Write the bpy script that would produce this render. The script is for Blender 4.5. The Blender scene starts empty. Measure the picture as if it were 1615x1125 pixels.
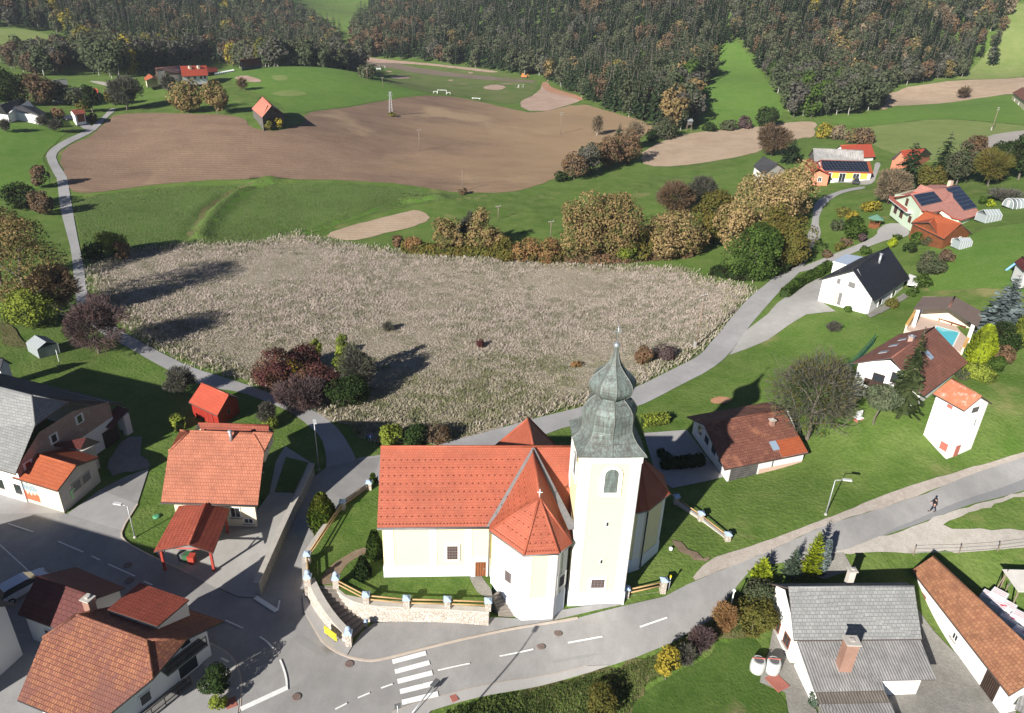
import bpy, math, random
import numpy as np
from mathutils import Vector, Matrix
from mathutils.geometry import delaunay_2d_cdt, tessellate_polygon
rad = math.radians
random.seed(7); rng = np.random.default_rng(7)
S = bpy.context.scene
COL = S.collection
# ------------------------------------------------------------------ camera
F0, TH, PH, CH = 1145.0, rad(26.3), rad(2.2), 48.0
r0 = np.array([1, 0, 0.]); d0 = np.array([0, -math.sin(TH), -math.cos(TH)]); FW = np.array([0, math.cos(TH), -math.sin(TH)])
RT = math.cos(PH)*r0 - math.sin(PH)*d0; DN = math.sin(PH)*r0 + math.cos(PH)*d0
CP = np.array([0, 0, CH])
cam = bpy.data.objects.new('camera', bpy.data.cameras.new('camera')); COL.objects.link(cam)
cam.data.sensor_width = 36; cam.data.lens = 36*F0/1615; cam.data.clip_end = 6000; cam.data.clip_start = .5
cam.matrix_world = Matrix(((RT[0], -DN[0], -FW[0], 0), (RT[1], -DN[1], -FW[1], 0), (RT[2], -DN[2], -FW[2], CH), (0, 0, 0, 1)))
S.camera = cam
def ray(px, py): return FW*F0 + RT*(px-807.5) + DN*(py-562.5)
def at(px, py, z=0.):
    d = ray(px, py); return CP + d*((z-CH)/d[2])
def az(px, D, py=60):
    "ground plan point at plan distance D below picture column px"
    d = ray(px, py); k = D/math.hypot(d[0], d[1]); return np.array([d[0]*k, d[1]*k])
# ------------------------------------------------------------------ light
SAZ = rad(214); SEL = rad(25)
sd = Vector((math.sin(SAZ)*math.cos(SEL), math.cos(SAZ)*math.cos(SEL), math.sin(SEL)))
sun = bpy.data.objects.new('sun', bpy.data.lights.new('sun', 'SUN')); COL.objects.link(sun)
sun.data.energy = 5.0; sun.data.angle = rad(.53); sun.data.color = (1, .955, .88)
sun.rotation_euler = sd.to_track_quat('Z', 'Y').to_euler()
W = bpy.data.worlds.new('World'); S.world = W; W.use_nodes = True
nt = W.node_tree; sk = nt.nodes.new('ShaderNodeTexSky'); sk.sky_type = 'NISHITA'; sk.sun_disc = False
sk.sun_elevation = SEL; sk.sun_rotation = SAZ; sk.air_density = .45; sk.dust_density = .3; sk.ozone_density = 4
nt.links.new(sk.outputs[0], nt.nodes['Background'].inputs[0]); nt.nodes['Background'].inputs[1].default_value = .05
S.view_settings.view_transform = 'Standard'; S.view_settings.look = 'None'; S.view_settings.exposure = 1.0; S.view_settings.gamma = 1
S.cycles.max_bounces = 5; S.cycles.diffuse_bounces = 2; S.cycles.transparent_max_bounces = 6
# ------------------------------------------------------------------ terrain
CTRL = [  # picture column, row, height
 (400,1120,0),(650,1100,0),(900,1010,-.1),(1000,985,0),(1100,930,.6),(1200,880,1.2),(1300,840,1.7),(1470,800,2.4),(1615,745,3.4),
 (430,960,0),(300,890,0),(0,800,0),(100,850,0),(0,900,0),(200,960,0),(100,1100,0),(300,1100,0),(20,740,-.2),
 (530,740,-.3),(470,640,-.8),(350,590,-1),(230,550,-1.2),(125,450,-1),(105,350,0),(85,260,3),(130,210,6),(170,180,8),
 (650,730,-.4),(760,690,-.4),(900,655,-.2),(1010,620,.2),(1100,570,.8),(1180,500,1.6),(1250,430,2.6),(1280,380,3.2),
 (250,470,-1.5),(500,450,-1.5),(800,480,-1.5),(1050,480,-.9),(700,600,-1.2),(600,400,-1.2),(600,640,-1),(930,560,-1),
 (700,870,.4),(340,700,-.1),(420,780,.1),(300,830,.1),
 (1142,753,1),(1271,729,1.6),(1084,690,.7),(1200,770,1.5),(1350,740,2.6),(1480,715,3),(1150,850,.9),(1100,640,.8),(1250,560,2.6),(1350,650,4),
 (1340,630,4.8),(1420,648,6.6),(1462,650,6),(1440,585,6),(1530,590,6.3),(1440,522,7.1),(1516,558,7.1),(1545,520,7.4),(1296,480,5),(1363,494,5),(1430,460,6),(1230,500,3),
 (1500,430,8.7),(1600,460,10.5),(1610,380,12.5),(1560,600,7.2),(1610,640,6.6),(1430,345,8.5),(1547,340,10.5),(1600,330,12.5),(1490,382,9.3),(1420,362,7.8),(1340,350,5.2),
 (1301,285,4.5),(1372,288,5.3),(1400,250,6.5),(1300,302,4.2),(1290,240,4.6),(1320,215,4.5),(1450,200,7.5),(1590,220,11),(1450,160,8),(1600,165,13),
 (1150,230,2.3),(1050,250,1),(1250,210,3.8),(1110,195,3.5),(1220,185,5.5),(1150,130,14),(1150,72,26),(1590,120,17),
 (150,300,1),(400,280,1.5),(700,300,.3),(880,270,0),(1000,200,2.3),(870,180,2.5),(720,155,4.5),(600,160,7.5),(450,200,9),(300,190,9),(190,180,8.5),(300,240,5),(600,230,3.6),(800,220,1.8),
 (470,140,12),(560,112,14),(520,106,16),(420,122,14.5),(396,112,15.2),(340,115,14.2),(310,135,12.5),(250,150,10.5),(620,130,7),
 (700,110,3.5),(640,105,4),(800,130,3),(850,150,3),(580,95,4.5),(40,210,8),(40,270,4),(30,235,6),(60,190,9.5),(20,185,10),(30,300,1.5),(40,540,0),(100,540,-.4),(20,600,0),(200,600,-.7),(250,640,-.5),
 (100,140,10),(150,150,10),(900,380,-.7),(1000,330,-.2),(1180,400,.4),(1100,320,.2),(500,340,-.6),(300,330,-.3),(800,340,-.6),(180,380,-.7),
 (1150,1060,-2.5),(1250,1100,-2.5),(1400,1100,-2.5),(1080,1120,-2.8),(1222,976,-2.3),(1440,960,-2),(1530,900,-.2),(1380,880,.7),(1600,900,.3),(1560,850,1.6),(1610,1000,-1.4),(1536,1060,-2.5),
 (800,1102,-.6),(950,1068,-1.1),(1050,1010,-.6),(850,1122,-1.6),(760,1085,0),(1000,1020,-.1),(1120,948,.35),(1190,902,.9),(1000,1085,-2.3),
]
FAR = [(0,15,-1),(50,15,-3.5),(-60,20,0),(-100,60,0),(110,50,3),(140,110,14),(170,190,20),(-130,120,1),(-160,200,8),(-40,-20,0),(60,-30,-2),
 (-230,330,10),(-150,420,7),(-90,430,6),(-40,520,4),(60,470,4),(-300,440,14),(-330,520,25),(-250,560,16),(-420,700,60),(-350,850,75),(-215,900,30),(-190,700,12),(-60,640,24),(20,620,28),(0,760,50),
 (100,560,34),(150,480,30),(210,540,48),(300,520,48),(330,430,33),(260,400,18),(150,330,7),(60,360,4),(380,330,24),(100,700,60),(250,700,75),(400,650,80),(0,1000,85),(-500,1100,95),(400,1000,100),(-210,1400,60),(0,1700,110),(-700,1500,110),(700,1400,120),(650,400,60),(500,200,45),(-600,300,40),(-500,100,20),(-350,150,10)]
cp = [at(a, b, z) for a, b, z in CTRL]
CX = np.array([p[0] for p in cp]+[f[0] for f in FAR]); CY = np.array([p[1] for p in cp]+[f[1] for f in FAR]); CZ = np.array([c[2] for c in CTRL]+[f[2] for f in FAR], float)
def kern(dx, dy, sc): return np.sqrt(dx*dx + dy*dy + sc*sc)
CS = .06*np.hypot(CX, CY) + 2.0
A_ = kern(CX[:, None]-CX[None], CY[:, None]-CY[None], CS[None]); n_ = len(CX)
M_ = np.zeros((n_+1, n_+1)); M_[:n_, :n_] = A_ + np.diag(-.010*np.hypot(CX, CY)); M_[:n_, n_] = 1; M_[n_, :n_] = 1
WT = np.linalg.solve(M_, np.append(CZ, 0)); W0 = WT[n_]; WT = WT[:n_]
RIDGES = []   # banks and ditches along polylines: (points, height, width)
def T(x, y):
    x = np.asarray(x, float); y = np.asarray(y, float); sh = x.shape; xf = x.ravel(); yf = y.ravel(); out = np.empty(xf.size)
    for k in range(0, xf.size, 20000):
        a = xf[k:k+20000]; b = yf[k:k+20000]
        out[k:k+20000] = kern(a[:, None]-CX, b[:, None]-CY, CS) @ WT + W0
    for pts, h, w in RIDGES:
        best = np.full(xf.size, 1e9)
        for (x0, y0), (x1, y1) in zip(pts[:-1], pts[1:]):
            dx, dy = x1-x0, y1-y0; t = np.clip(((xf-x0)*dx+(yf-y0)*dy)/(dx*dx+dy*dy), 0, 1)
            best = np.minimum(best, np.hypot(xf-x0-t*dx, yf-y0-t*dy))
        out += h*np.exp(-(best/w)**2)
    return out.reshape(sh)
def Tz(x, y): return float(T(np.array([x]), np.array([y]))[0])
_t = np.geomspace(25, 2600, 420)
def g(px, py):
    "the ground point seen at a picture position"
    d = ray(px, py); d = d/np.linalg.norm(d); P = CP + _t[:, None]*d; s = P[:, 2] < T(P[:, 0], P[:, 1])
    if not s.any(): P = CP + d*900; return np.array([P[0], P[1], Tz(P[0], P[1])])
    i = int(np.argmax(s)); a, b = _t[max(i-1, 0)], _t[i]
    for _ in range(14):
        m = (a+b)/2; p = CP + d*m
        if p[2] < Tz(p[0], p[1]): b = m
        else: a = m
    p = CP + d*b; return np.array([p[0], p[1], Tz(p[0], p[1])])
def g2(pts): return [tuple(g(*p)[:2]) for p in pts]
for pl, h, w in [([(312,378),(322,356),(345,330),(375,308),(405,292),(425,286)], 1.5, 2.3), ([(300,372),(308,352),(330,325),(360,303),(395,287)], -1.0, 1.8),
                 ([(470,372),(520,353),(580,332),(640,318),(690,312)], 1.1, 2.3), ([(455,366),(500,350),(560,330),(630,314)], -.7, 1.8)]:
    RIDGES.append(([tuple(g(*p)[:2]) for p in pl], h, w))
# ------------------------------------------------------------------ materials
MATS = {}
def newmat(name):
    m = bpy.data.materials.new(name); m.use_nodes = True; nt = m.node_tree; nt.nodes.clear()
    o = nt.nodes.new('ShaderNodeOutputMaterial'); MATS[name] = m
    return m, nt, o
def N(nt, t, **k):
    n = nt.nodes.new('ShaderNode'+t)
    for a, b in k.items():
        if a.startswith('i_'): n.inputs[int(a[2:]) if a[2:].isdigit() else a[2:]].default_value = b
        else: setattr(n, a, b)
    return n
def rgba(c): return (c[0], c[1], c[2], 1)
def mixc(nt, fac, a, b, bt='MIX'):
    m = nt.nodes.new('ShaderNodeMix'); m.data_type = 'RGBA'; m.blend_type = bt
    for sock, v in ((m.inputs[0], fac), (m.inputs[6], a), (m.inputs[7], b)):
        if hasattr(v, 'is_linked'): nt.links.new(v, sock)
        elif isinstance(v, (int, float)): sock.default_value = v
        else: sock.default_value = rgba(v)
    return m.outputs[2]
def ramp(nt, src, lo, hi):
    n = N(nt, 'MapRange'); n.inputs[1].default_value = lo; n.inputs[2].default_value = hi; nt.links.new(src, n.inputs[0]); return n.outputs[0]
def noise(nt, co, scale, detail=4, rough=.6, stretch=None):
    if stretch:
        mp = N(nt, 'Mapping'); mp.inputs['Scale'].default_value = stretch[:3]
        if len(stretch) > 3: mp.inputs['Rotation'].default_value = (0, 0, stretch[3])
        nt.links.new(co, mp.inputs[0]); co = mp.outputs[0]
    n = N(nt, 'TexNoise'); n.inputs['Scale'].default_value = scale; n.inputs['Detail'].default_value = detail; n.inputs['Roughness'].default_value = rough
    nt.links.new(co, n.inputs['Vector']); return n.outputs['Fac']
def bsdf(nt, o, col, rough=.8, bump=None, metal=0, spec=.3):
    b = N(nt, 'BsdfPrincipled'); b.inputs['Roughness'].default_value = rough; b.inputs['Metallic'].default_value = metal; b.inputs['Specular IOR Level'].default_value = spec
    if hasattr(col, 'is_linked'): nt.links.new(col, b.inputs['Base Color'])
    else: b.inputs['Base Color'].default_value = rgba(col)
    if bump:
        bp = N(nt, 'Bump'); bp.inputs['Strength'].default_value = bump[1]; bp.inputs['Distance'].default_value = bump[2]; nt.links.new(bump[0], bp.inputs['Height']); nt.links.new(bp.outputs[0], b.inputs['Normal'])
    nt.links.new(b.outputs[0], o.inputs[0]); return b
def pos(nt): return N(nt, 'NewGeometry').outputs['Position']
def objc(nt): return N(nt, 'TexCoord').outputs['Object']
def uvc(nt): return N(nt, 'TexCoord').outputs['UV']
def plain(name, c, rough=.7, var=.15, scale=1.5, metal=0, spec=.3, dirt=None):
    m, nt, o = newmat(name); p = pos(nt)
    f = ramp(nt, noise(nt, p, scale), .3, .7); f2 = ramp(nt, noise(nt, p, scale*9, 2), .3, .7)
    a = mixc(nt, f, [x*(1-var) for x in c], [x*(1+var) for x in c]); a = mixc(nt, f2, mixc(nt, .5, a, [x*(1-var) for x in c]), a)
    if dirt: a = mixc(nt, ramp(nt, noise(nt, p, dirt[1], 6, .7), dirt[2], dirt[2]+.12), a, dirt[0])
    bsdf(nt, o, a, rough, metal=metal, spec=spec); return m
def ground(name, cols, scales=(.06, .5, 5), bump=.5, dist=.15, fleck=None, stretch=None, rot=0, lines=None, grad=None):
    "cols: dark, main, light"
    m, nt, o = newmat(name); p = pos(nt)
    st = stretch
    n1 = ramp(nt, noise(nt, p, scales[0], 5, .6, st), .36, .64); n2 = ramp(nt, noise(nt, p, scales[1], 5, .65, st), .34, .66); n3 = noise(nt, p, scales[2], 3, .7, st)
    c = mixc(nt, n1, cols[0], cols[1]); c = mixc(nt, n2, c, mixc(nt, .65, c, cols[2])); c = mixc(nt, ramp(nt, n3, .3, .7), mixc(nt, .45, c, [x*.55 for x in cols[0]]), c)
    if fleck:
        f = ramp(nt, noise(nt, p, fleck[1], 4, .6), fleck[2], fleck[2]+.1); c = mixc(nt, f, c, fleck[0])
    if grad:    # soil that turns sandier towards +x
        sx = N(nt, 'SeparateXYZ'); nt.links.new(p, sx.inputs[0]); ad = N(nt, 'Math', operation='MULTIPLY_ADD'); nt.links.new(n1, ad.inputs[0]); ad.inputs[1].default_value = 40; nt.links.new(sx.outputs[0], ad.inputs[2]); c = mixc(nt, ramp(nt, ad.outputs[0], grad[0], grad[1]), c, mixc(nt, .8, c, grad[2]))
    if lines:   # furrows or mowing lines: colour, spacing, direction, amount
        mp = N(nt, 'Mapping'); mp.inputs['Rotation'].default_value = (0, 0, lines[2]); nt.links.new(p, mp.inputs[0])
        w = N(nt, 'TexWave'); w.inputs['Scale'].default_value = .314/lines[1]; w.inputs['Distortion'].default_value = 1.2; w.inputs['Detail'].default_value = 3; w.inputs['Detail Scale'].default_value = .6
        nt.links.new(mp.outputs[0], w.inputs[0]); c = mixc(nt, w.outputs['Fac'], c, mixc(nt, lines[3], c, lines[0]))
    bsdf(nt, o, c, .95, (n3, bump, dist), spec=.12); return m
def tiles(name, c1, c2, mortar, w=.3, h=.36, rough=.75, patch=None, bump=.5, spec=.3, var=.25):
    m, nt, o = newmat(name); u = uvc(nt)
    b = N(nt, 'TexBrick'); b.inputs['Scale'].default_value = 1; b.inputs['Brick Width'].default_value = w; b.inputs['Row Height'].default_value = h
    b.inputs['Mortar Size'].default_value = .022; b.inputs['Mortar Smooth'].default_value = .6; b.inputs['Color1'].default_value = rgba(c1); b.inputs['Color2'].default_value = rgba(c2); b.inputs['Mortar'].default_value = rgba(mortar)
    nt.links.new(u, b.inputs['Vector']); p = pos(nt)
    f = ramp(nt, noise(nt, p, .7, 5, .7), .35, .65); c = mixc(nt, f, mixc(nt, 1, b.outputs['Color'], [1-var]*3, 'MULTIPLY'), b.outputs['Color'])
    if patch: c = mixc(nt, ramp(nt, noise(nt, p, patch[1], 6, .7), patch[2], patch[2]+.1), c, mixc(nt, .75, c, patch[0]))
    c = mixc(nt, ramp(nt, noise(nt, p, 14, 2), .3, .75), mixc(nt, .22, c, (0, 0, 0)), c)
    iv = N(nt, 'Math', operation='SUBTRACT'); iv.inputs[0].default_value = 1; nt.links.new(b.outputs['Fac'], iv.inputs[1])
    bsdf(nt, o, c, rough, (iv.outputs[0], bump, .05), spec=spec); return m
def corrug(name, c, per=.18, rough=.8, patch=None, vert=True, bump=.8, spec=.3, metal=0, fine=0):
    "sheet with ribs running up the slope (or boards), along uv"
    m, nt, o = newmat(name); u = uvc(nt); w = N(nt, 'TexWave'); w.inputs['Scale'].default_value = .314/per; w.wave_profile = 'SIN'; w.bands_direction = 'X' if vert else 'Y'
    nt.links.new(u, w.inputs[0]); p = pos(nt)
    f = ramp(nt, noise(nt, p, .9, 6, .7), .35, .65); cc = mixc(nt, f, [x*.72 for x in c], [min(1, x*1.12) for x in c])
    cc = mixc(nt, ramp(nt, noise(nt, u, 3, 4, .7, (1, .12, 1)), .35, .65), mixc(nt, .2, cc, (0, 0, 0)), cc)
    if patch: cc = mixc(nt, ramp(nt, noise(nt, p, patch[1], 6, .7), patch[2], patch[2]+.1), cc, mixc(nt, .7, cc, patch[0]))
    cc = mixc(nt, w.outputs['Fac'], mixc(nt, .35, cc, (0, 0, 0)), cc)
    bsdf(nt, o, cc, rough, (w.outputs['Fac'], bump, .04), spec=spec, metal=metal); return m
def stone(name, c1, c2, mortar, scale=2.6):
    m, nt, o = newmat(name); p = uvc(nt)
    v = N(nt, 'TexVoronoi', feature='DISTANCE_TO_EDGE'); v.inputs['Scale'].default_value = scale; v2 = N(nt, 'TexVoronoi'); v2.inputs['Scale'].default_value = scale
    nt.links.new(p, v.inputs['Vector']); nt.links.new(p, v2.inputs['Vector'])
    s = N(nt, 'SeparateColor'); nt.links.new(v2.outputs['Color'], s.inputs[0])
    c = mixc(nt, s.outputs[0], c1, c2); e = ramp(nt, v.outputs['Distance'], .01, .07); c = mixc(nt, e, mortar, c)
    bsdf(nt, o, c, .9, (e, .6, .06)); return m
def leafmat(name, c1, c2, c3=None, trans=.22, ov=.25):
    m, nt, o = newmat(name); ge = N(nt, 'NewGeometry'); ri = ge.outputs['Random Per Island']; oi = N(nt, 'ObjectInfo').outputs['Random']
    c = mixc(nt, ri, c1, c2)
    if c3: c = mixc(nt, ramp(nt, noise(nt, objc(nt), .5, 3), .46, .6), c, mixc(nt, ri, c3, [x*.7 for x in c3]))
    c = mixc(nt, oi, mixc(nt, ov, c, (0, 0, 0)), c)
    d = N(nt, 'BsdfDiffuse'); t = N(nt, 'BsdfTranslucent'); mx = N(nt, 'MixShader'); mx.inputs[0].default_value = trans
    nt.links.new(c, d.inputs[0]); nt.links.new(c, t.inputs[0]); nt.links.new(d.outputs[0], mx.inputs[1]); nt.links.new(t.outputs[0], mx.inputs[2]); nt.links.new(mx.outputs[0], o.inputs[0]); return m
# ------------------------------------------------------------------ meshes
class MB:
    def __init__(s): s.v = []; s.f = []; s.m = []; s.sm = []
    def pt(s, p): s.v.append((float(p[0]), float(p[1]), float(p[2]))); return len(s.v)-1
    def face(s, idx, m=0, sm=False): s.f.append(tuple(idx)); s.m.append(m); s.sm.append(sm)
    def poly(s, pts, m=0): s.face([s.pt(p) for p in pts], m); return s
    def box(s, c, size, rz=0, m=0, tilt=None):
        "c: centre of the bottom face"
        hx, hy, h = size[0]/2, size[1]/2, size[2]; ca, sa = math.cos(rz), math.sin(rz); P = []
        for z in (0, h):
            for x, y in ((-hx, -hy), (hx, -hy), (hx, hy), (-hx, hy)): P.append(s.pt((c[0]+ca*x-sa*y, c[1]+sa*x+ca*y, c[2]+z)))
        for q in ((0, 3, 2, 1), (4, 5, 6, 7), (0, 1, 5, 4), (1, 2, 6, 5), (2, 3, 7, 6), (3, 0, 4, 7)): s.face([P[i] for i in q], m)
        return s
    def prism(s, base, z0, z1, m=0, top=None, mt=None):
        "base ccw; z0/z1 numbers or lists"
        n = len(base); Z0 = z0 if hasattr(z0, '__len__') else [z0]*n; Z1 = z1 if hasattr(z1, '__len__') else [z1]*n; tp = top or base
        a = [s.pt((base[i][0], base[i][1], Z0[i])) for i in range(n)]; b = [s.pt((tp[i][0], tp[i][1], Z1[i])) for i in range(n)]
        for i in range(n): j = (i+1) % n; s.face((a[i], a[j], b[j], b[i]), m)
        s.face(b, m if mt is None else mt); s.face(a[::-1], m); return s
    def tube(s, p0, p1, r0, r1=None, n=6, m=0, cap=True):
        r1 = r0 if r1 is None else r1; p0 = Vector(p0); p1 = Vector(p1); d = (p1-p0)
        if d.length < 1e-6: return s
        q = d.to_track_quat('Z', 'Y'); a = []; b = []
        for i in range(n):
            t = 2*math.pi*i/n; o = q @ Vector((math.cos(t), math.sin(t), 0)); a.append(s.pt(p0+o*r0)); b.append(s.pt(p1+o*r1))
        for i in range(n): j = (i+1) % n; s.face((a[i], a[j], b[j], b[i]), m, n > 5)
        if cap: s.face(a[::-1], m); s.face(b, m)
        return s
    def lathe(s, c, prof, n=12, m=0, rot=0, sm=True):
        "prof: (radius, height) list"
        R = []
        for r, z in prof: R.append([s.pt((c[0]+r*math.cos(rot+2*math.pi*i/n), c[1]+r*math.sin(rot+2*math.pi*i/n), c[2]+z)) for i in range(n)])
        for a, b in zip(R[:-1], R[1:]):
            for i in range(n): j = (i+1) % n; s.face((a[i], a[j], b[j], b[i]), m, sm)
        s.face(R[0][::-1], m); s.face(R[-1], m); return s
    def slab(s, polys, t, m=0, mu=1, me=1):
        "roof plate: top polygons given counter-clockwise from above, thickness t downwards"
        key = {}; edges = {}
        def k(p): return (round(p[0], 3), round(p[1], 3), round(p[2], 3))
        for P in polys:
            for tri in tessellate_polygon([[Vector((p[0], p[1], 0)) for p in P]]):
                a, b, c = [P[i] for i in tri]
                if (b[0]-a[0])*(c[1]-a[1])-(b[1]-a[1])*(c[0]-a[0]) < 0: b, c = c, b
                s.poly([a, b, c], m); s.poly([(p[0], p[1], p[2]-t) for p in (c, b, a)], mu)
            for a, b in zip(P, P[1:]+P[:1]): edges[(k(a), k(b))] = 1
        for (a, b) in edges:
            if (b, a) not in edges: s.poly([(a[0], a[1], a[2]-t), (b[0], b[1], b[2]-t), b, a], me)
        return s
    def sweep(s, line, prof, m=0, up=None):
        "carry a (side, height) profile along a 3-d polyline"
        L = [np.array(p, float) for p in line]; rows = []
        for i, p in enumerate(L):
            d = (L[min(i+1, len(L)-1)]-L[max(i-1, 0)])[:2]; d = d/(np.linalg.norm(d)+1e-9); nrm = np.array([-d[1], d[0]])
            rows.append([s.pt((p[0]+nrm[0]*a, p[1]+nrm[1]*a, p[2]+b)) for a, b in prof])
        n = len(prof)
        for a, b in zip(rows[:-1], rows[1:]):
            for i in range(n): j = (i+1) % n; s.face((a[i], b[i], b[j], a[j]), m)
        s.face(rows[0], m); s.face(rows[-1][::-1], m); return s
    def build(s, name, mats, parent=None, uv=True):
        me = bpy.data.meshes.new(name); off = parent.location if parent else Vector((0, 0, 0))
        if parent and parent.parent: off = off + parent.parent.location
        me.from_pydata([(v[0]-off[0], v[1]-off[1], v[2]-off[2]) for v in s.v], [], s.f)
        for x in (mats if isinstance(mats, (list, tuple)) else [mats]): me.materials.append(MATS[x])
        me.polygons.foreach_set('material_index', s.m); me.polygons.foreach_set('use_smooth', s.sm)
        if uv:
            L = me.uv_layers.new(name='uv')
            for p in me.polygons:
                nn = p.normal; a = Vector((-nn.y, nn.x, 0))
                if a.length < .05: a = Vector((1, 0, 0))
                a.normalize(); b = nn.cross(a)
                for li in p.loop_indices:
                    v = Vector(s.v[me.loops[li].vertex_index]); L.data[li].uv = (v.dot(a), v.dot(b))
        o = bpy.data.objects.new(name, me); COL.objects.link(o)
        if parent: o.parent = parent
        return o
def tag(o, label=None, cat=None, group=None, kind=None):
    if label: o['label'] = label
    if cat: o['category'] = cat
    if group: o['group'] = group
    if kind: o['kind'] = kind
    return o
def thing(name, loc, label, cat, group=None):
    o = bpy.data.objects.new(name, None); COL.objects.link(o); o.location = Vector([float(c) for c in loc]); o.empty_display_size = .3
    return tag(o, label, cat, group)
def npmesh(name, V, Fq, mats, mi=None):
    "mesh from numpy quads"
    me = bpy.data.meshes.new(name); nf = len(Fq); k = Fq.shape[1]
    me.vertices.add(len(V)); me.vertices.foreach_set('co', V.astype(np.float32).ravel())
    me.loops.add(nf*k); me.loops.foreach_set('vertex_index', Fq.astype(np.int32).ravel())
    me.polygons.add(nf); me.polygons.foreach_set('loop_start', (np.arange(nf)*k).astype(np.int32))
    for x in mats: me.materials.append(MATS[x])
    if mi is not None: me.polygons.foreach_set('material_index', mi.astype(np.int32))
    me.update(calc_edges=True); return me
def link(name, me, parent=None, loc=None):
    o = bpy.data.objects.new(name, me); COL.objects.link(o)
    if parent: o.parent = parent
    if loc is not None: o.location = Vector([float(c) for c in loc])
    return o
def inpoly(x, y, P):
    x = np.asarray(x); y = np.asarray(y); c = np.zeros(x.shape, bool); n = len(P)
    for i in range(n):
        x0, y0 = P[i]; x1, y1 = P[(i+1) % n]
        if y0 == y1: continue
        c ^= ((y0 > y) != (y1 > y)) & (x < (x1-x0)*(y-y0)/(y1-y0)+x0)
    return c
def dens(P, s, closed=True):
    out = []
    for i in range(len(P) if closed else len(P)-1):
        a = np.array(P[i][:2]); b = np.array(P[(i+1) % len(P)][:2]); n = max(1, int(np.linalg.norm(b-a)/s))
        out += [tuple(a+(b-a)*k/n) for k in range(n)]
    if not closed: out.append(tuple(P[-1][:2]))
    return out
def smooth(P, closed=True, it=1):
    for _ in range(it):
        Q = []
        n = len(P)
        for i in range(n if closed else n-1):
            a = np.array(P[i]); b = np.array(P[(i+1) % n]); Q += [tuple(a*.75+b*.25), tuple(a*.25+b*.75)]
        if not closed: Q = [tuple(P[0])]+Q+[tuple(P[-1])]
        P = Q
    return P
LIFT = [0.03]
def sheet(name, poly, mat, world=False, s=None, lift=None, sm=1, rag=0, zf=None, dz=0):
    "a ground cover draped on the terrain inside a picture outline"
    P = [tuple(p[:2]) for p in poly] if world else g2(poly)
    D = np.mean([math.hypot(*p) for p in P]); s = s or max(.9, .012*D)
    if sm: P = smooth(P, True, sm)
    P = dens(P, s)
    if rag: P = [(x+rng.normal()*rag, y+rng.normal()*rag) for x, y in P]
    xs = [p[0] for p in P]; ys = [p[1] for p in P]
    gx, gy = np.meshgrid(np.arange(min(xs), max(xs), s), np.arange(min(ys), max(ys), s)); gx = gx+(np.arange(gx.shape[0])[:, None] % 2)*s*.5
    k = inpoly(gx, gy, P); pts = [Vector(p) for p in P]+[Vector((a, b)) for a, b in zip(gx[k], gy[k])]
    v, e, f, *_ = delaunay_2d_cdt(pts, [], [list(range(len(P)))], 1, 1e-4)
    if lift is None: LIFT[0] += .0015; lift = LIFT[0]
    X = np.array([q[0] for q in v]); Y = np.array([q[1] for q in v]); Z = (T(X, Y) if zf is None else zf(X, Y))+lift+dz+.00012*np.hypot(X, Y)
    me = bpy.data.meshes.new(name); me.from_pydata(list(zip(X.tolist(), Y.tolist(), Z.tolist())), [], [t if (v[t[1]]-v[t[0]]).cross(v[t[2]]-v[t[0]]) > 0 else t[::-1] for t in f])
    me.materials.append(MATS[mat]); me.polygons.foreach_set('use_smooth', [True]*len(me.polygons))
    o = bpy.data.objects.new(name, me); COL.objects.link(o); o['kind'] = 'structure'; return o
def ribbon(line, width, world=False, it=2):
    P = [tuple(p) for p in line] if world else g2(line)
    P = smooth(P, False, it); L = []; R = []
    for i, p in enumerate(P):
        a = np.array(P[max(0, i-1)]); b = np.array(P[min(len(P)-1, i+1)]); d = b-a; d = d/(np.linalg.norm(d)+1e-9); n = np.array([-d[1], d[0]])*width/2
        L.append(tuple(np.array(p)+n)); R.append(tuple(np.array(p)-n))
    return L+R[::-1]
# ------------------------------------------------------------------ ground materials
ground('meadow', ((.065,.115,.02),(.102,.188,.03),(.18,.23,.066)), (.03,.25,2.5), .6, .25, fleck=((.21,.2,.08),.07,.62))
ground('lawn', ((.055,.105,.018),(.094,.178,.028),(.165,.215,.056)), (.09,.6,4), .8, .12, fleck=((.2,.19,.085),.16,.63))
ground('bright_meadow', ((.08,.17,.025),(.11,.205,.03),(.16,.225,.06)), (.04,.3,2.5), .4, .25)
ground('pale_meadow', ((.14,.2,.05),(.19,.25,.075),(.26,.28,.11)), (.03,.2,2), .4, .25)
ground('rough_grass', ((.065,.12,.022),(.10,.17,.036),(.18,.215,.08)), (.08,.5,2.2), .9, .5)
ground('reed_ground', ((.25,.22,.155),(.36,.31,.24),(.45,.385,.31)), (.06,.4,2.2), 1, .5, fleck=((.07,.1,.03),.12,.6))
ground('plough', ((.175,.115,.08),(.25,.165,.115),(.33,.225,.15)), (.02,.10,1.3), .6, .25, stretch=(1,1.8,1,.12), lines=((.13,.085,.062),1.6,1.42,.42), fleck=((.36,.26,.16),.022,.55), grad=(-30,45,(.36,.25,.14)))
ground('tan_field', ((.35,.255,.175),(.45,.34,.24),(.53,.41,.3)), (.05,.2,2), .4, .15, lines=((.33,.24,.165),1.8,1.5,.5))
ground('sand', ((.36,.24,.18),(.43,.31,.24),(.5,.37,.3)), (.05,.2,2), .4, .15)
ground('red_earth', ((.36,.17,.09),(.45,.22,.13),(.48,.3,.2)), (.08,.3,2), .4, .15)
ground('track_earth', ((.15,.12,.09),(.2,.155,.12),(.25,.2,.15)), (.05,.3,2), .4, .15)
ground('pitch', ((.085,.135,.03),(.115,.175,.04),(.2,.19,.09)), (.03,.12,1.5), .3, .15, fleck=((.24,.19,.13),.07,.64))
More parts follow.
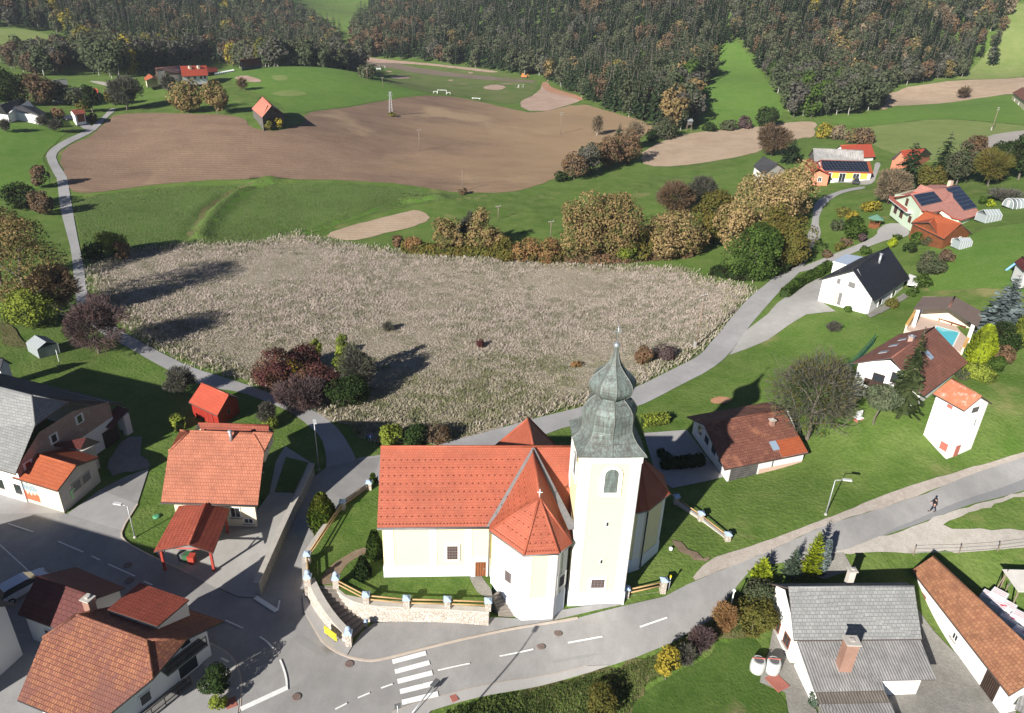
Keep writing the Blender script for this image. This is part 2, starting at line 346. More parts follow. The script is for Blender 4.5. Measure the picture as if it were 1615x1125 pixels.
def asphalt(name, c, v=.12, patch=None):
    m, nt, o = newmat(name); p = pos(nt)
    a = ramp(nt, noise(nt, p, .12, 5, .65), .35, .65); b = ramp(nt, noise(nt, p, 1.1, 5, .7, (1, .5, 1, .2)), .35, .65); d = noise(nt, p, 16, 2)
    col = mixc(nt, a, [x*(1-v) for x in c], [x*(1+v) for x in c]); col = mixc(nt, b, mixc(nt, .35, col, [x*(1-2*v) for x in c]), col); col = mixc(nt, ramp(nt, d, .3, .7), mixc(nt, .18, col, (0, 0, 0)), col)
    if patch: col = mixc(nt, ramp(nt, noise(nt, p, patch[1], 3, .5), patch[2], patch[2]+.04), col, patch[0])
    bsdf(nt, o, col, .85, (d, .3, .02), spec=.25)
asphalt('asphalt', (.31,.30,.29), .17); asphalt('old_asphalt', (.36,.35,.345), .13); asphalt('new_asphalt', (.22,.22,.222), .08); asphalt('patch_asphalt', (.27,.265,.26), .1); asphalt('pavement', (.38,.365,.35), .1); asphalt('concrete', (.4,.385,.36), .14)
ground('gravel', ((.33,.28,.24),(.42,.37,.32),(.5,.45,.4)), (.3,1.5,7), .6, .05)
ground('pale_gravel', ((.33,.30,.265),(.41,.375,.33),(.48,.445,.4)), (.15,1,6), .5, .05, fleck=((.16,.18,.08),.35,.66))
ground('cobbles', ((.2,.19,.17),(.26,.25,.225),(.33,.31,.28)), (.2,1,5), .8, .06)
ground('dirt_path', ((.16,.11,.07),(.23,.17,.12),(.3,.23,.17)), (.4,1.5,8), .6, .05)
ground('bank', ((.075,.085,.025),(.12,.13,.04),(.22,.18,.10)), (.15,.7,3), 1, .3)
plain('white_paint', (.72,.72,.7), .7, .1, 2, dirt=((.36,.35,.34), 2.5, .60)); plain('kerb', (.5,.42,.35), .85, .12, 2)
# ------------------------------------------------------------------ ground sheet
def ground_sheet():
    O = np.array([0, -45.]); rr = np.concatenate([np.geomspace(18, 1250, 620), np.geomspace(1290, 2000, 14)]); th = np.concatenate([np.linspace(-100, -47, 30)[:-1], np.linspace(-47, 47, 330), np.linspace(47, 100, 30)[1:]])
    R, A = np.meshgrid(rr, np.radians(th), indexing='ij'); X = O[0]+R*np.sin(A); Y = O[1]+R*np.cos(A); Z = T(X, Y)
    n, k = R.shape; I = np.arange(n*k).reshape(n, k); F = np.stack([I[:-1, :-1], I[1:, :-1], I[1:, 1:], I[:-1, 1:]], -1).reshape(-1, 4)[:, ::-1]
    me = npmesh('ground', np.stack([X, Y, Z], -1).reshape(-1, 3), F, ['meadow']); me.polygons.foreach_set('use_smooth', [True]*len(me.polygons))
    tag(link('ground', me), kind='structure')
ground_sheet()
WEDGE = [(1095,186),(1105,155),(1115,130),(1122,108),(1135,85),(1142,63),(1158,62),(1170,75),(1185,95),(1205,120),(1217,140),(1238,168),(1228,190),(1195,202),(1130,207)]
sheet('meadow_clearing', WEDGE, 'bright_meadow', rag=.3)
sheet('meadow_slope', [(1302,190),(1385,178),(1416,166),(1530,153),(1600,150),(1640,150),(1640,200),(1560,192),(1480,186),(1400,196),(1340,202)], 'bright_meadow', rag=.2)
sheet('meadow_hill', [(350,104),(396,98),(430,100),(500,103),(560,113),(600,128),(640,140),(690,149),(614,156),(530,171),(470,178),(452,178),(440,160),(350,128)], 'bright_meadow', rag=.2)
sheet('meadow_upper', [(0,46),(30,45),(75,54),(112,68),(100,85),(60,92),(20,96),(0,100),(-60,96),(-60,40)], 'pale_meadow')
ground('shaded_lawn', ((.035,.07,.012),(.06,.115,.02),(.10,.145,.035)), (.09,.6,4), .8, .12, fleck=((.14,.13,.06),.2,.64))  # grass darkened in colour for a slope turned away from the sun
sheet('meadow_lane', [(0,196),(60,196),(112,205),(78,236),(66,250),(84,290),(60,300),(20,300),(-60,300),(-60,196)], 'bright_meadow', rag=.2)
sheet('meadow_right', [(1300,214),(1345,203),(1400,197),(1480,187),(1560,193),(1640,201),(1640,204),(1590,209),(1549,222),(1545,250),(1480,262),(1400,240),(1345,214)], 'pale_meadow', rag=.2)
sheet('meadow_terrace', [(1450,400),(1530,372),(1560,360),(1640,350),(1640,470),(1570,455),(1500,458),(1456,462),(1470,436)], 'bright_meadow', rag=.2)
sheet('garden_lawn', [(1150,1012),(1192,1002),(1212,1042),(1196,1080),(1238,1097),(1250,1165),(950,1165),(1020,1084),(1082,1054)], 'shaded_lawn', rag=.15)  # shade of the averted slope is put into the lawn colour
sheet('rough_meadow', [(112,312),(250,295),(404,283),(560,287),(690,305),(740,307),(700,318),(640,325),(560,345),(505,366),(460,370),(404,386),(300,388),(200,396),(135,400),(122,350)], 'rough_grass', rag=.3, s=.85)
PLOUGH = [(98,262),(95,245),(112,228),(150,211),(167,192),(186,180),(240,178),(300,180),(350,181),(386,186),(397,202),(425,208),(455,205),(484,195),(476,179),(529,172.5),(614,157.5),(679,151),(714,152.5),(754,160),(808,172.5),(845,180),(913,162.5),(958,175),(1028,196),(1029,207),(1000,222),(960,236),(915,256),(890,271),(870,286),(820,300),(790,304),(740,305),(700,301),(640,291),(550,285),(440,281),(330,284),(250,291),(180,300),(118,307),(105,290)]
sheet('ditch_shade', ribbon([(300,374),(308,354),(330,327),(360,305),(395,288)], 1.6), 'bank', world=True, sm=0, rag=.25)  # dark strip painting the shade in the ditch, on top of the relief
sheet('terrace_bank', ribbon([(314,377),(324,357),(347,331),(377,309),(405,292),(428,285)], 2.6), 'bright_meadow', world=True, sm=0, rag=.25)  # brighter strip on the bank: part grass colour, part painted sunlit tone
sheet('terrace_bank', ribbon([(470,373),(520,354),(580,333),(640,319),(690,312)], 2.0), 'bright_meadow', world=True, sm=0, rag=.25)  # same on the second bank: sunlit tone mixed into the grass colour
sheet('meadow_far', [(1500,127),(1553,88),(1573,52),(1588,6),(1640,6),(1640,117),(1523,125)], 'pale_meadow')
sheet('ploughed_field', PLOUGH, 'plough', rag=.3)
sheet('sports_field', [(598,128),(620,112),(700,103),(780,114),(850,127),(845,148),(812,166),(770,160),(735,153),(690,148),(640,140)], 'pitch')
sheet('sand_field', [(812,165),(845.5,179.5),(908,162.5),(918,157.5),(868,140),(865,131),(856,130),(848,147.5)], 'sand', rag=.2)
sheet('earth_path', [(853,131),(864,129),(872,140),(920,154),(919,160),(895,154),(862,146)], 'red_earth', rag=.2)
sheet('running_track', [(557,99),(628,98),(636,104),(734,117),(828,127),(849,127),(836,132),(734,124),(652,115),(612,107),(571,104)], 'track_earth', rag=.3)
sheet('gravel_road', [(538,84),(548,76),(560,79),(574,90),(628,96.5),(714,104),(771,111),(790,114),(771,115),(714,107),(627,100),(575,99),(552,92)], 'sand', rag=.2)
sheet('right_field', [(1008,246),(1028,230),(1060,217.5),(1103,208),(1160,204),(1211,199),(1236,194.5),(1276,191),(1288,195),(1284,217),(1261,218),(1212,232.5),(1183,244),(1128,255),(1068,262.5),(1018,263)], 'tan_field', rag=.3)
sheet('upper_field', [(1400,141),(1523,126),(1640,117),(1640,147),(1568,150),(1416,166),(1384,177),(1398,163)], 'tan_field', rag=.3)
sheet('small_field', [(509,371),(569,352),(649,332),(665,333),(683,347),(641,361),(554,381),(529,378)], 'tan_field', rag=.2, sm=1)
REED = [(404,387),(454,374),(491,379),(554,391),(629,401),(716,409),(808,411),(928,421),(988,424),(1070,426),(1090,441),(1130,448),(1172,457),(1150,498),(1110,540),(1090,556),(1060,572),(1005,602),(930,632),(860,652),(800,668),(740,688),(700,698),(600,702),(566,684),(545,660),(500,640),(430,606),(380,590),(300,565),(235,532),(170,475),(150,425),(200,400),(300,390)]
sheet('reed_ground', REED, 'reed_ground', rag=.9)
sheet('bank', [(690,1128),(808,1094),(870,1081),(935,1063),(965,1055),(1005,1042),(1060,1020),(1127,980),(1160,935),(1185,950),(1200,1000),(1150,1010),(1120,1010),(1080,1050),(1020,1080),(980,1140),(690,1160)], 'bank', rag=.15)
# ------------------------------------------------------------------ roads
L_ROAD = [(380,619),(420,634),(459,651),(483,668.6),(507,690),(515,720),(514,745),(500,775),(540,760),(566,742),(560,719),(538.5,682.5),(519,663),(479,639),(433,623.5),(380,604),(300,580),(260,560),(215,536),(180,515),(150,490),(136,461),(132.5,421),(125,388.5),(116,341),(106,281),(105,279),(88,252),(90,240),(112,226),(140,212.5),(155,203),(170,185),(187,171),(172,172),(165,182.5),(148,197),(135,207),(100,222),(75,239),(72.5,250),(87,279),(90,281),(94,326),(102.5,358.5),(114,401),(117.5,466),(130,497),(155,525),(200,547),(240,571),(290,597),(330,612)]
sheet('lane', L_ROAD, 'old_asphalt', sm=1)
sheet('garage_drive', [(116,190),(137,190),(146,202),(135,207)], 'old_asphalt')
sheet('farm_lane', [(138,128),(160,129),(182,134.5),(184,145),(176,145),(171,137),(155,133)], 'pale_gravel')
CH_ROAD = [(556,724),(598,719),(650,710),(724,694),(808,671),(858,657),(925,641),(1008,609.5),(1038,594.5),(1073,577),(1103,562),(1123,538.5),(1158,496),(1183,468.5),(1212,446),(1243,416),(1266,388.5),(1276,366),(1281,350),(1283,323),(1296,311.5),(1333,299),(1362,294),(1366,298),(1334,303),(1312,313),(1296,330),(1290,350),(1296,373),(1281,388.5),(1276,403.5),(1266,423.5),(1260,431),(1236,453.5),(1212,480),(1175,523),(1150,560),(1120,584.5),(1073,608),(1033,629.5),(1008,641),(910,671),(878,678),(800,712),(700,738),(620,758),(585,768),(540,790),(520,770)]
sheet('church_road', CH_ROAD, 'old_asphalt', sm=1)
sheet('house_drive', [(1258,424),(1311,403),(1361,383),(1383.5,371),(1383.5,363),(1398,353),(1424,353),(1435,366),(1431,374),(1406,377),(1371,389),(1316,411.5),(1262,432)], 'pavement')
sheet('white_house_drive', [(1175,523),(1211,496),(1226,478.5),(1248,463.5),(1290,438),(1302,446),(1297,478),(1318,492),(1271,497),(1243,514),(1211,537),(1150,561)], 'concrete', sm=0)
sheet('hill_lane', [(1549,223),(1560,214),(1590,209),(1640,204),(1640,216),(1600,222),(1566,235),(1552,234)], 'pale_gravel')
sheet('shop_yard', [(1362,293),(1340,289),(1302,288),(1306,283),(1372,287),(1378,270),(1380,256),(1390,258),(1384,272),(1378,290)], 'concrete')
sheet('garage_yard', [(1015,684),(1083,679),(1120,729),(1142,753),(1123,758),(1060,771),(1036,754)], 'old_asphalt', sm=0)
MAIN = [(0,774),(106,812),(158,774),(200,752),(235,740),(217,796),(191,838),(193,852),(215,866),(262,889),(300,906),(345,930),(375,943),(400,945),(412,935),(440,872),(470,805),(497,752),(515,738),(560,727),(600,722),(583,768),(545,797),(512,838),(487,880),(477,945),(481,969),(497,993),(512,1018),(547,1037),(580,1044),(604,1041.5),(680,1021.5),(755,1004),(808,993),(911,976),(981,957.5),(1048,942),(1084,923),(1134,902),(1212,870),(1308,827),(1406,797),(1461,779.5),(1546,742),(1640,714),(1640,765),(1536,794.5),(1486,812),(1411,839.5),(1365,856),(1325,872),(1260,885),(1190,893),(1164,923),(1126,976),(1058,1016),(1003,1038),(963,1051),(926,1051.5),(808,1073.6),(717,1093.6),(654.6,1111),(619,1125),(560,1165),(375,1165),(377,1125),(381,1083),(379,1067),(373,1049),(362,1034),(347,1024),(324,1013),(250,985),(180,950),(100,1000),(-20,1000)]
sheet('road', MAIN, 'asphalt', sm=0, s=.9)
sheet('house_yard', [(-20,1000),(100,1000),(180,950),(250,985),(324,1013),(332,1080),(332,1168),(-30,1168)], 'old_asphalt', sm=0)
sheet('road_apron', [(0,774),(106,812),(158,774),(217,796),(191,838),(100,810),(-10,812)], 'old_asphalt', sm=0)
sheet('road_patch', [(1640,766),(1536,795),(1486,813),(1411,840),(1380,851),(1411,834),(1486,803),(1536,784),(1640,745)], 'new_asphalt', sm=0)
for P in ([(1352,866),(1385,853),(1412,852),(1400,860),(1372,866)], [(1366,848),(1380,843),(1392,845),(1385,851),(1372,853)], [(470,1000),(520,1032),(510,1040),(462,1010)], [(870,1043),(940,1031),(944,1035),(872,1048)], [(690,1012),(742,1003),(744,1008),(692,1018)]): sheet('road_patch', P, 'patch_asphalt', sm=1)
sheet('shoulder', [(1084,922),(1116,884),(1159,870),(1212,853),(1243,841),(1308,819),(1373,789),(1436,767),(1506,747),(1544,734.5),(1640,706),(1640,715),(1546,742),(1461,779.5),(1406,797),(1308,827),(1212,870),(1134,902)], 'gravel', rag=.04, sm=1)
sheet('side_track', [(1310,874),(1365,857),(1411,841),(1486,813.5),(1536,796),(1640,767),(1640,778),(1588,789.5),(1508,819),(1487,829),(1500,834),(1640,838),(1640,863),(1569,870),(1489,872.5),(1400,873),(1340,876)], 'pale_gravel', rag=.1, sm=0)
sheet('sidewalk', [(808,1092),(871,1079),(933,1061.5),(963,1051),(926,1052.5),(808,1074.6),(717,1094.6),(654.6,1112),(619,1126),(560,1166),(640,1166),(680,1123)], 'pavement', sm=0, dz=.04)
sheet('sidewalk', [(324,1014),(347,1025),(362,1035),(372,1050),(378,1068),(380,1083),(376,1125),(374,1165),(330,1165),(330,1080),(318,1040)], 'pavement', sm=0, dz=.05)
sheet('forecourt', [(547,1036),(580,1042.5),(604,1040),(680,1020),(755,1002.5),(808,991),(870,981),(905,973),(980,956),(975,950),(880,965),(820,978),(785,976),(590,985),(570,1000),(556,1021)], 'asphalt', sm=0, dz=.05)
sheet('carport_yard', [(345,931),(300,908),(258,888),(246,872),(282,806),(345,815),(400,815),(425,780),(435,730),(450,705),(497,735),(470,800),(440,870),(410,940),(400,944),(375,942),(345,929)], 'concrete', sm=0, dz=.004)
sheet('lawn_patch', [(451,722),(487,731),(464,779),(433,778)], 'lawn', sm=0, dz=.004)
sheet('cobbled_yard', [(1390,1075),(1455,1005),(1440,950),(1447,962),(1475,1000),(1537,1060),(1590,1110),(1630,1165),(1290,1165),(1290,1090)], 'cobbles', sm=0)
sheet('garden_path', [(1222,976),(1212,1030),(1203,1050),(1198,1078),(1238,1094),(1250,1165),(1300,1165),(1255,1020)], 'cobbles', sm=0)
sheet('terrace', [(1262,880),(1330,872),(1345,900),(1300,915),(1262,905)], 'cobbles', sm=0)
sheet('dirt_patch', [(232,744),(170,752),(178,716),(200,690),(225,690),(222,715),(236,728)], 'cobbles', rag=.2)
sheet('bare_soil', [(1058,850),(1080,862),(1105,880),(1119,878),(1112,890),(1092,882),(1068,868)], 'dirt_path', rag=.12)
sheet('flower_bed', [(1119,632),(1130,627),(1150,628),(1153,634),(1140,638),(1124,637)], 'red_earth', rag=.1)
sheet('vegetable_bed', [(0,505),(20,515),(38,533),(45,548),(20,550),(0,540)], 'bank', rag=.2)
for p in ([(424,120),(450,119),(456,127),(436,129)], [(425,147),(460,142),(488,148),(470,153),(435,152)]): sheet('mown_patch', p, 'pale_meadow')
sheet('plot', [(367,124),(384,119),(405,124),(415,129),(400,131),(380,127)], 'sand')
for p in ([(612,121),(640,119),(650,124),(622,125)], [(760,139),(778,133),(800,137),(790,143),(770,142)], [(607,112),(620,113),(614,115)], [(704,127),(715,126),(713,129)], [(736,114),(748,115),(742,117)], [(862,127),(866,127),(864,130)]): sheet('bare_soil', p, 'sand', rag=.2)
# kerbs
def kerb(line, w=.22, h=.12, world=False):
    P = dens(line if world else g2(line), .8, False); mb = MB(); mb.sweep([(x, y, Tz(x, y)) for x, y in P], [(-w/2, -.1), (w/2, -.1), (w/2, h), (-w/2, h)]); tag(mb.build('kerb', 'kerb'), kind='structure')
kerb(smooth([(484,970),(497,993),(512,1018),(547,1037.5),(580,1044),(604,1041.5),(680,1021.5),(755,1004),(808,993),(870,983),(911,976)], False)); kerb([(926,1052),(808,1074.2),(717,1094.2),(654.6,1111.6),(619,1125.5)], .12)
kerb(smooth([(324,1013.5),(347,1024.5),(362,1034.5),(372.5,1049.5),(378.5,1067.5),(380.5,1083),(376.5,1125)], False)); kerb(smooth([(217,796),(191,838),(193,852),(215,866),(262,889),(300,906)], False), .15)
# painted markings
LIFT[0] += .008
def stripe(a, b, w, ):
    A = np.array(g(*a)[:2]); B = np.array(g(*b)[:2]); d = (B-A)/np.linalg.norm(B-A); n = np.array([-d[1], d[0]])*w/2
    sheet('road_marking', [A+n, A-n, B-n, B+n], 'white_paint', world=True, sm=0, s=.6)
for a, b in [((619,1046),(672,1032)), ((623,1061.5),(677.5,1047)), ((627,1077),(682,1063)), ((631,1093),(686,1079.5)), ((634,1110),(691,1096.5))]: stripe(a, b, .44)
for a, b in [((690.5,1059.5),(741,1048.5)),((788,1037),(841,1026)),((895.6,1016),(950,1006)),((1009,991),(1052,976)),((601,1087.5),(619.5,1081)),((564.5,1103),(583.5,1095)),((529,1121),(547.5,1111.5)),((14,828),(53,841)),((92.5,856),(132,873)),((145,879),(158,885.5)),((171.5,892),(213.5,911)),((356,980.5),(383.5,993)),((227,919),(241,925))]: stripe(a, b, .13)
stripe((403,944),(437,966), .42); stripe((438,966),(441.5,949), .14); stripe((380,1121),(453.5,1087), .42)
for L in ([(410,1006.5),(420,1013),(427,1020),(432,1025)], [(442,1043),(448,1058),(452,1073),(453,1090)]):
    sheet('road_marking', ribbon(L, .14), 'white_paint', world=True, sm=0, s=.6)
for a, b in [((52.5,909),(0,861))]: stripe(a, b, .1)
# ------------------------------------------------------------------ building materials
tiles('red_tile', (.43,.155,.09), (.49,.185,.11), (.25,.075,.045), .25, .34); tiles('red_tile_dark', (.30,.075,.045), (.34,.09,.055), (.12,.03,.02), .3, .36)
tiles('carport_tile', (.38,.085,.05), (.43,.1,.06), (.16,.035,.02), .28, .38, bump=.9); tiles('sheet_red', (.42,.075,.04), (.44,.085,.045), (.3,.05,.03), .9, .4, rough=.45, bump=.2, spec=.4, var=.08)
tiles('orange_red', (.40,.1,.04), (.44,.115,.045), (.25,.06,.03), .3, .36, rough=.6, var=.12)
tiles('weathered_tile', (.36,.15,.075), (.24,.085,.055), (.13,.045,.03), .21, .3, patch=((.15,.06,.05),.35,.5), bump=.8)
tiles('old_orange', (.40,.19,.10), (.30,.13,.07), (.17,.075,.045), .3, .35, patch=((.17,.08,.05),.6,.58))
tiles('mossy_tile', (.29,.12,.08), (.21,.08,.055), (.10,.04,.03), .26, .36, patch=((.38,.16,.09),.4,.55), bump=.8)
tiles('brown_tile', (.27,.115,.08), (.24,.10,.07), (.14,.06,.045), .5, .34, patch=((.16,.075,.06),.3,.55)); tiles('pink_tile', (.50,.23,.18), (.53,.25,.2), (.36,.15,.12), .4, .4, var=.1)
tiles('black_tile', (.022,.023,.028), (.03,.03,.035), (.008,.008,.01), .4, .42, rough=.5, var=.1); tiles('grey_slate', (.30,.30,.29), (.24,.24,.235), (.14,.14,.14), .4, .3, patch=((.19,.2,.19),.25,.55), var=.12)
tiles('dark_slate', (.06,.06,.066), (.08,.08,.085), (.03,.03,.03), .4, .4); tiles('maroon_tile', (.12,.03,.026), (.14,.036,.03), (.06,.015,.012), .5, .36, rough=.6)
corrug('corrugated_grey', (.33,.32,.31), .24, patch=((.24,.23,.21),.5,.6)); corrug('corrugated_brown', (.19,.165,.14), .24); corrug('corrugated_red', (.2,.06,.05), .22)
corrug('pale_sheet', (.40,.39,.375), .5, bump=.3); corrug('barn_wood', (.16,.145,.13), .25, rough=.95); corrug('brown_wood', (.26,.09,.035), .22, rough=.7); corrug('dark_wood', (.06,.035,.025), .2); corrug('orange_wood', (.42,.09,.03), .3, vert=False, bump=.3)
corrug('red_board', (.38,.03,.018), .2, rough=.6); corrug('grey_plank', (.13,.12,.115), .3, vert=False)
plain('white_wall', (.7,.68,.65), .9, .05, .5, dirt=((.5,.47,.43),.8,.66)); plain('bright_wall', (.74,.73,.71), .9, .03, .5); plain('cream_wall', (.66,.58,.42), .9, .06, .5); plain('old_plaster', (.5,.46,.41), .95, .12, .8, dirt=((.3,.26,.23),1.2,.6))
plain('pink_plinth', (.55,.38,.3), .9, .08, .8); plain('yellow_wall', (.75,.55,.08), .85, .05, .5); plain('mint_wall', (.55,.66,.5), .9, .04, .5); plain('brick_orange', (.55,.2,.12), .9, .06, .6); plain('fascia', (.07,.055,.05), .6, .1); plain('white_trim', (.72,.71,.69), .6, .04); plain('grey_metal', (.36,.37,.39), .45, .08, 2, metal=.5)
plain('red_trim', (.34,.05,.035), .5, .08); plain('brown_trim', (.15,.05,.03), .6, .1); plain('dark_metal', (.04,.04,.045), .5, .1, metal=.3); plain('stucco_dark', (.17,.165,.16), .9, .1); plain('red_frame', (.4,.13,.1), .6, .08)
tiles('brick', (.36,.12,.07), (.30,.1,.06), (.4,.33,.27), .25, .085, bump=.3, var=.2); tiles('old_brick', (.42,.23,.16), (.33,.165,.115), (.5,.44,.39), .28, .1, patch=((.45,.41,.37),1.1,.58), bump=.3)
stone('rubble', (.40,.345,.29), (.54,.48,.42), (.28,.24,.2), 4.6); stone('dark_rubble', (.25,.235,.21), (.36,.34,.31), (.17,.16,.15), 4.2); plain('coping', (.42,.39,.35), .9, .12, 1.5)
def glassmat(name, c, r=.08):
    m, nt, o = newmat(name); bsdf(nt, o, c, r, spec=.6)
glassmat('glass', (.025,.03,.035)); glassmat('sky_glass', (.25,.32,.4), .15)
def solar():
    m, nt, o = newmat('solar'); u = uvc(nt); b = N(nt, 'TexBrick'); b.offset = 0; b.inputs['Scale'].default_value = 1; b.inputs['Brick Width'].default_value = 1.0; b.inputs['Row Height'].default_value = 1.25; b.inputs['Mortar Size'].default_value = .03
    b.inputs['Color1'].default_value = (.008,.01,.018,1); b.inputs['Color2'].default_value = (.011,.013,.022,1); b.inputs['Mortar'].default_value = (.13,.14,.16,1); nt.links.new(u, b.inputs['Vector']); bsdf(nt, o, b.outputs['Color'], .2, spec=.5)
solar()
# ------------------------------------------------------------------ houses
def V3(p, z): return (float(p[0]), float(p[1]), float(z))
def lerp(a, b, t): return tuple(np.array(a, float)*(1-t)+np.array(b, float)*t)
class House:
    """gable or half-hipped house. corners A front left, B front right, C back right, D back left of the eaves; R left and S right ridge ends.
    E and Z are heights over the base z0; P maps corner letters to picture positions, or ('w', x, y) world points."""
    def __init__(s, name, label, cat, z0, E, Z, P, roof, wall, over=.45, hip=None, hipz=None, fall=None, t=.16, group=None, edge='fascia', gable=None, roofb=None, Eb=None, walls=True, base=None, root=None, roofname='roof', deep=.8, right_gable=None):
        Eb = E if Eb is None else Eb
        zz = dict(A=E, B=E, C=Eb, D=Eb, R=Z, S=Z); Q = {}
        for k, v in P.items():
            if len(k) == 1: Q[k] = np.array(v[1:3]) if v[0] == 'w' else at(v[0], v[1], z0+zz[k])[:2]
        if 'R' not in Q: Q['R'] = Q['S']+(Q['A']-Q['B'])
        if 'S' not in Q: Q['S'] = Q['R']+(Q['B']-Q['A'])
        if 'A' not in Q: Q['A'] = Q['B']+(Q['R']-Q['S'])
        if 'B' not in Q: Q['B'] = Q['A']+(Q['S']-Q['R'])
        inset = fall or 0
        mir = lambda r, a: 2*r-a
        if 'D' not in Q and 'C' in Q: Q['D'] = Q['C']+(Q['A']-Q['B'])
        if 'C' not in Q and 'D' in Q: Q['C'] = Q['D']+(Q['B']-Q['A'])
        if 'C' not in Q: Q['C'] = mir(Q['S'], Q['B']); Q['D'] = mir(Q['R'], Q['A'])
        s.Q, s.z0, s.E, s.Eb, s.Z = Q, z0, E, Eb, Z
        cen = (Q['A']+Q['B']+Q['C']+Q['D'])/4
        s.root = root or thing(name, V3(cen, z0), label, cat, group)
        A, B, C, D = [V3(Q[k], z0+zz[k]) for k in 'ABCD']; R, SS = V3(Q['R'], z0+Z), V3(Q['S'], z0+Z)
        u = Q['B']-Q['A']; u = u/np.linalg.norm(u); n = np.array([-u[1], u[0]]); s.u, s.n = u, n
        HA = HB = HC = HD = None
        if hip:   # (left, right) fraction of the slope taken off the gable top; ridge ends drawn in
            hl, hr = hip if isinstance(hip, tuple) else (hip, hip)
            def onp(key, fall, a, b, c):     # picture ray met with the plane of a roof slope
                if key not in P: return fall
                a, b, c = map(np.array, (a, b, c)); nn = np.cross(b-a, c-a); dr = ray(*P[key]); return tuple(CP+dr*((a-CP)@nn/(dr@nn)))
            mid = lerp(R, SS, .5)
            if hl: HA, HD = onp('HA', lerp(R, A, hl), A, B, mid), onp('HD', lerp(R, D, hl), C, D, mid)
            if hr: HB, HC = onp('HB', lerp(SS, B, hr), A, B, mid), onp('HC', lerp(SS, C, hr), C, D, mid)
            sh = (hipz if hipz is not None else .9)
            if hl: R = (R[0]+u[0]*sh, R[1]+u[1]*sh, R[2]) if 'R' not in P else R
            if hr: SS = (SS[0]-u[0]*sh, SS[1]-u[1]*sh, SS[2]) if 'S' not in P else SS
            if hl and hl >= 1: HA = HD = None
            if hr and hr >= 1: HB = HC = None
        front = [A, B]+([HB] if HB else [])+[SS, R]+([HA] if HA else [])
        back = [C, D]+([HD] if HD else [])+[R, SS]+([HC] if HC else [])
        polys = [front, back]
        if hip:
            if hr: polys.append([HB, HC, SS] if HB else [B, C, SS])
            if hl: polys.append([HD, HA, R] if HD else [D, A, R])
        mb = MB(); mb.slab(polys, t, 0, 1, 1); s.roof = mb.build(roofname, [roof, edge], s.root)
        rc = MB()
        for a, b in [(R, SS)]+([(SS, HB or B), (SS, HC or C)] if hip and hr else [])+([(R, HA or A), (R, HD or D)] if hip and hl else []):
            rc.tube((a[0], a[1], a[2]+.0), (b[0], b[1], b[2]+.0), .11, n=6)
        rc.build('ridge_cap', [roof], s.root)
        s.P3 = dict(A=A, B=B, C=C, D=D, R=R, S=SS)
        if not walls: return
        o = over if isinstance(over, tuple) else (over,)*4     # front, right, back, left
        def ins(k, du, dn): q = Q[k]+u*du+n*dn; return (q[0], q[1])
        gA, gB, gC, gD = ins('A', o[3], o[0]), ins('B', -o[1], o[0]), ins('C', -o[1], -o[2]), ins('D', o[3], -o[2]); s.G = [gA, gB, gC, gD]
        depth = np.linalg.norm((Q['R']+Q['S']-Q['A']-Q['B'])/2); sf = (Z-E)/max(.1, depth); depb = np.linalg.norm((Q['R']+Q['S']-Q['D']-Q['C'])/2); sb = (Z-Eb)/max(.1, depb)
        hf = z0+E+sf*o[0]-t-.02; hb = z0+Eb+sb*o[2]-t-.02; zb = z0-deep if base is None else base; s.hf, s.hb = hf, hb
        hl, hr = (hip if isinstance(hip, tuple) else (hip, hip)) if hip else (0, 0)
        def gab(p0, p1, z1, z2, rdg, h, m=0):
            top = (rdg[0], rdg[1], z0+Z-t-.05)
            pts = [V3(p0, zb), V3(p1, zb), V3(p1, z2)]
            if h and h >= 1: pass
            elif h:
                f = .93*(1-h); pts += [lerp(V3(p1, z2), top, f), lerp(V3(p0, z1), top, f)]
            else: pts.append(top)
            pts.append(V3(p0, z1)); return pts
        mr = lambda a, b, k: np.array(a)+(np.array(b)-np.array(a))*k
        kk = np.linalg.norm(np.array(gB)-Q['S'])/(np.linalg.norm(np.array(gB)-Q['S'])+np.linalg.norm(np.array(gC)-Q['S'])); kl = np.linalg.norm(np.array(gA)-Q['R'])/(np.linalg.norm(np.array(gA)-Q['R'])+np.linalg.norm(np.array(gD)-Q['R']))
        w = MB(); w.poly([V3(gA, zb), V3(gB, zb), V3(gB, hf), V3(gA, hf)]); w.poly([V3(gC, zb), V3(gD, zb), V3(gD, hb), V3(gC, hb)])
        gm = 1 if gable else 0
        w.poly(gab(gB, gC, hf, hb, mr(gB, gC, kk), hr), 2 if right_gable else gm); w.poly(gab(gD, gA, hb, hf, mr(gD, gA, 1-kl), hl), gm)
        s.wall = w.build('wall', [wall]+([gable] if gable else [wall])+([right_gable] if right_gable else []), s.root)
    def w2(s, side, a):
        i = 'frbl'.index(side); p, q = np.array(s.G[i]), np.array(s.G[(i+1) % 4]); L = np.linalg.norm(q-p); d = (q-p)/L; a = a*L if abs(a) <= 1 else a; return p+d*a, d, np.array([d[1], -d[0]])
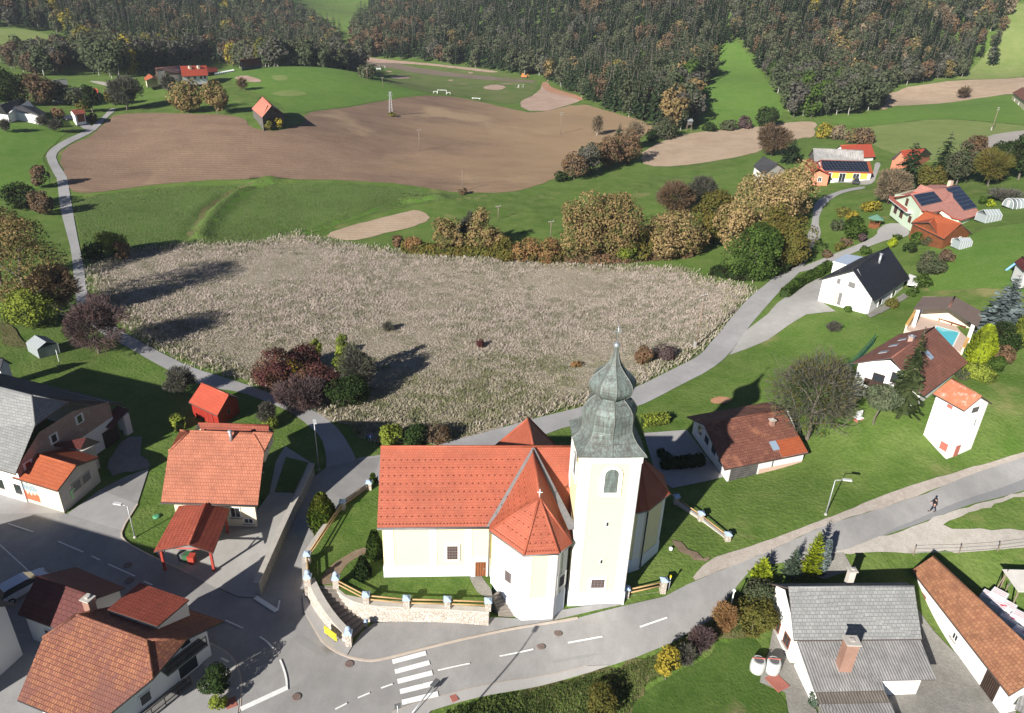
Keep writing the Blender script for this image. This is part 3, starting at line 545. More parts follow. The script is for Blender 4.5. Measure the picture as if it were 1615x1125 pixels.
    def panel(s, name, side, a, z, w, h, mats, t=.05, frame=None, fw=.09, label=None, mull=0, sill=False, off=0):
        "window, door or other wall piece: centre at fraction a along a side, bottom z over the base"
        c, d, n = s.w2(side, a); rz = math.atan2(d[1], d[0]); zz = s.z0+z; c = c+n*off
        mb = MB(); mb.box((c[0]+n[0]*t*.2, c[1]+n[1]*t*.2, zz), (w, t, h), rz); o = mb.build(name, mats, s.root)
        if label: o['label'] = label
        if frame:
            f = MB(); q = c+n*t*.5
            for k in (-1, 1): e = q+d*k*(w/2+fw/2-.01); f.box((e[0], e[1], zz-fw), (fw, t+.05, h+2*fw), rz)
            for z2 in (zz-fw, zz+h): f.box((q[0], q[1], z2+.002), (w-.02, t+.05, fw), rz)
            for k in range(mull): e = q+d*w*((k+1)/(mull+1)-.5); f.box((e[0], e[1], zz+.004), (.05, t+.03, h-.01), rz)
            f.build('frame', frame, o)
            if sill: q2 = c+n*.12; x = MB(); x.box((q2[0], q2[1], zz-fw-.06), (w+.3, .24, .05), rz); x.build('sill', 'coping', o)
        return o
    def win(s, side, a, z, w=.9, h=1.1, frame='white_trim', mull=1): return s.panel('window', side, a, z, w, h, 'glass', frame=frame, mull=mull, sill=True)
    def door(s, side, a, w=1, h=2, m='brown_wood', frame='white_trim', name='door'):
        o = s.panel(name, side, a, .02, w, h, m, frame=frame, t=.07)
        c, d, n = s.w2(side, a); q = c+d*w*.38+n*.09; k = MB(); k.box((q[0], q[1], s.z0+1), (.05, .1, .16), math.atan2(d[1], d[0])); k.build('handle', 'grey_metal', o); return o
    def chimney(s, x, y, zr, w=.6, h=1.2, m='brick', cap='coping', px=None, label=None):
        "masonry stack through the roof with its top at z0+zr+h"
        mb = MB(); mb.box((x, y, s.z0+zr-.9), (w, w*.9, h+.9), math.atan2(s.u[1], s.u[0])); o = mb.build('chimney', m, s.root if not s.roof else s.roof)
        c = MB(); c.box((x, y, s.z0+zr+h+.003), (w+.2, w*.9+.2, .09), math.atan2(s.u[1], s.u[0])); c.box((x, y, s.z0+zr+h+.095), (w*.45, w*.4, .14), math.atan2(s.u[1], s.u[0])); c.build('chimney_cap', cap, s.root); return o
    def on(s, face, a, b):
        "point on front/back slope: a along the eaves 0..1, b up the slope 0..1"
        p = s.P3; lo, hi = (('A','B'),('R','S')) if face == 'f' else (('C','D'),('S','R'))
        return np.array(lerp(lerp(p[lo[0]], p[lo[1]], a), lerp(p[hi[0]], p[hi[1]], a), b))
    def patch(s, name, face, a0, a1, b0, b1, m, t=.08, lift=.03, parent=None, frame=None):
        P = [s.on(face, a, b)+np.array([0, 0, lift+t]) for a, b in ((a0, b0), (a1, b0), (a1, b1), (a0, b1))]
        mb = MB(); mb.slab([[tuple(p) for p in P]], t, 0, 1, 1); return mb.build(name, [m, frame or 'grey_metal'], parent or s.root)
    def gutter(s, k=('A', 'B'), m='fascia', pipe=None):
        a, b = s.P3[k[0]], s.P3[k[1]]; n = s.n*(-1 if k == ('A', 'B') else 1); q = n*.07
        mb = MB(); mb.tube((a[0]+q[0], a[1]+q[1], a[2]-.1), (b[0]+q[0], b[1]+q[1], b[2]-.1), .08, n=6); mb.build('gutter', m, s.root)
# --- red-tiled house with its carport
h = House('tiled_house', 'pale house with half-hipped bright red tiled roof and grey vent beside the lane', 'house', .5, 3.1, 7.6, dict(A=(253.7,792), B=(406.5,797), HA=(266,712), HB=(416.5,713), R=(299,680), S=(399,683), HC=(431,683), HD=(284,679)), 'red_tile', 'cream_wall', over=(.9,.7,.7,.7), hip=(.42,.42))
for a in (.3, .75): h.win('f', a, .9)
h.win('f', .9, .2, .8, .5); h.win('r', .3, 1, 1, 1.2, 'brown_trim'); h.win('r', .6, 3.9, 1, 1.2, 'brown_trim'); h.win('r', .75, .9, 1, 1.2, 'brown_trim'); h.win('l', .4, 1); h.door('r', .45)
bl = MB(); c, d, n = h.w2('r', .6); q = c+n*.6; bl.box((q[0], q[1], h.z0+2.9), (3.4, 1.1, .15), math.atan2(d[1], d[0])); bl.build('balcony', 'concrete', h.root); bl = MB(); q = c+n*1.12; bl.box((q[0], q[1], h.z0+3.052), (3.4, .08, .95), math.atan2(d[1], d[0])); bl.build('balcony_rail', 'dark_wood', h.root)
q = at(364, 690, .5+7.4); mb = MB(); mb.tube((q[0], q[1], 7.4), (q[0], q[1], 8.5), .16, n=8); mb.lathe((q[0], q[1], 8.5), [(.26,0),(.26,.12),(.1,.25)], 8); mb.build('roof_vent', 'grey_metal', h.root)
h.gutter()
d3 = House('dormer', None, None, .5, 5.6, 7.3, dict(A=(307,676), B=(432,680), R=(313,668), S=(424,671)), 'red_tile_dark', 'cream_wall', root=h.root, roofname='rear_roof', over=.3, base=4.6)
def posts(root, pts, z0, z1, w, m, name='post'):
    for x, y in pts: mb = MB(); mb.box((x, y, z0), (w, w, z1-z0)); mb.build(name, m, root)
c = House('carport', 'open timber carport with red tiled gable roof on red posts in front of the house', 'carport', .2, 2.5, 3.5, dict(B=(242,870.5), C=(336,872.5), S=(297,859), R=(326,794.5), A=(282,798), D=(362.5,803)), 'carport_tile', 'red_frame', walls=False, t=.12)
Q = c.Q; cc = sum(Q[k] for k in 'ABCD')/4
for k, (a, b) in dict(A=('w1', 0), B=('w2', 0), C=('w3', 0), D=('w4', 0)).items():
    p = Q[k]+(cc-Q[k])*.16; mb = MB(); mb.box((p[0], p[1], .1), (.2, .2, 2.75)); q = p+(cc-p)/np.linalg.norm(cc-p)*.7; mb.tube((p[0], p[1], 1.8), (q[0], q[1], 2.6), .07, n=4); mb.build('post', 'red_trim', c.root)
for k1, k2 in (('B','C'), ('A','D'), ('A','B'), ('C','D')):
    p, q = [Q[k]+(cc-Q[k])*.16 for k in (k1, k2)]; mb = MB(); mb.tube(V3(p, 2.72), V3(q, 2.72), .1, n=4); mb.build('beam', 'red_trim', c.root)
# --- red garden shed
s4 = House('shed', 'small red boarded shed with bright red sheet roof beside the lane', 'shed', -.3, 1.9, 3.6, dict(R=(317.5,604.5), S=(361,623), A=(297.5,634.5), B=(342.5,656), C=(378,628)), 'sheet_red', 'red_board', over=.2)
s4.door('f', .7, .9, 1.7, 'red_board', 'red_trim'); s4.panel('window', 'r', .5, .9, .6, .5, 'glass', frame='red_trim')
# --- old farmhouse on the left
def old_farmhouse():
    z0 = -.3; E, Z = 4.3, 9.0
    B = at(24,748,z0+E); C = at(195,637,z0+E); Sr = at(50,624,z0+Z); HB = at(55,671,z0+6.9); HC = at(107.5,634.5,z0+6.9)
    e0 = at(0,741,z0+E); u = (B-e0)[:2]; u = u/np.linalg.norm(u); u = .5*u+.5*(Sr-at(0,611,z0+Z))[:2]/np.linalg.norm((Sr-at(0,611,z0+Z))[:2]); L = 22
    A = B-np.array([*u, 0])*L; D = C-np.array([*u, 0])*L; R = Sr-np.array([*u, 0])*L
    root = thing('farmhouse', V3((B+C)[:2]/2, z0), 'large old farmhouse with light grey tiled roof and crumbling brick gable', 'house')
    P = lambda a: tuple(float(x) for x in a)
    mb = MB(); mb.slab([[P(A), P(B), P(HB), P(Sr), P(R)]], .16, 0, 2, 2); mb.slab([[P(C), P(D), P(R), P(Sr), P(HC)]], .16, 1, 2, 2); mb.slab([[P(HB), P(HC), P(Sr)]], .16, 0, 2, 2); mb.build('roof', ['grey_slate', 'dark_slate', 'fascia'], root)  # back slope's shade put into its colour, dark slate against the grey front
    mb = MB(); mb.tube(P(R), P(Sr), .12); mb.tube(P(Sr), P(HB), .12); mb.tube(P(Sr), P(HC), .1); mb.build('ridge_cap', 'grey_slate', root)
    n = np.array([-u[1], u[0]]); gB = B[:2]-u*.4+n*.5; gC = C[:2]-u*.5-n*1.4; gA = A[:2]+n*.5; gD = D[:2]-n*.8
    w = MB(); w.poly([V3(gA,-1.3), V3(gB,-1.3), V3(gB, z0+E+.15), V3(gA, z0+E+.15)]); w.poly([V3(gC,-1.3), V3(gD,-1.3), V3(gD, z0+E+.3), V3(gC, z0+E+.9)])
    h1 = lerp(V3(gB, 0), V3(gC, 0), .27); h2 = lerp(V3(gB, 0), V3(gC, 0), .62)
    lo = lambda z: None
    w.poly([V3(gB,-1.3), V3(gC,-1.3), V3(gC,z0+3.2), V3(gB,z0+3.2)], 0); w.poly([V3(gB,z0+3.2), V3(gC,z0+3.2), V3(gC,z0+E+.9), V3(h2,z0+6.7), V3(h1,z0+6.7), V3(gB,z0+E+.15)], 1)
    w.build('wall', ['white_wall', 'old_brick'], root)
    d = (gC-gB)/np.linalg.norm(gC-gB); nn = np.array([d[1], -d[0]]); rz = math.atan2(d[1], d[0]); LL = np.linalg.norm(gC-gB)
    for k, (a, z, m) in enumerate(((.1, 3.6, 'red_board'), (.38, 4.7, 'glass'), (.66, 5.0, 'glass'), (.42, 1.4, 'glass'))):
        q = gB+d*LL*a+nn*.02; mb = MB(); mb.box((q[0], q[1], z0+z), (.6, .06, .85), rz); o = mb.build('window', m, root); f = MB()
        for e in (-.42, .42): r = q+d*e; f.box((r[0], r[1], z0+z-.12), (.24, .08, 1.09), rz)
        for e in (-.12, .85): f.box((q[0], q[1], z0+z+e), (.6, .08, .12), rz)
        f.build('frame', 'white_wall', o)
    for a in (.05, .16): q = A[:2]*a+B[:2]*(1-a)+n*.48; mb = MB(); mb.box((q[0], q[1], z0+1.3), (.9, .06, 1.1), math.atan2(u[1], u[0])); o = mb.build('window', 'glass', root); f = MB(); f.box((q[0], q[1], z0+1.15), (1.1, .1, .1), math.atan2(u[1], u[0])); f.build('sill', 'coping', o)
    # lean-to roof over the back door
    p = [at(203,646,z0+3.4), at(174,677,z0+2.5), at(155,668,z0+2.7), at(184,640,z0+3.6)]; mb = MB(); mb.slab([[P(x) for x in (p[1], p[0], p[3], p[2])]], .1, 0, 1, 1); mb.build('porch_roof', ['corrugated_red', 'fascia'], root)
    for px, py in ((203,684), (196,676)): q = g(px, py); mb = MB(); mb.box((q[0], q[1], -1), (.9, .5, 3.4), rz); mb.build('porch_pier', 'white_wall', root)
    q = gB+d*LL*.93-np.array([0, 0]); mb = MB(); mb.box((q[0]+nn[0]*.03, q[1]+nn[1]*.03, z0-.4), (2.2, .1, 2.5), rz); mb.build('barn_door', 'dark_wood', root)
    return root
fr = old_farmhouse()
an = House('annex', 'low annex with orange-red roof, mural wall and green emblem at the farmhouse corner', 'annex', 0, 3.0, 4.3, dict(R=(56,716), S=(120,734.5), A=(19,753), B=(90,774.5), C=(156,721)), 'orange_red', 'cream_wall', over=(.25,.25,.3,.2), roofb='maroon_tile', right_gable='old_plaster')
def mural():
    "two rows of upright coloured bars on the street wall of the annex"
    mb = MB(); c0, d, n = an.w2('f', .5); rz = math.atan2(d[1], d[0]); L = np.linalg.norm(np.array(an.G[1])-np.array(an.G[0])); hs = [.55,.7,.35,.62,.3,.6,.42,.66]
    for i in range(9):
        p = np.array(an.G[0])+d*(.55+i*.235)+n*.015; a = hs[i % 8]
        mb.box((p[0], p[1], 1.55+(.15 if i % 2 else 0)), (.15, .03, .9-(.25 if i % 3 else 0)), rz, 0); mb.box((p[0], p[1], .45), (.17, .03, .35+a*1.0), rz, 1)
    plain('mural_blue', (.25,.35,.42), .8, .1); plain('mural_red', (.62,.13,.06), .8, .1); plain('emblem_green', (.35,.72,.3), .6, .05); mb.build('mural', ['mural_blue', 'mural_red'], an.root)
    c0, d, n = an.w2('r', .26); rz = math.atan2(d[1], d[0]); mb = MB(); c0 = c0+n*.03; mb.box((c0[0], c0[1], .75), (.2, .06, 1.0), rz); e = c0+d*.3; mb.box((e[0], e[1], 1.56), (.4, .06, .19), rz); mb.build('emblem', 'emblem_green', an.root)
mural(); an.panel('window', 'r', .42, 1.3, 1.1, .9, 'stucco_dark', frame='coping'); an.panel('window', 'r', .68, 1.3, 1.1, .9, 'stucco_dark', frame='coping')
P = [at(114,722,3.9), at(150,694,3.6), at(158,696,3.1), at(127,709,3.1)]; P = [at(75,702,4.25), at(112,705,3.3), at(127,708.5,3.1), at(157,696.5,3.1), at(136,690,4.2)]
mb = MB(); mb.slab([[tuple(P[i]) for i in (0, 1, 2, 3, 4)]], .12, 0, 1, 1); mb.build('side_roof', ['maroon_tile', 'fascia'], an.root)
q = at(140,712,1.5); mb = MB(); mb.prism([tuple(at(a, b, z)[:2]) for a, b, z in ((118,722,2.6),(150,706,2.6),(140,697,3),(108,712,3))], -.5, 2.9); mb.build('side_wall', 'old_plaster', an.root)
# --- big hip-roofed house at the lower left
h5 = House('corner_house', 'white corner house with large weathered orange half-hipped roof and brick chimney', 'house', 0, 3.2, 6.6, dict(R=(120.3,969.5), S=(232,1009.7), HB=(240.6,1071), HC=(295.7,1007), HA=(67.7,1006), A=(27,1104), C=(353.4,979.6)), 'weathered_tile', 'bright_wall', over=(.8,.9,1.0,.8), hip=(.45,.45), edge='dark_metal')
P5 = h5.P3
for side, a, z, w, hh in (('r',.78,.2,1.6,1.9), ('r',.4,.6,.8,.9), ('r',.12,.6,.8,.9), ('r',.8,2.9,.8,1.2)): h5.panel('window', side, a, z, w, hh, 'glass', frame='white_trim')
for a0, a1, z in ((.55,.92,2.55), (.25,.72,.0)):
    c0, d, n = h5.w2('r', (a0+a1)/2); L = np.linalg.norm(np.array(h5.G[2])-np.array(h5.G[1]))*(a1-a0); rz = math.atan2(d[1], d[0]); q = c0+n*.55
    mb = MB(); mb.box((q[0], q[1], z), (L, 1.1, .14), rz); o = mb.build('balcony', 'stucco_dark', h5.root); mb = MB(); q = c0+n*1.05
    for k in range(5): e = q+d*L*(k/4-.5)*.98; mb.box((e[0], e[1], z+.142), (.05, .05, .85), rz)
    for zz in (.4, .95): mb.box((q[0], q[1], z+zz), (L, .05, .05), rz)
    mb.build('railing', 'dark_wood', o)
q = at(139,947,6.9); h5.chimney(q[0], q[1], 5.9, .62, 1.15, 'brick', 'coping')
P = [at(169,961,6.05), at(248,988,6.05), at(298,945.8,5.3), at(220.6,919.4,5.3)]; mb = MB(); mb.slab([[tuple(p) for p in P]], .14, 0, 1, 1); mb.build('dormer_roof', ['carport_tile', 'fascia'], h5.root)
mb = MB(); I2 = [tuple(lerp(p, sum(P)/4, .06)[:2]) for p in P]; mb.prism(I2, 3.2, [5.85, 5.85, 5.1, 5.1]); mb.build('dormer_wall', 'white_wall', h5.root)
# dark red garage behind it, dark-roofed neighbour at the frame edge
hg = House('garage', 'low garage with dark maroon hipped tile roof behind the corner house', 'garage', 0, 3.1, 4.9, dict(R=(57.6,909.4), S=(152,942.5), A=(27.5,968.3), C=(196.7,927), D=(119,894.4)), 'maroon_tile', 'white_wall', over=.3)
hg.win('f', .4, .9)
h6 = House('edge_house', 'tall white neighbour house with dark brown tiled roof at the left frame edge', 'house', 0, 5.2, 8.2, dict(B=('w', -39.0, 33.5), C=('w', -37.2, 40.7), S=('w', -38.6, 37.1), A=('w', -58, 39.0), D=('w', -56, 46.2), R=('w', -57, 42.6)), 'dark_slate', 'bright_wall', over=.45)
h6.win('r', .5, 1.2); h6.win('r', .5, 3.6)
# --- grey-roofed house lower right, three roofs
h7 = House('grey_roof_house', 'white house with grey tiled roof above a corrugated lower roof', 'house', -2.5, 2.9, 5.6, dict(R=(1243.6,927), S=(1441.6,924.5), A=(1252.4,1009.7), B=(1454,1008), D=(1217,920.7), C=(1430,919)), 'grey_slate', 'bright_wall', over=(.2,.3,.3,.3), Eb=4.6)
q = at(1345,910,3.6); h7.chimney(q[0]+.1, q[1]+.5, 5.2, .55, 1.2, 'old_plaster')
z = -2.5
P = [at(1257,1012,z+2.75), at(1451.6,1010,z+2.75), at(1477,1072,z+1.9), at(1390,1073.6,z+1.9), at(1395,1089,z+1.7), at(1285,1092,z+1.7)]
mb = MB(); mb.slab([[tuple(P[i]) for i in (0, 5, 4, 3, 2, 1)]], .07, 0, 1, 1); lr = mb.build('lower_roof', ['corrugated_grey', 'fascia'], h7.root)
P2 = [at(1286,1092,z+1.6), at(1396.5,1089.5,z+1.6), at(1412,1128,z+1.1), at(1430,1165,z+.9), at(1310,1165,z+.9), at(1297.5,1126,z+1.1)]
P2 = [at(1286,1092,z+1.6), at(1396,1089.5,z+1.6), at(1404,1108,z+1.4), at(1291,1110,z+1.4)]; P3_ = [at(1292,1110,z+1.3), at(1405,1108,z+1.3), at(1430,1170,z+1.0), at(1312,1170,z+1.0)]
mb = MB(); mb.slab([[tuple(P2[i]) for i in (0, 3, 2, 1)]], .06, 0, 1, 1); mb.build('shed_roof', ['corrugated_brown', 'fascia'], h7.root); mb = MB(); mb.slab([[tuple(P3_[i]) for i in (0, 3, 2, 1)]], .06, 0, 1, 1); mb.build('porch_roof', ['corrugated_grey', 'fascia'], h7.root)
I2 = [tuple(lerp(P[i], sum(P)/6, .05)[:2]) for i in (0, 5, 4, 3)]; mid = tuple(lerp(P[3], P[1], .45)[:2]); mb = MB(); mb.prism([I2[0], I2[1], tuple(lerp(P[4], sum(P)/6, .07)[:2]), tuple(lerp(P[3], sum(P)/6, .1)[:2]), tuple(lerp(P[2], sum(P)/6, .22)[:2]), tuple(lerp(P[1], sum(P)/6, .1)[:2])], -3.3, [z+2.6, z+1.6, z+1.55, z+1.75, z+1.8, z+2.6]); mb.build('lower_wall', 'bright_wall', h7.root)
q = at(1351,1006,z+5.2); q = at(1332,1056,z+2.2); mb = MB(); mb.box((q[0], q[1]+.25, z+1.2), (1.0, .85, 3.9)); ch7 = mb.build('chimney', 'brick', h7.root); mb = MB(); mb.box((q[0], q[1]+.25, z+5.103), (1.2, 1.05, .12)); mb.box((q[0], q[1]+.25, z+5.225), (.35, .3, .08)); mb.build('chimney_cap', 'coping', h7.root)
h7.win('l', .35, 1.0, .8, 1.0, 'brown_trim'); h7.win('l', .75, 1.0, .8, 1.0, 'brown_trim')
# --- long orange barn
b8 = House('barn', 'long white outbuilding with patchy old orange tiled roof at the right edge', 'barn', -2.5, 2.5, 4.7, dict(R=(1471.6,876.8), A=(1438,899.4), B=(1592,1097.4), S=(1660,1056)), 'old_orange', 'bright_wall', over=(.35,.25,.35,.3), gable='bright_wall')
b8.panel('door', 'f', .86, .05, 1.6, 2.0, 'dark_wood'); b8.panel('door', 'f', .1, .9, 1.6, .5, 'old_orange'); b8.win('f', .5, 1, .6, .6)
P = b8.P3; lo = np.array(P['B']); mb = MB(); q = lo+np.array([.5, -.4, -1.2]); mb.slab([[V3(q, -1.0), V3(q+np.array([3.2, -2.6, 0]), -1.0), V3(q+np.array([4.2, -.6, 0]), -.5), V3(q+np.array([1.4, 1.6, 0]), -.5)]], .07, 0, 1, 1); mb.build('side_roof', ['corrugated_grey', 'fascia'], b8.root)
# --- garage house with mossy roof
g9 = House('garage_house', 'long low garage building with mossy brown-red tiled roof and window row', 'garage', 1, 2.1, 4.3, dict(R=(1110.5,669.5), S=(1236,645), A=(1143,741), B=(1275,714.5), D=(1083,657), C=(1213,634)), 'mossy_tile', 'white_wall', over=(.35,.25,.4,.9), edge='fascia')
g9.panel('shutter', 'f', .2, .1, 3.6, 1.75, 'grey_plank', t=.05); g9.panel('plinth', 'f', .7, -.5, 5.9, 1.4, 'pink_plinth', t=.06); g9.panel('post', 'f', .58, 0, .12, 2.0, 'dark_metal')
for a in (.2, .4, .6, .8): g9.panel('window', 'l', a, 1.0, 1.25, .95, 'glass', frame='white_trim')
g9.patch('new_tiles', 'f', .68, .998, .01, .36, 'orange_red', .04, .01); g9.patch('skylight', 'f', .62, .70, .17, .36, 'sky_glass', .08)
q = at(1218,670,1+3.8); g9.chimney(q[0], q[1]+.2, 3.1, .5, 1.2, 'brick')
# --- transformer tower
t11 = House('transformer_tower', 'tall narrow white transformer tower with small rusty orange gabled roof', 'tower', 3, 7.0, 8.5, dict(R=(1501,597), S=(1548.5,625.7), A=(1471,620.7), B=(1521,648), C=(1565,636.5)), 'old_orange', 'bright_wall', over=(.3,.25,.3,.3), edge='fascia')
MATS['tower_roof'] = plain('tower_roof', (.45,.16,.085), .8, .18, 1.2, dirt=((.5,.36,.3),1.6,.55)); t11.roof.data.materials[0] = MATS['tower_roof']
t11.panel('hatch', 'f', .78, 1.3, .9, .95, 'red_frame'); t11.panel('door', 'r', .35, .05, .75, 2.0, 'red_frame'); t11.panel('vent', 'r', .7, 4.3, .3, .9, 'stucco_dark', frame='white_trim'); t11.panel('louvre', 'r', .5, 6.2, 1.2, .7, 'grey_plank', frame='white_trim'); t11.panel('insulator', 'f', .55, 6.3, .6, .35, 'red_frame', t=.2); t11.panel('plinth', 'f', .5, -.9, 2.9, 1.2, 'pink_plinth', t=.1)
# --- black-roofed house
h12 = House('black_roof_house', 'modern white gabled house with plain black roof and steel flue', 'house', 5, 3.1, 7.0, dict(R=(1344.7,424.7), S=(1402,389.7), A=(1378.5,474.7), B=(1434.7,438.5), D=(1291,441)), 'black_tile', 'bright_wall', over=(.5,.4,.5,.5), edge='dark_metal')
for a, z, w, hh in ((.42,3.6,1.3,.9), (.68,3.4,.7,.9)): h12.panel('window', 'l', 1-a, z, w, hh, 'stucco_dark', frame='white_trim', fw=.05)
h12.panel('door', 'l', .42, .1, .7, 2.1, 'stucco_dark', frame='white_trim'); h12.panel('door', 'l', .36, .1, .5, 2.1, 'pink_plinth'); h12.panel('window', 'f', .3, .9, 1.6, 1.1, 'glass', frame='white_trim'); h12.panel('window', 'f', .7, .9, 1.6, 1.1, 'glass', frame='white_trim')
q = at(1389,405,5+7.2); mb = MB(); mb.tube((q[0], q[1], 10.5), (q[0], q[1], 12.6), .2, n=10); mb.tube((q[0], q[1], 12.6), (q[0], q[1], 12.75), .3, n=10); mb.build('flue', 'grey_metal', h12.root)
def flat(root, name, pts, z, base, roofm, wallm, t=.25):
    B = [tuple(at(a, b, z)[:2]) for a, b in pts]; mb = MB(); mb.slab([[V3(p, z) for p in B]], t, 0, 1, 1); mb.build(name+'_roof', [roofm, 'white_trim'], root)
    c0 = np.mean(np.array(B), 0); mb = MB(); mb.prism([tuple(np.array(p)*.93+c0*.07) for p in B], base, z-t-.003); mb.build(name+'_wall', wallm, root)
plain('flat_roof', (.36,.42,.52), .5, .06); flat(h12.root, 'extension', [(1313.5,412),(1342,420),(1366,406),(1334,400.5)], 5+3.4, 3.5, 'flat_roof', 'bright_wall')
B = [at(a, b, 7.6) for a, b in ((1431,448),(1446,450),(1453,439),(1434,432))]; mb = MB(); mb.slab([[tuple(p) for p in B]], .2, 0, 0, 0); mb.build('patio_roof', ['white_trim'], h12.root); posts(h12.root, [tuple(B[1][:2]*.95+B[3][:2]*.05)], 4.5, 7.5, .2, 'white_trim')
pr = [g(*p) for p in ((1365,497),(1425,464),(1432,470),(1390,495),(1372,503))]; sheet('stone_terrace', [tuple(p[:2]) for p in pr], 'cobbles', world=True, sm=0)
B = [(1289,492),(1318,489),(1322,483)]
# --- house with red-brown roof and pool pavilion
h10 = House('red_brown_house', 'white chalet house with large red-brown roof, skylights and dark balcony', 'house', 5.5, 2.5, 5.4, dict(R=(1406,564.5), S=(1473.5,516), A=(1457,625), B=(1527,572), D=(1342,573), C=(1418,527)), 'brown_tile', 'bright_wall', over=(.6,.5,.6,.8), edge='fascia', deep=1.2, Eb=3.6)
for a0, b0 in ((.30,.55), (.50,.48)): h10.patch('skylight', 'f', a0, a0+.07, b0, b0+.2, 'sky_glass', .1)
for a0 in (.3, .5, .72): h10.patch('skylight', 'b', a0, a0+.06, .4, .62, 'sky_glass', .1)
for a, z, w, hh in ((.6,2.6,1.0,1.2), (.35,1.7,1.2,1.3), (.3,-.4,1,1.2)): h10.panel('window', 'l', a, z, w, hh, 'glass', frame='dark_wood')
for z, w in ((1.5,4.6),):
    c0, d, n = h10.w2('l', .5); rz = math.atan2(d[1], d[0]); q = c0+n*.6; mb = MB(); mb.box((q[0], q[1], 5.5+z), (w, 1.1, .15), rz); o = mb.build('balcony', 'white_trim', h10.root); q = c0+n*1.12; mb = MB(); mb.box((q[0], q[1], 5.5+z+.153), (w+.1, .1, .9), rz); mb.build('railing', 'dark_wood', o)
q = at(1438,533,5.5+5.6); h10.chimney(q[0], q[1], 4.9, .6, .9, 'old_brick', 'grey_metal')
P = [h10.on('f', .42, .99), h10.on('f', .42, .55), h10.on('f', .1, .55)]
pv = House('pool_pavilion', 'open poolside pavilion with low brown gabled roof on white pillars', 'pavilion', 7.5, 2.6, 3.9, dict(D=(1441,487), C=(1455,468.5), S=(1506,468), R=(1497,485), A=(1542,514.7), B=(1552,493.5)), 'brown_tile', 'cream_wall', walls=False)
MATS['pavilion_roof'] = plain('pavilion_roof', (.17,.125,.105), .8, .12, .8, dirt=((.10,.08,.06),.8,.58)); pv.roof.data.materials[0] = MATS['pavilion_roof']
cc = sum(pv.Q[k] for k in 'ABCD')/4
posts(pv.root, [tuple(pv.Q[k]*.86+cc*.14) for k in 'ABCD'], 7.2, 10.0, .35, 'bright_wall', 'pillar'); q0, q1 = pv.Q['B']*.85+cc*.15, pv.Q['C']*.85+cc*.15
mb = MB(); m_ = (q0+q1)/2; dd = q1-q0; mb.box((m_[0], m_[1], 7.3), (np.linalg.norm(dd), .2, 2.4), math.atan2(dd[1], dd[0])); mb.build('rear_wall', 'cream_wall', pv.root)
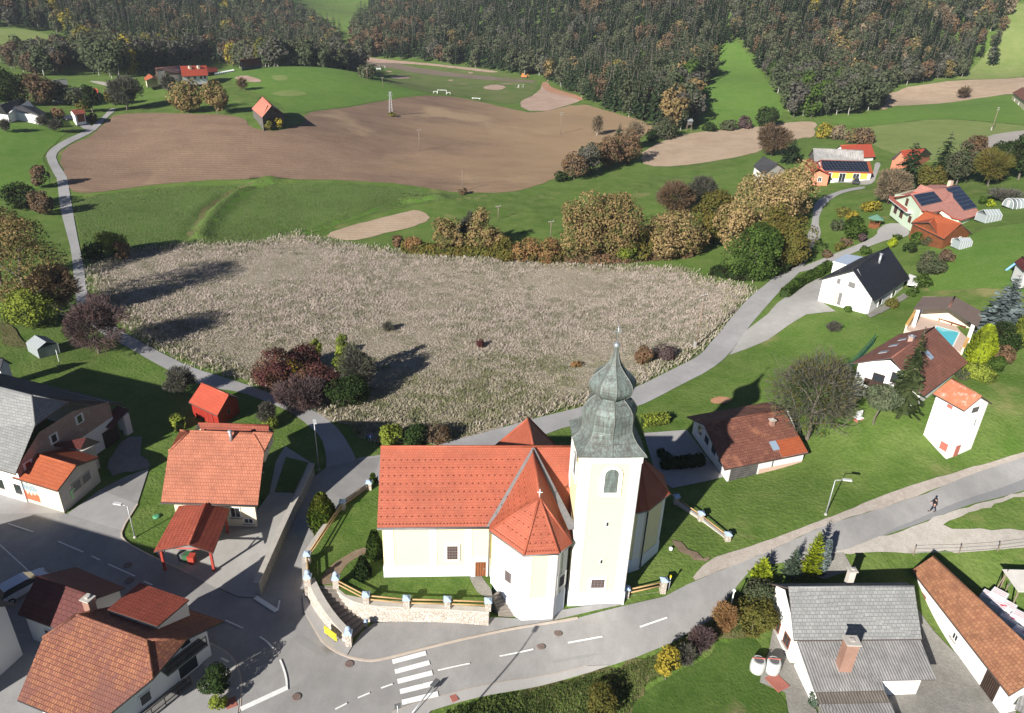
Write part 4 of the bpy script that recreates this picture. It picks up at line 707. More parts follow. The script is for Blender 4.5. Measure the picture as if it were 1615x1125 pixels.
# --- pink house with panels
def pink_house():
    zE, zR, z0 = 11.8, 14.7, 9.0; R, SS = at(1437,307,zR), at(1510,292,zR); Bq = at(1547,337.5,zE); n = np.cross(SS-R, Bq-R)
    def on(px, py, lift=0): d = ray(px, py); return tuple(CP+d*((R-CP)@n/(d@n))+np.array([0, 0, lift]))
    C = np.array([*(2*SS-Bq)[:2], zE]); D = at(1402,312,zE); root = thing('pink_roof_house', V3((R+SS)[:2]/2, z0), 'large mint house with pink tiled roof carrying two black solar arrays', 'house'); T3 = lambda p: tuple(float(x) for x in p)
    edge = [on(1454,332), on(1471,334.6), on(1487,331.7), on(1501.5,343), on(1517.5,347), T3(Bq)]
    mb = MB(); mb.slab([edge+[T3(SS), T3(R)], [T3(C), T3(D), T3(R), T3(SS)]], .17, 0, 1, 1); rf = mb.build('roof', ['pink_tile', 'red_trim'], root); mb = MB(); mb.tube(T3(R), T3(SS), .11); mb.build('ridge_cap', 'pink_tile', rf)
    for P in ([(1440,309),(1472,303.5),(1486,319),(1453,326.5)], [(1491,298.5),(1511.5,294),(1541,328.5),(1520,333.5)]):
        m2 = MB(); m2.slab([[on(a, b, .22) for a, b in (P[3], P[2], P[1], P[0])]], .06, 0, 1, 1); m2.build('solar_array', ['solar', 'grey_metal'], root)
    u = (SS-R)[:2]; u = u/np.linalg.norm(u); w = np.array([-u[1], u[0]]); F_ = [np.array(p) for p in edge]
    q = [F_[0][:2]+u*.5+w*.5, F_[1][:2]+u*.3+w*.9, F_[2][:2]+w*.9, F_[3][:2]+u*.3+w*.8, F_[4][:2]+u*.1+w*.6, Bq[:2]-u*.5+w*.6, C[:2]-u*.5-w*.5, D[:2]+u*1.0-w*.6]; sl = (zR-zE)/abs(w@(SS-Bq)[:2])
    def zt(p): return zR-.2-sl*abs(w@(np.array(p)-R[:2]))
    mb = MB()
    for i in range(8):
        a, b = q[i], q[(i+1) % 8]
        if i == 7: m_ = a+(b-a)*(abs(w@(a-R[:2]))/abs(w@(a-b))); mb.poly([V3(a, 8), V3(b, 8), V3(b, zt(b)), V3(m_, zR-.25), V3(a, zt(a))])
        elif i == 5: m_ = a+(b-a)*(abs(w@(a-R[:2]))/abs(w@(a-b))); mb.poly([V3(a, 8), V3(b, 8), V3(b, zt(b)), V3(m_, zR-.25), V3(a, zt(a))])
        else: mb.poly([V3(a, 8), V3(b, 8), V3(b, zt(b)), V3(a, zt(a))])
    mb.build('wall', 'mint_wall', root)
    a, b = q[7], q[0]; d = (b-a)/np.linalg.norm(b-a); nn = np.array([d[1], -d[0]]); rz = math.atan2(d[1], d[0]); L = np.linalg.norm(b-a)
    for t, z, ww, h in ((.18,.1,1.7,2.1),(.42,.1,1.7,2.1),(.75,.5,1.3,1.3),(.5,3.0,1.2,1.5)):
        c = a+d*L*t+nn*.02; mb = MB(); mb.box((c[0], c[1], z0+z), (ww, .06, h), rz); o = mb.build('window', 'glass', root); f = MB()
        for e in (-.5, 0, .5): k = c+d*ww*e+nn*.03; f.box((k[0], k[1], z0+z-.06), (.1, .08, h+.12), rz)
        f.build('frame', 'brown_trim', o)
    c = a+d*L*.42+nn*.65; mb = MB(); mb.box((c[0], c[1], z0+2.55), (L*.75, 1.3, .14), rz); o = mb.build('balcony', 'white_trim', root); c = c+nn*.6; mb = MB(); mb.box((c[0], c[1], z0+2.693), (L*.75, .1, .7), rz); mb.build('railing', 'red_frame', o)
    X = [at(1440,303,13.3), at(1452,291,14.5), at(1472,298.5,14.6), at(1462,304,13.6)]; mb = MB(); mb.slab([[T3(X[i]) for i in (0, 3, 2, 1)]], .15, 0, 1, 1); mb.build('cross_roof', ['pink_tile', 'red_trim'], root)
    X = [on(1486,322,.05), on(1500,312,.05), on(1504,318,.05)]; m2 = MB(); top = (np.array(X[1])+np.array([0, 0, .9])); m2.poly([X[0], tuple(top), on(1496,303,.1)]); m2.poly([tuple(top), X[2], on(1496,303,.1)]); m2.poly([X[0], X[2], tuple(top)]); m2.build('dormer', 'pink_tile', root)
    k = at(1500,290,zR+.2); mb = MB(); mb.box((k[0], k[1]+.3, zR-.8), (.9, .7, 1.6), .5); mb.build('chimney', 'pink_plinth', root)
pink_house()
# --- wooden house in front
w13 = House('wooden_house', 'brown timber chalet with bright red gabled roof below the pink-roofed house', 'house', 9, 2.2, 4.4, dict(R=(1460,333), S=(1516,353), A=(1437,352), B=(1489,377), C=(1534,369)), 'orange_red', 'brown_wood', over=(.4,.4,.4,.4), edge='fascia', deep=.6)
w13.win('r', .35, 1.2, .5, .6, 'white_trim', 0); w13.win('r', .65, 1.2, .5, .6, 'white_trim', 0); w13.win('f', .25, .7, .8, 1.0, 'brown_trim'); w13.door('f', .1)
x = House('wing', None, None, 9, 2.3, 3.9, dict(S=(1466,351), R=(1481,336), B=(1437,351.5), C=(1479,370), A=(1450,340), D=(1500,352)), 'orange_red', 'brown_wood', root=w13.root, roofname='wing_roof', over=.25, edge='fascia')
# --- workshop group
g14 = House('workshop', 'yellow and white workshop whose roof is covered by black solar panels', 'workshop', 4.6, 3.0, 4.9, dict(R=(1293.5,252.5), S=(1372,255), B=(1377,273)), 'orange_red', 'bright_wall', over=(.3,.3,.3,.3), edge='red_trim')
g14.patch('solar_array', 'f', .015, .93, .04, .96, 'solar', .06, .05)
for a in (.13, .42, .70): g14.panel('door', 'f', a, .05, 1.7, 2.5, 'glass', frame='white_trim', mull=1)
for a in (.28, .56, .86): g14.panel('wall_panel', 'f', a, 1.1, 2.0, 1.6, 'yellow_wall')
gs = House('grey_hall', 'hall with plain pale grey sheet roof behind the solar-panelled workshop', 'hall', 5, 3.4, 6.3, dict(R=(1282.5,234.5), S=(1361.5,237.3), A=(1284,255), B=(1362.5,254)), 'pale_sheet', 'barn_wood', over=(.3,.3,.3,.3))
gr = House('red_hall', 'hall with bright red sheet roof behind the grey-roofed hall', 'hall', 5, 2.2, 5.2, dict(R=(1325.5,229.5), S=(1374,227), B=(1381,247.5), A=(1334,250)), 'sheet_red', 'white_wall', over=.4)
gl = House('orange_house', 'small orange brick house with red gabled roof left of the workshop', 'house', 4.2, 3.0, 5.0, dict(A=(1269,254), B=(1280,273.5), S=(1291,265), R=(1277,250), C=(1310,277)), 'sheet_red', 'brick_orange', over=.35, edge='red_trim'); gl.win('r', .5, 1)
# --- houses half hidden by trees and at the right edge
hh = House('hidden_house', 'red-roofed orange house half hidden behind dark conifers', 'house', 7, 3.2, 6, dict(A=(1405,251), B=(1440,256), R=(1421,238), S=(1460,234)), 'sheet_red', 'brick_orange', over=.4)
he = House('hillside_house', 'pale house with red-brown roof on the meadow slope at the right edge', 'house', 11.5, 4.5, 7.5, dict(A=(1597,146), B=(1640,178), R=(1612,138), S=(1655,150)), 'brown_tile', 'cream_wall', over=.4, deep=2)
for a in (.12, .3): he.win('f', a, 1.5)
hw = House('slate_house', 'small white house with dark slate roof behind the golden oak', 'house', 3.6, 2.6, 5, dict(A=(1188,262), B=(1206,276), R=(1203,247), S=(1226,258)), 'dark_slate', 'bright_wall', over=.3)
# --- barn in the field
fb = House('field_barn', 'wooden barn with red roof and weathered grey gable beside the ploughed field', 'barn', 9, 3.4, 6.9, dict(R=(414,152.5), S=(428,167), A=(397,171.5), B=(413,185.5), C=(449,180.5)), 'sheet_red', 'barn_wood', over=(.2,.3,.2,.2))
MATS['barn_red'] = plain('barn_red', (.45,.16,.11), .7, .1, .5); fb.roof.data.materials[0] = MATS['barn_red']
# --- hill farm
hf = House('hill_farmhouse', 'white hill farmhouse with bright red roof and two small roof chimneys', 'house', 14, 2.4, 5.6, dict(R=(284,105), S=(325.5,103), A=(287,121), B=(328,119)), 'sheet_red', 'bright_wall', over=.4)
for a in (.25, .5, .75, .92): hf.win('f', a, 1.2)
for a in (.35, .68): q = hf.on('f', a, .72); hf.chimney(q[0], q[1], q[2]-14, .9, .9, 'cream_wall')
hx = House('hill_shed', 'low red-roofed shed joined to the right end of the hill farmhouse', 'shed', 14, 1.4, 3, dict(R=(325,107.5), S=(342,106), A=(328,114.5), B=(343.5,113)), 'sheet_red', 'dark_wood', over=.4)
hb = House('hill_barn', 'old barn with faded pink and grey roof left of the hill farmhouse', 'barn', 14, 2.2, 5, dict(R=(245,108), S=(284,103.5), A=(248,119.5), B=(286,116.5)), 'pink_tile', 'old_plaster', over=.4); hb.patch('grey_patch', 'f', .5, .99, .05, .9, 'grey_slate', .05, .02)
MATS['faded'] = plain('faded', (.36,.22,.18), .85, .15, .3); hb.roof.data.materials[0] = MATS['faded']
ho = House('orange_cottage', 'small cream cottage with orange roof at the left end of the hill farm', 'house', 13, 1.8, 3.6, dict(R=(235,116.5), S=(241,122), A=(227,123.5), B=(229,127.5), C=(250,125)), 'orange_red', 'cream_wall', over=.4)
hr = House('hay_barn', 'dark open hay barn with maroon roof on the crest of the green hill', 'barn', 15, 1.9, 4.6, dict(R=(378,94.5), S=(411.5,91.5), A=(380.5,105), B=(413.5,102)), 'corrugated_red', 'barn_wood', over=.5)
# --- houses at the far left
hl = House('lane_house', 'white house with dark grey roofs by the meadow at the far left', 'house', 9.5, 2.4, 5, dict(R=(0,166), S=(34,155), A=(-6,178), B=(11,180.5), C=(57,169)), 'dark_slate', 'bright_wall', over=.3, edge='dark_metal')
P = [at(26,171,9.5+3.6), at(67,184,9.5+1.7), at(72.5,178,9.5+1.7), at(57,169,9.5+2.8), at(32,166,9.5+4.3)]; mb = MB(); mb.slab([[tuple(p) for p in P]], .15, 0, 1, 1); mb.build('wing_roof', ['dark_slate', 'fascia'], hl.root)
mb = MB(); mb.prism([tuple(at(a, b, 9.5)[:2]) for a, b in ((14,189),(66,192),(71,187),(40,180))], 8.6, [12.2, 10.9, 10.9, 12.4]); mb.build('wing_wall', 'bright_wall', hl.root)
ga = House('lane_garage', 'small white garage with red roof and brown door beside the lane', 'garage', 8.5, 2.4, 3.2, dict(R=(112,174), S=(131,172.5), A=(117.5,181.5), B=(135.5,179)), 'red_tile_dark', 'bright_wall', over=.3)
ga.panel('garage_door', 'f', .55, .05, 2.6, 2.2, 'brown_wood', frame='white_trim')
for nm, lb, ct, zz, E, Z, P, rf, wl in [('slate_barn', 'small barn with pale slate roof and red ridge among the trees', 'barn', 11, 1.4, 3.2, dict(R=(82,126.5), S=(105,125), A=(85.5,135.5), B=(107,134)), 'grey_slate', 'dark_wood'), ('long_shed', 'long grey-roofed shed under trees below the slate barn', 'shed', 10, 1.6, 3.6, dict(R=(83,141.5), S=(130,138), A=(92,153), B=(120,155)), 'pale_sheet', 'white_wall'), ('red_shed', 'small red-roofed shed at the bend of the farm lane', 'shed', 10, 1.5, 2.8, dict(R=(145,139), S=(154,141), A=(147,146), B=(155,150)), 'sheet_red', 'dark_wood'), ('edge_shed', 'small dark-roofed shed at the left frame edge above the farmhouse', 'shed', 0, 2.8, 4, dict(R=(-20,566), S=(5,565), A=(-20,582), B=(0,584), C=(19,573)), 'dark_slate', 'white_wall'), ('play_house', 'small playhouse with maroon roof and blue slide at the right edge', 'playhouse', 11.8, 2.0, 2.9, dict(A=(1600,413), B=(1615,428), R=(1612,405), S=(1628,418)), 'maroon_tile', 'bright_wall')]:
    House(nm, lb, ct, zz, E, Z, P, rf, wl, over=.25)
# ------------------------------------------------------------------ church
tiles('church_tile', (.415,.105,.055), (.445,.12,.063), (.30,.07,.038), .22, .22, rough=.6, bump=.35, var=.2, spec=.35, patch=((.36,.105,.06),.5,.56))
plain('church_yellow', (.74,.655,.39), .9, .035, .5); plain('church_white', (.76,.74,.70), .9, .03, .6, dirt=((.62,.59,.54),.7,.66)); plain('church_plinth', (.66,.68,.72), .9, .04, .7, dirt=((.5,.49,.46),.8,.66)); plain('zinc', (.19,.185,.185), .6, .15, 3, metal=.3); plain('church_window', (.09,.05,.045), .3, .2, 6)
def copper():
    m, nt, o = newmat('copper'); p = objc(nt); ge = uvc(nt)
    a = ramp(nt, noise(nt, p, .55, 5, .65, (1,1,.8)), .35, .62); b = ramp(nt, noise(nt, p, 2.2, 4, .7, (1,1,.18)), .35, .65)
    c = mixc(nt, a, (.075,.07,.06), (.13,.165,.155)); c = mixc(nt, b, c, (.19,.235,.22)); c = mixc(nt, ramp(nt, noise(nt, p, 7, 3, .6, (1,1,.1)), .4, .7), c, (.085,.08,.07))
    w = N(nt, 'TexWave'); w.wave_profile = 'SAW'; w.bands_direction = 'Z'; w.inputs['Scale'].default_value = .42; nt.links.new(p, w.inputs[0]); c = mixc(nt, ramp(nt, w.outputs['Fac'], .93, 1), c, (.06,.06,.052))
    bsdf(nt, o, c, .62, metal=.1, spec=.3)
copper()
church = thing('church', (-2, 50, 2), 'yellow village church with red tiled roofs and tall tower under a green copper onion dome', 'church')
ZE, ZR = 8.0, 12.45
ux = np.array([.9972, .0748]); uy = np.array([-.0748, .9972])       # nave axis and its normal
O2 = at(606.6, 909.5, 2)[:2]                                          # front left foot of the nave
def cw(u, v): p = O2+ux*u+uy*v; return (float(p[0]), float(p[1]))
NL, NW = 16.6, 9.4
def cpt(u, v, z): p = cw(u, v); return (p[0], p[1], z)
def band(name, foot, z0, z1, mat, parent=church, off=0., closed=True, mats=None):
    P = foot if not off else offs(foot, off); mb = MB(); mb.prism(P, z0, z1); return mb.build(name, mat, parent)
def offs(P, d):
    n = len(P); out = []
    for i in range(n):
        a, b, c = np.array(P[i-1]), np.array(P[i]), np.array(P[(i+1) % n]); e1 = (b-a)/np.linalg.norm(b-a); e2 = (c-b)/np.linalg.norm(c-b); n1 = np.array([e1[1], -e1[0]]); n2 = np.array([e2[1], -e2[0]]); m = n1+n2; m = m/np.linalg.norm(m); out.append(tuple(b+m*d/max(.4, m@n1)))
    return out
nave = [cw(0, 0), cw(NL, 0), cw(NL, NW), cw(0, NW)]
mb = MB(); mb.prism(nave, .2, ZE-.15)
for k in (0, 1):   # gables
    u = .02 if k == 0 else NL-.02; pts = [cpt(u, 0, ZE-.15), cpt(u, NW, ZE-.15), cpt(u, NW/2, ZR-.25)]; mb.poly(pts if k else pts[::-1])
mb.build('nave_wall', 'church_yellow', church)
chap = [tuple(p[:2]) for p in (at(783,930,1.5), at(822,982,.2), at(870,979,.2), at(888.5,963.5,.2))]
chap[0] = cw(9.35, -.95); NC = len(chap)
c4 = cw(15.2, .9); chapel = [cw(9.4, .4), chap[0], chap[1], chap[2], (5.25, 47.0), cw(15.75, .6)]
apse = [cw(NL-.2, .9), (11.55, 51.2), (12.35, 51.55), (14.5, 53.9), (14.4, 56.4), (12.3, 58.3), cw(NL-.2, NW-.9)]
nch = [cw(10.2, NW-.3), cw(15.9, NW-.3), cw(15.9, NW+2.1), cw(14.3, NW+3.9), cw(11.8, NW+3.9), cw(10.2, NW+2.1)]
TB = [(5.75, 47.35), (10.5, 47.7), (10.15, 52.9), (5.4, 52.55)]
for nm, P, z0, z1 in (('chapel_wall', chapel, -.6, ZE-.1), ('apse_wall', apse, .3, ZE+.2), ('rear_chapel_wall', nch, -.6, ZE-.1)):
    band(nm, P, z0, z1, 'church_yellow')
band('nave_plinth', nave, .2, 3.15, 'church_plinth', off=.06); band('chapel_plinth', chapel, -.7, 2.9, 'church_plinth', off=.07); band('apse_plinth', apse, .2, 2.6, 'church_plinth', off=.06)
def pilasters(name, pts, w, z0, z1, mat='church_white', out=.05):
    mb = MB()
    for (x, y, a) in pts: mb.box((x, y, z0), (w, out*2, z1-z0), a)
    mb.build(name, mat, church)
ang = math.atan2(ux[1], ux[0])
for u in (.55, 4.3, 7.35): pilasters('pilaster', [(*cw(u, 0), ang)], .75 if u < 1 else .6, 3.152, ZE-.2)
for i in range(1, 5):   # corner strips of the chapel
    a, b = np.array(chapel[i]), np.array(chapel[(i+1) % 6]); d = (b-a); L = np.linalg.norm(d); d /= L; an_ = math.atan2(d[1], d[0])
    if i < 4:
        for q in ((a+d*.33), (b-d*.33)): pilasters('pilaster', [(q[0], q[1], an_)], .6, 2.902, ZE-.15)
for i in (1, 2):
    a, b = np.array(apse[i]), np.array(apse[i+1]); d = b-a; L = np.linalg.norm(d); d /= L
    for q in ((a+d*.22), (b-d*.3)): pilasters('pilaster', [(q[0], q[1], math.atan2(d[1], d[0]))], .4, 2.602, ZE)
def cwin(par, P0, P1, t, z, w, h, out=.05, arch=False, m='church_window', grid=True, fw=.2):
    a, b = np.array(P0), np.array(P1); d = b-a; L = np.linalg.norm(d); d /= L; n = np.array([d[1], -d[0]]); q = a+d*L*t; rz = math.atan2(d[1], d[0])
    mb = MB(); mb.box((q[0]+n[0]*(out-.02), q[1]+n[1]*(out-.02), z), (w, .06, h), rz)
    if arch:
        pts = [q+n*(out+.012)+d*(w/2*math.cos(k*math.pi/10)) for k in range(11)]; zs = [z+h+w/2*math.sin(k*math.pi/10) for k in range(11)]; mb.poly([V3(p, zz) for p, zz in zip(pts, zs)])
    o = mb.build('window', m, par); f = MB()
    for k in (-1, 1): e = q+d*k*(w/2+fw/2)+n*out; f.box((e[0], e[1], z-fw), (fw, .1, h+2*fw-(fw if arch else 0)), rz)
    e = q+n*out; f.box((e[0], e[1], z-fw), (w, .1, fw), rz)
    if not arch: f.box((e[0], e[1], z+h), (w, .1, fw), rz)
    else:
        for k in range(10):
            a0, a1 = k*math.pi/10, (k+1)*math.pi/10; R0, R1 = w/2, w/2+fw; B = []
            for rr, aa in ((R0, a0), (R1, a0), (R1, a1), (R0, a1)): p = q+d*rr*math.cos(aa)+n*(out+.05); B.append(V3(p, z+h+rr*math.sin(aa)))
            f.poly(B)
    f.build('frame', 'church_white', o)
    if grid:
        gq = q+n*(out+.03); gm = MB()
        for k in (-.25, 0, .25): e = gq+d*w*k; gm.box((e[0], e[1], z), (.035, .04, h), rz)
        for k in range(1, 5): gm.box((gq[0], gq[1], z+h*k/5), (w, .03, .03), rz)
        gm.build('grille', 'stucco_dark', o)
    return o
cwin(church, nave[0], nave[1], 5.95/NL, 3.9, .92, 1.5); cwin(church, chapel[1], chapel[2], .55, 3.6, .75, 1.15); cwin(church, chapel[3], chapel[4], .6, 3.6, .75, 1.15)
# side door
q = cw(8.42, -.07); mb = MB(); mb.box((q[0], q[1], 2.0), (.95, .1, 1.62), ang); o = mb.build('door', 'orange_door' if False else 'brown_wood', church); f = MB()
for k in (-1, 1): e = cw(8.42+k*.66, -.08); f.box((e[0], e[1], 1.9), (.36, .14, 2.1), ang)
e = cw(8.42, -.08); f.box((e[0], e[1], 3.64), (.96, .14, .36), ang); f.build('frame', 'church_white', o); k = MB(); e = cw(8.72, -.14); k.box((e[0], e[1], 2.8), (.06, .06, .14), ang); k.build('handle', 'grey_metal', o)
# nave roof
oh = .35
mb = MB(); e0 = ZE-.28
F = [cpt(-oh, -oh, e0), cpt(NL+.2, -oh, e0), cpt(NL+.2, NW/2, ZR), cpt(-oh, NW/2, ZR)]; Bk = [cpt(NL+.2, NW+oh, e0), cpt(-oh, NW+oh, e0), cpt(-oh, NW/2, ZR), cpt(NL+.2, NW/2, ZR)]
mb.slab([F, Bk], .15, 0, 1, 1); nroof = mb.build('nave_roof', ['church_tile', 'zinc'], church)
mb = MB(); mb.tube(cpt(-oh, NW/2, ZR+.02), cpt(NL, NW/2, ZR+.02), .12); mb.build('ridge_cap', 'church_tile', nroof)
def vents(par, P, rows, name='roof_vent'):
    "rows of little dark ventilation tiles on a roof plane a,b (eaves) c,d (ridge)"
    a, b, c, d = [np.array(p) for p in P]; nrm = np.cross(b-a, d-a); nrm /= np.linalg.norm(nrm); vt = MB(); up = (d-a)/np.linalg.norm(d-a); ax = (b-a)/np.linalg.norm(b-a)
    for t, n in rows:
        l, r = a+(d-a)*t, b+(c-b)*t; L = np.linalg.norm(r-l)
        for k in range(int(L/n)):
            p = l+(r-l)*((k+.5)/max(1, int(L/n)))+nrm*.02; q = [p-ax*.07-up*.05, p+ax*.07-up*.05, p+ax*.05+up*.05+nrm*.05, p-ax*.05+up*.05+nrm*.05]; vt.poly(q); vt.poly([q[0], q[3], q[2], q[1]])
    vt.build('vent_rows', 'tile_vent', par)['kind'] = 'stuff'
plain('tile_vent', (.27,.07,.042), .8, .1)
Fv = [F[0], cpt(9.2, -oh, e0), cpt(12.6, NW/2, ZR), F[3]]
vents(nroof, Fv, [(.04,.28)]+[(.13+i*.1, .5) for i in range(8)])
# front chapel roof: ridge back to the nave, half octagon hip in front
def chapel_roof(name, foot, ap, rb, ze, vent=True, valley=True):
    foot = offs(foot, .28)
    a0, a1, a2, a3, a4, a5 = [(p[0], p[1], ze) for p in foot]
    polys = [[a0, a1, ap, rb], [a1, a2, ap], [a2, a3, ap], [a3, a4, ap], [a4, a5, rb, ap]]; mb = MB()
    mb.slab(polys, .14, 0, 1, 1); r_ = mb.build(name, ['church_tile', 'zinc'], church)
    rc = MB()
    for q in (a1, a2, a3, a4): rc.tube(ap, q, .1, n=6)
    rc.tube(ap, rb, .11, n=6); rc.build('ridge_cap', 'church_tile', r_); return r_, (a0, a1, a2, a3, a4, a5)
AP = tuple(at(851, 785, 11.55)); RB = cpt(13.0, NW/2-.35, ZR-.05)
cr, ca = chapel_roof('chapel_roof', chapel, AP, RB, ZE-.12)
vents(cr, [ca[2], ca[3], AP, AP], [(.06,.22),(.2,.45),(.35,.5),(.5,.5),(.65,.5)]); vents(cr, [ca[1], ca[2], AP, AP], [(.06,.22),(.25,.5),(.45,.5),(.65,.5)]); vents(cr, [ca[0], ca[1], AP, RB], [(.15+.12*i, .55) for i in range(6)])
# zinc valleys
for s_, u in ((1, 9.2), (-1, 15.5)):
    a = np.array(cpt(u, -oh-.02, e0+.08)) if s_ > 0 else at(903, 834, 9.0); b = np.array(RB)+np.array([0, 0, .16]); d = np.array([ux[0], ux[1], 0])*.34
    mb = MB(); q = [tuple(a-d), tuple(a+d), tuple(b+d*.3), tuple(b-d*.3)]; mb.slab([q], .1, 0, 0, 0); mb.build('valley', 'zinc', cr)
mb = MB(); mb.tube((AP[0], AP[1], AP[2]), (AP[0], AP[1], AP[2]+.85), .035, n=6); mb.box((AP[0], AP[1], AP[2]+.5), (.42, .05, .06)); mb.build('cross', 'white_trim', cr)
NAP = tuple(at(843, 647, 12.3)); nr_, na = chapel_roof('rear_chapel_roof', [nch[5], nch[4], nch[3], nch[2], nch[1], nch[0]][::-1][0:0] or [nch[1], nch[2], nch[3], nch[4], nch[5], nch[0]], (cpt(13.0, NW+.3, 12.35)), cpt(13.0, NW/2+.4, ZR-.02), ZE-.12)
# apse roof
ra = offs(apse, .3); mb = MB(); rz_ = 12.0; pk = cpt(NL+.0, NW/2, rz_); pk2 = (11.6, 54.2, rz_-.1); A_ = [(p[0], p[1], ZE+.15) for p in ra]
mb.slab([[A_[0], A_[1], pk2, pk], [A_[1], A_[2], pk2], [A_[2], A_[3], pk2], [A_[3], A_[4], pk2], [A_[4], A_[5], pk2], [A_[5], A_[6], pk, pk2]], .15, 0, 1, 1); ar = mb.build('apse_roof', ['church_tile', 'zinc'], church); rc = MB()
for i in (1, 2, 3, 4, 5): rc.tube(pk2, A_[i], .09)
rc.build('ridge_cap', 'church_tile', ar)
# gutters and downpipes
mb = MB(); mb.tube(cpt(-oh, -oh-.08, e0-.1), cpt(9.15, -oh-.08, e0-.1), .09, n=8); mb.build('gutter', 'zinc', church)
g_ = MB()
for i in (1, 2, 3): g_.tube((ca[i][0], ca[i][1], ca[i][2]-.08), (ca[i+1][0], ca[i+1][1], ca[i+1][2]-.08), .08, n=8)
g_.build('gutter', 'zinc', church)
def pipe(x, y, z0, z1, m='zinc'): mb = MB(); mb.tube((x, y, z0), (x, y, z1), .07, n=8); mb.build('downpipe', m, church)
q = np.array(chapel[3])+np.array([.12, -.14]); pipe(q[0], q[1], -.1, 7.7); q = cw(9.1, -.2); pipe(q[0], q[1], 2, 7.6); pipe(apse[2][0]+.12, apse[2][1]-.2, 1.5, 7.9, 'dark_metal')
# tower
ZT = 16.15
mb = MB(); mb.prism(TB, -.6, ZT); tw = mb.build('tower_wall', 'church_yellow', church)
mb = MB(); mb.prism(offs(TB, .1), -.7, 2.05); mb.build('tower_plinth', 'church_plinth', church)
for i in range(4):
    a, b = np.array(TB[i]), np.array(TB[(i+1) % 4]); d = (b-a)/np.linalg.norm(b-a)
    for q in (a+d*.42, b-d*.42): pilasters('pilaster', [(q[0], q[1], math.atan2(d[1], d[0]))], .84 if False else .8, 2.052, ZT-.02)
mb = MB(); mb.prism(offs(TB, .09), ZT-.6, ZT+.02); mb.build('cornice', 'church_white', church)
for i in (0, 1, 3): cwin(church, TB[i], TB[(i+1) % 4], .53, 12.7, 1.1, 1.75, .06, True, 'copper', False, .32)
for z, t in ((9.3, .55), (5.3, .52)): cwin(church, TB[0], TB[1], t, z, .2, .42, .02, False, 'glass', False, .04)
cwin(church, TB[0], TB[1], .5, 2.6, 1.15, .95, .04)
# onion dome: square foot turning into an octagon
cx, cy = np.mean([p[0] for p in TB]), np.mean([p[1] for p in TB]); ta = math.atan2(TB[1][1]-TB[0][1], TB[1][0]-TB[0][0])
PROF = [(2.72,16.1,1),(2.66,16.25,1),(2.45,16.5,.9),(2.22,16.85,.7),(2.08,17.3,.45),(2.05,17.8,.2),(2.12,18.35,.05),(2.18,18.8,0),(2.1,19.25,0),(1.85,19.65,0),(1.5,19.98,0),(1.22,20.16,0),(1.2,20.28,0),(1.42,20.42,0),(1.68,20.68,0),(1.84,21.0,0),(1.86,21.3,0),(1.74,21.65,0),(1.45,22.02,0),(1.08,22.35,0),(.76,22.65,0),(.52,22.95,0),(.37,23.3,0),(.25,23.7,0),(.16,24.05,0),(.12,24.35,0)]
mb = MB(); rows = []
for r, z, sq in PROF:
    row = []
    for k in range(8):
        a = ta-math.pi/2+k*math.pi/4; rr = r*(1+(math.sqrt(2)-1)*sq) if k % 2 else r*(1+.03*sq); row.append((cx+rr*math.cos(a), cy+rr*math.sin(a), z))
    rows.append(row)
for A__, B__ in zip(rows[:-1], rows[1:]):
    for k in range(8):
        j = (k+1) % 8; m0, m1 = lerp(A__[k], A__[j], .5), lerp(B__[k], B__[j], .5)
        mb.poly([A__[k], A__[j], B__[j], B__[k]])
mb.poly(rows[0][::-1]); mb.poly(rows[-1]); dome = mb.build('onion_dome', 'copper', church)
mb = MB()
for k in range(8):
    for A__, B__ in zip(rows[:-1], rows[1:]): mb.tube(A__[k], B__[k], .05, n=4)
mb.build('dome_seam', 'dome_seam' if plain('dome_seam', (.13,.14,.125), .5, .15, 2) else '', dome)
mb = MB(); mb.lathe((cx, cy, 24.3), [(.06,0),(.14,.02),(.22,.1),(.26,.22),(.22,.36),(.12,.45),(.05,.48)], 14); mb.build('finial_ball', 'finial' if plain('finial', (.4,.44,.46), .35, .1, 3, metal=.6) else '', dome)
mb = MB(); mb.tube((cx, cy, 24.7), (cx, cy, 26.2), .035, n=6); mb.box((cx, cy, 25.65), (.62, .05, .06), ta); mb.box((cx, cy, 25.9), (.36, .05, .05), ta); mb.build('cross', 'finial', dome)
# ------------------------------------------------------------------ church yard, walls, stairs, fence
W2 = lambda pts, z: [tuple(at(a, b, z)[:2]) for a, b in pts]
YZ = 1.95
front = W2([(526,923),(545,938),(578,945),(640,949),(705,954),(772,958)], YZ); lw = W2([(487,912),(484,880),(507,845),(541,800),(581,771),(596,750)], YZ)
yard = [front[0]]+front[1:]+[cw(9.5, -.4), cw(9.5, NW+1), cw(-2, NW+4)]+lw[::-1]+W2([(493,922)], YZ)
def zy(x, y): return np.full(np.shape(x), YZ)
mb = MB(); mb.prism(yard, -1.2, YZ-.02, 0); o = mb.build('churchyard', 'lawn'); o['kind'] = 'structure'
sheet('churchyard_lawn', yard, 'lawn', world=True, sm=0, zf=zy, lift=.01)
sheet('churchyard_path', W2([(500,922),(520,893),(545,877),(565,866),(588,862),(596,857),(594,868),(570,876),(550,887),(536,905),(526,922)], YZ), 'dirt_path', world=True, zf=zy, lift=.03)
sheet('church_path', W2([(738,905),(757,905),(765,918),(775,930),(777,945),(755,938),(745,922)], YZ), 'cobbles', world=True, zf=zy, lift=.03)
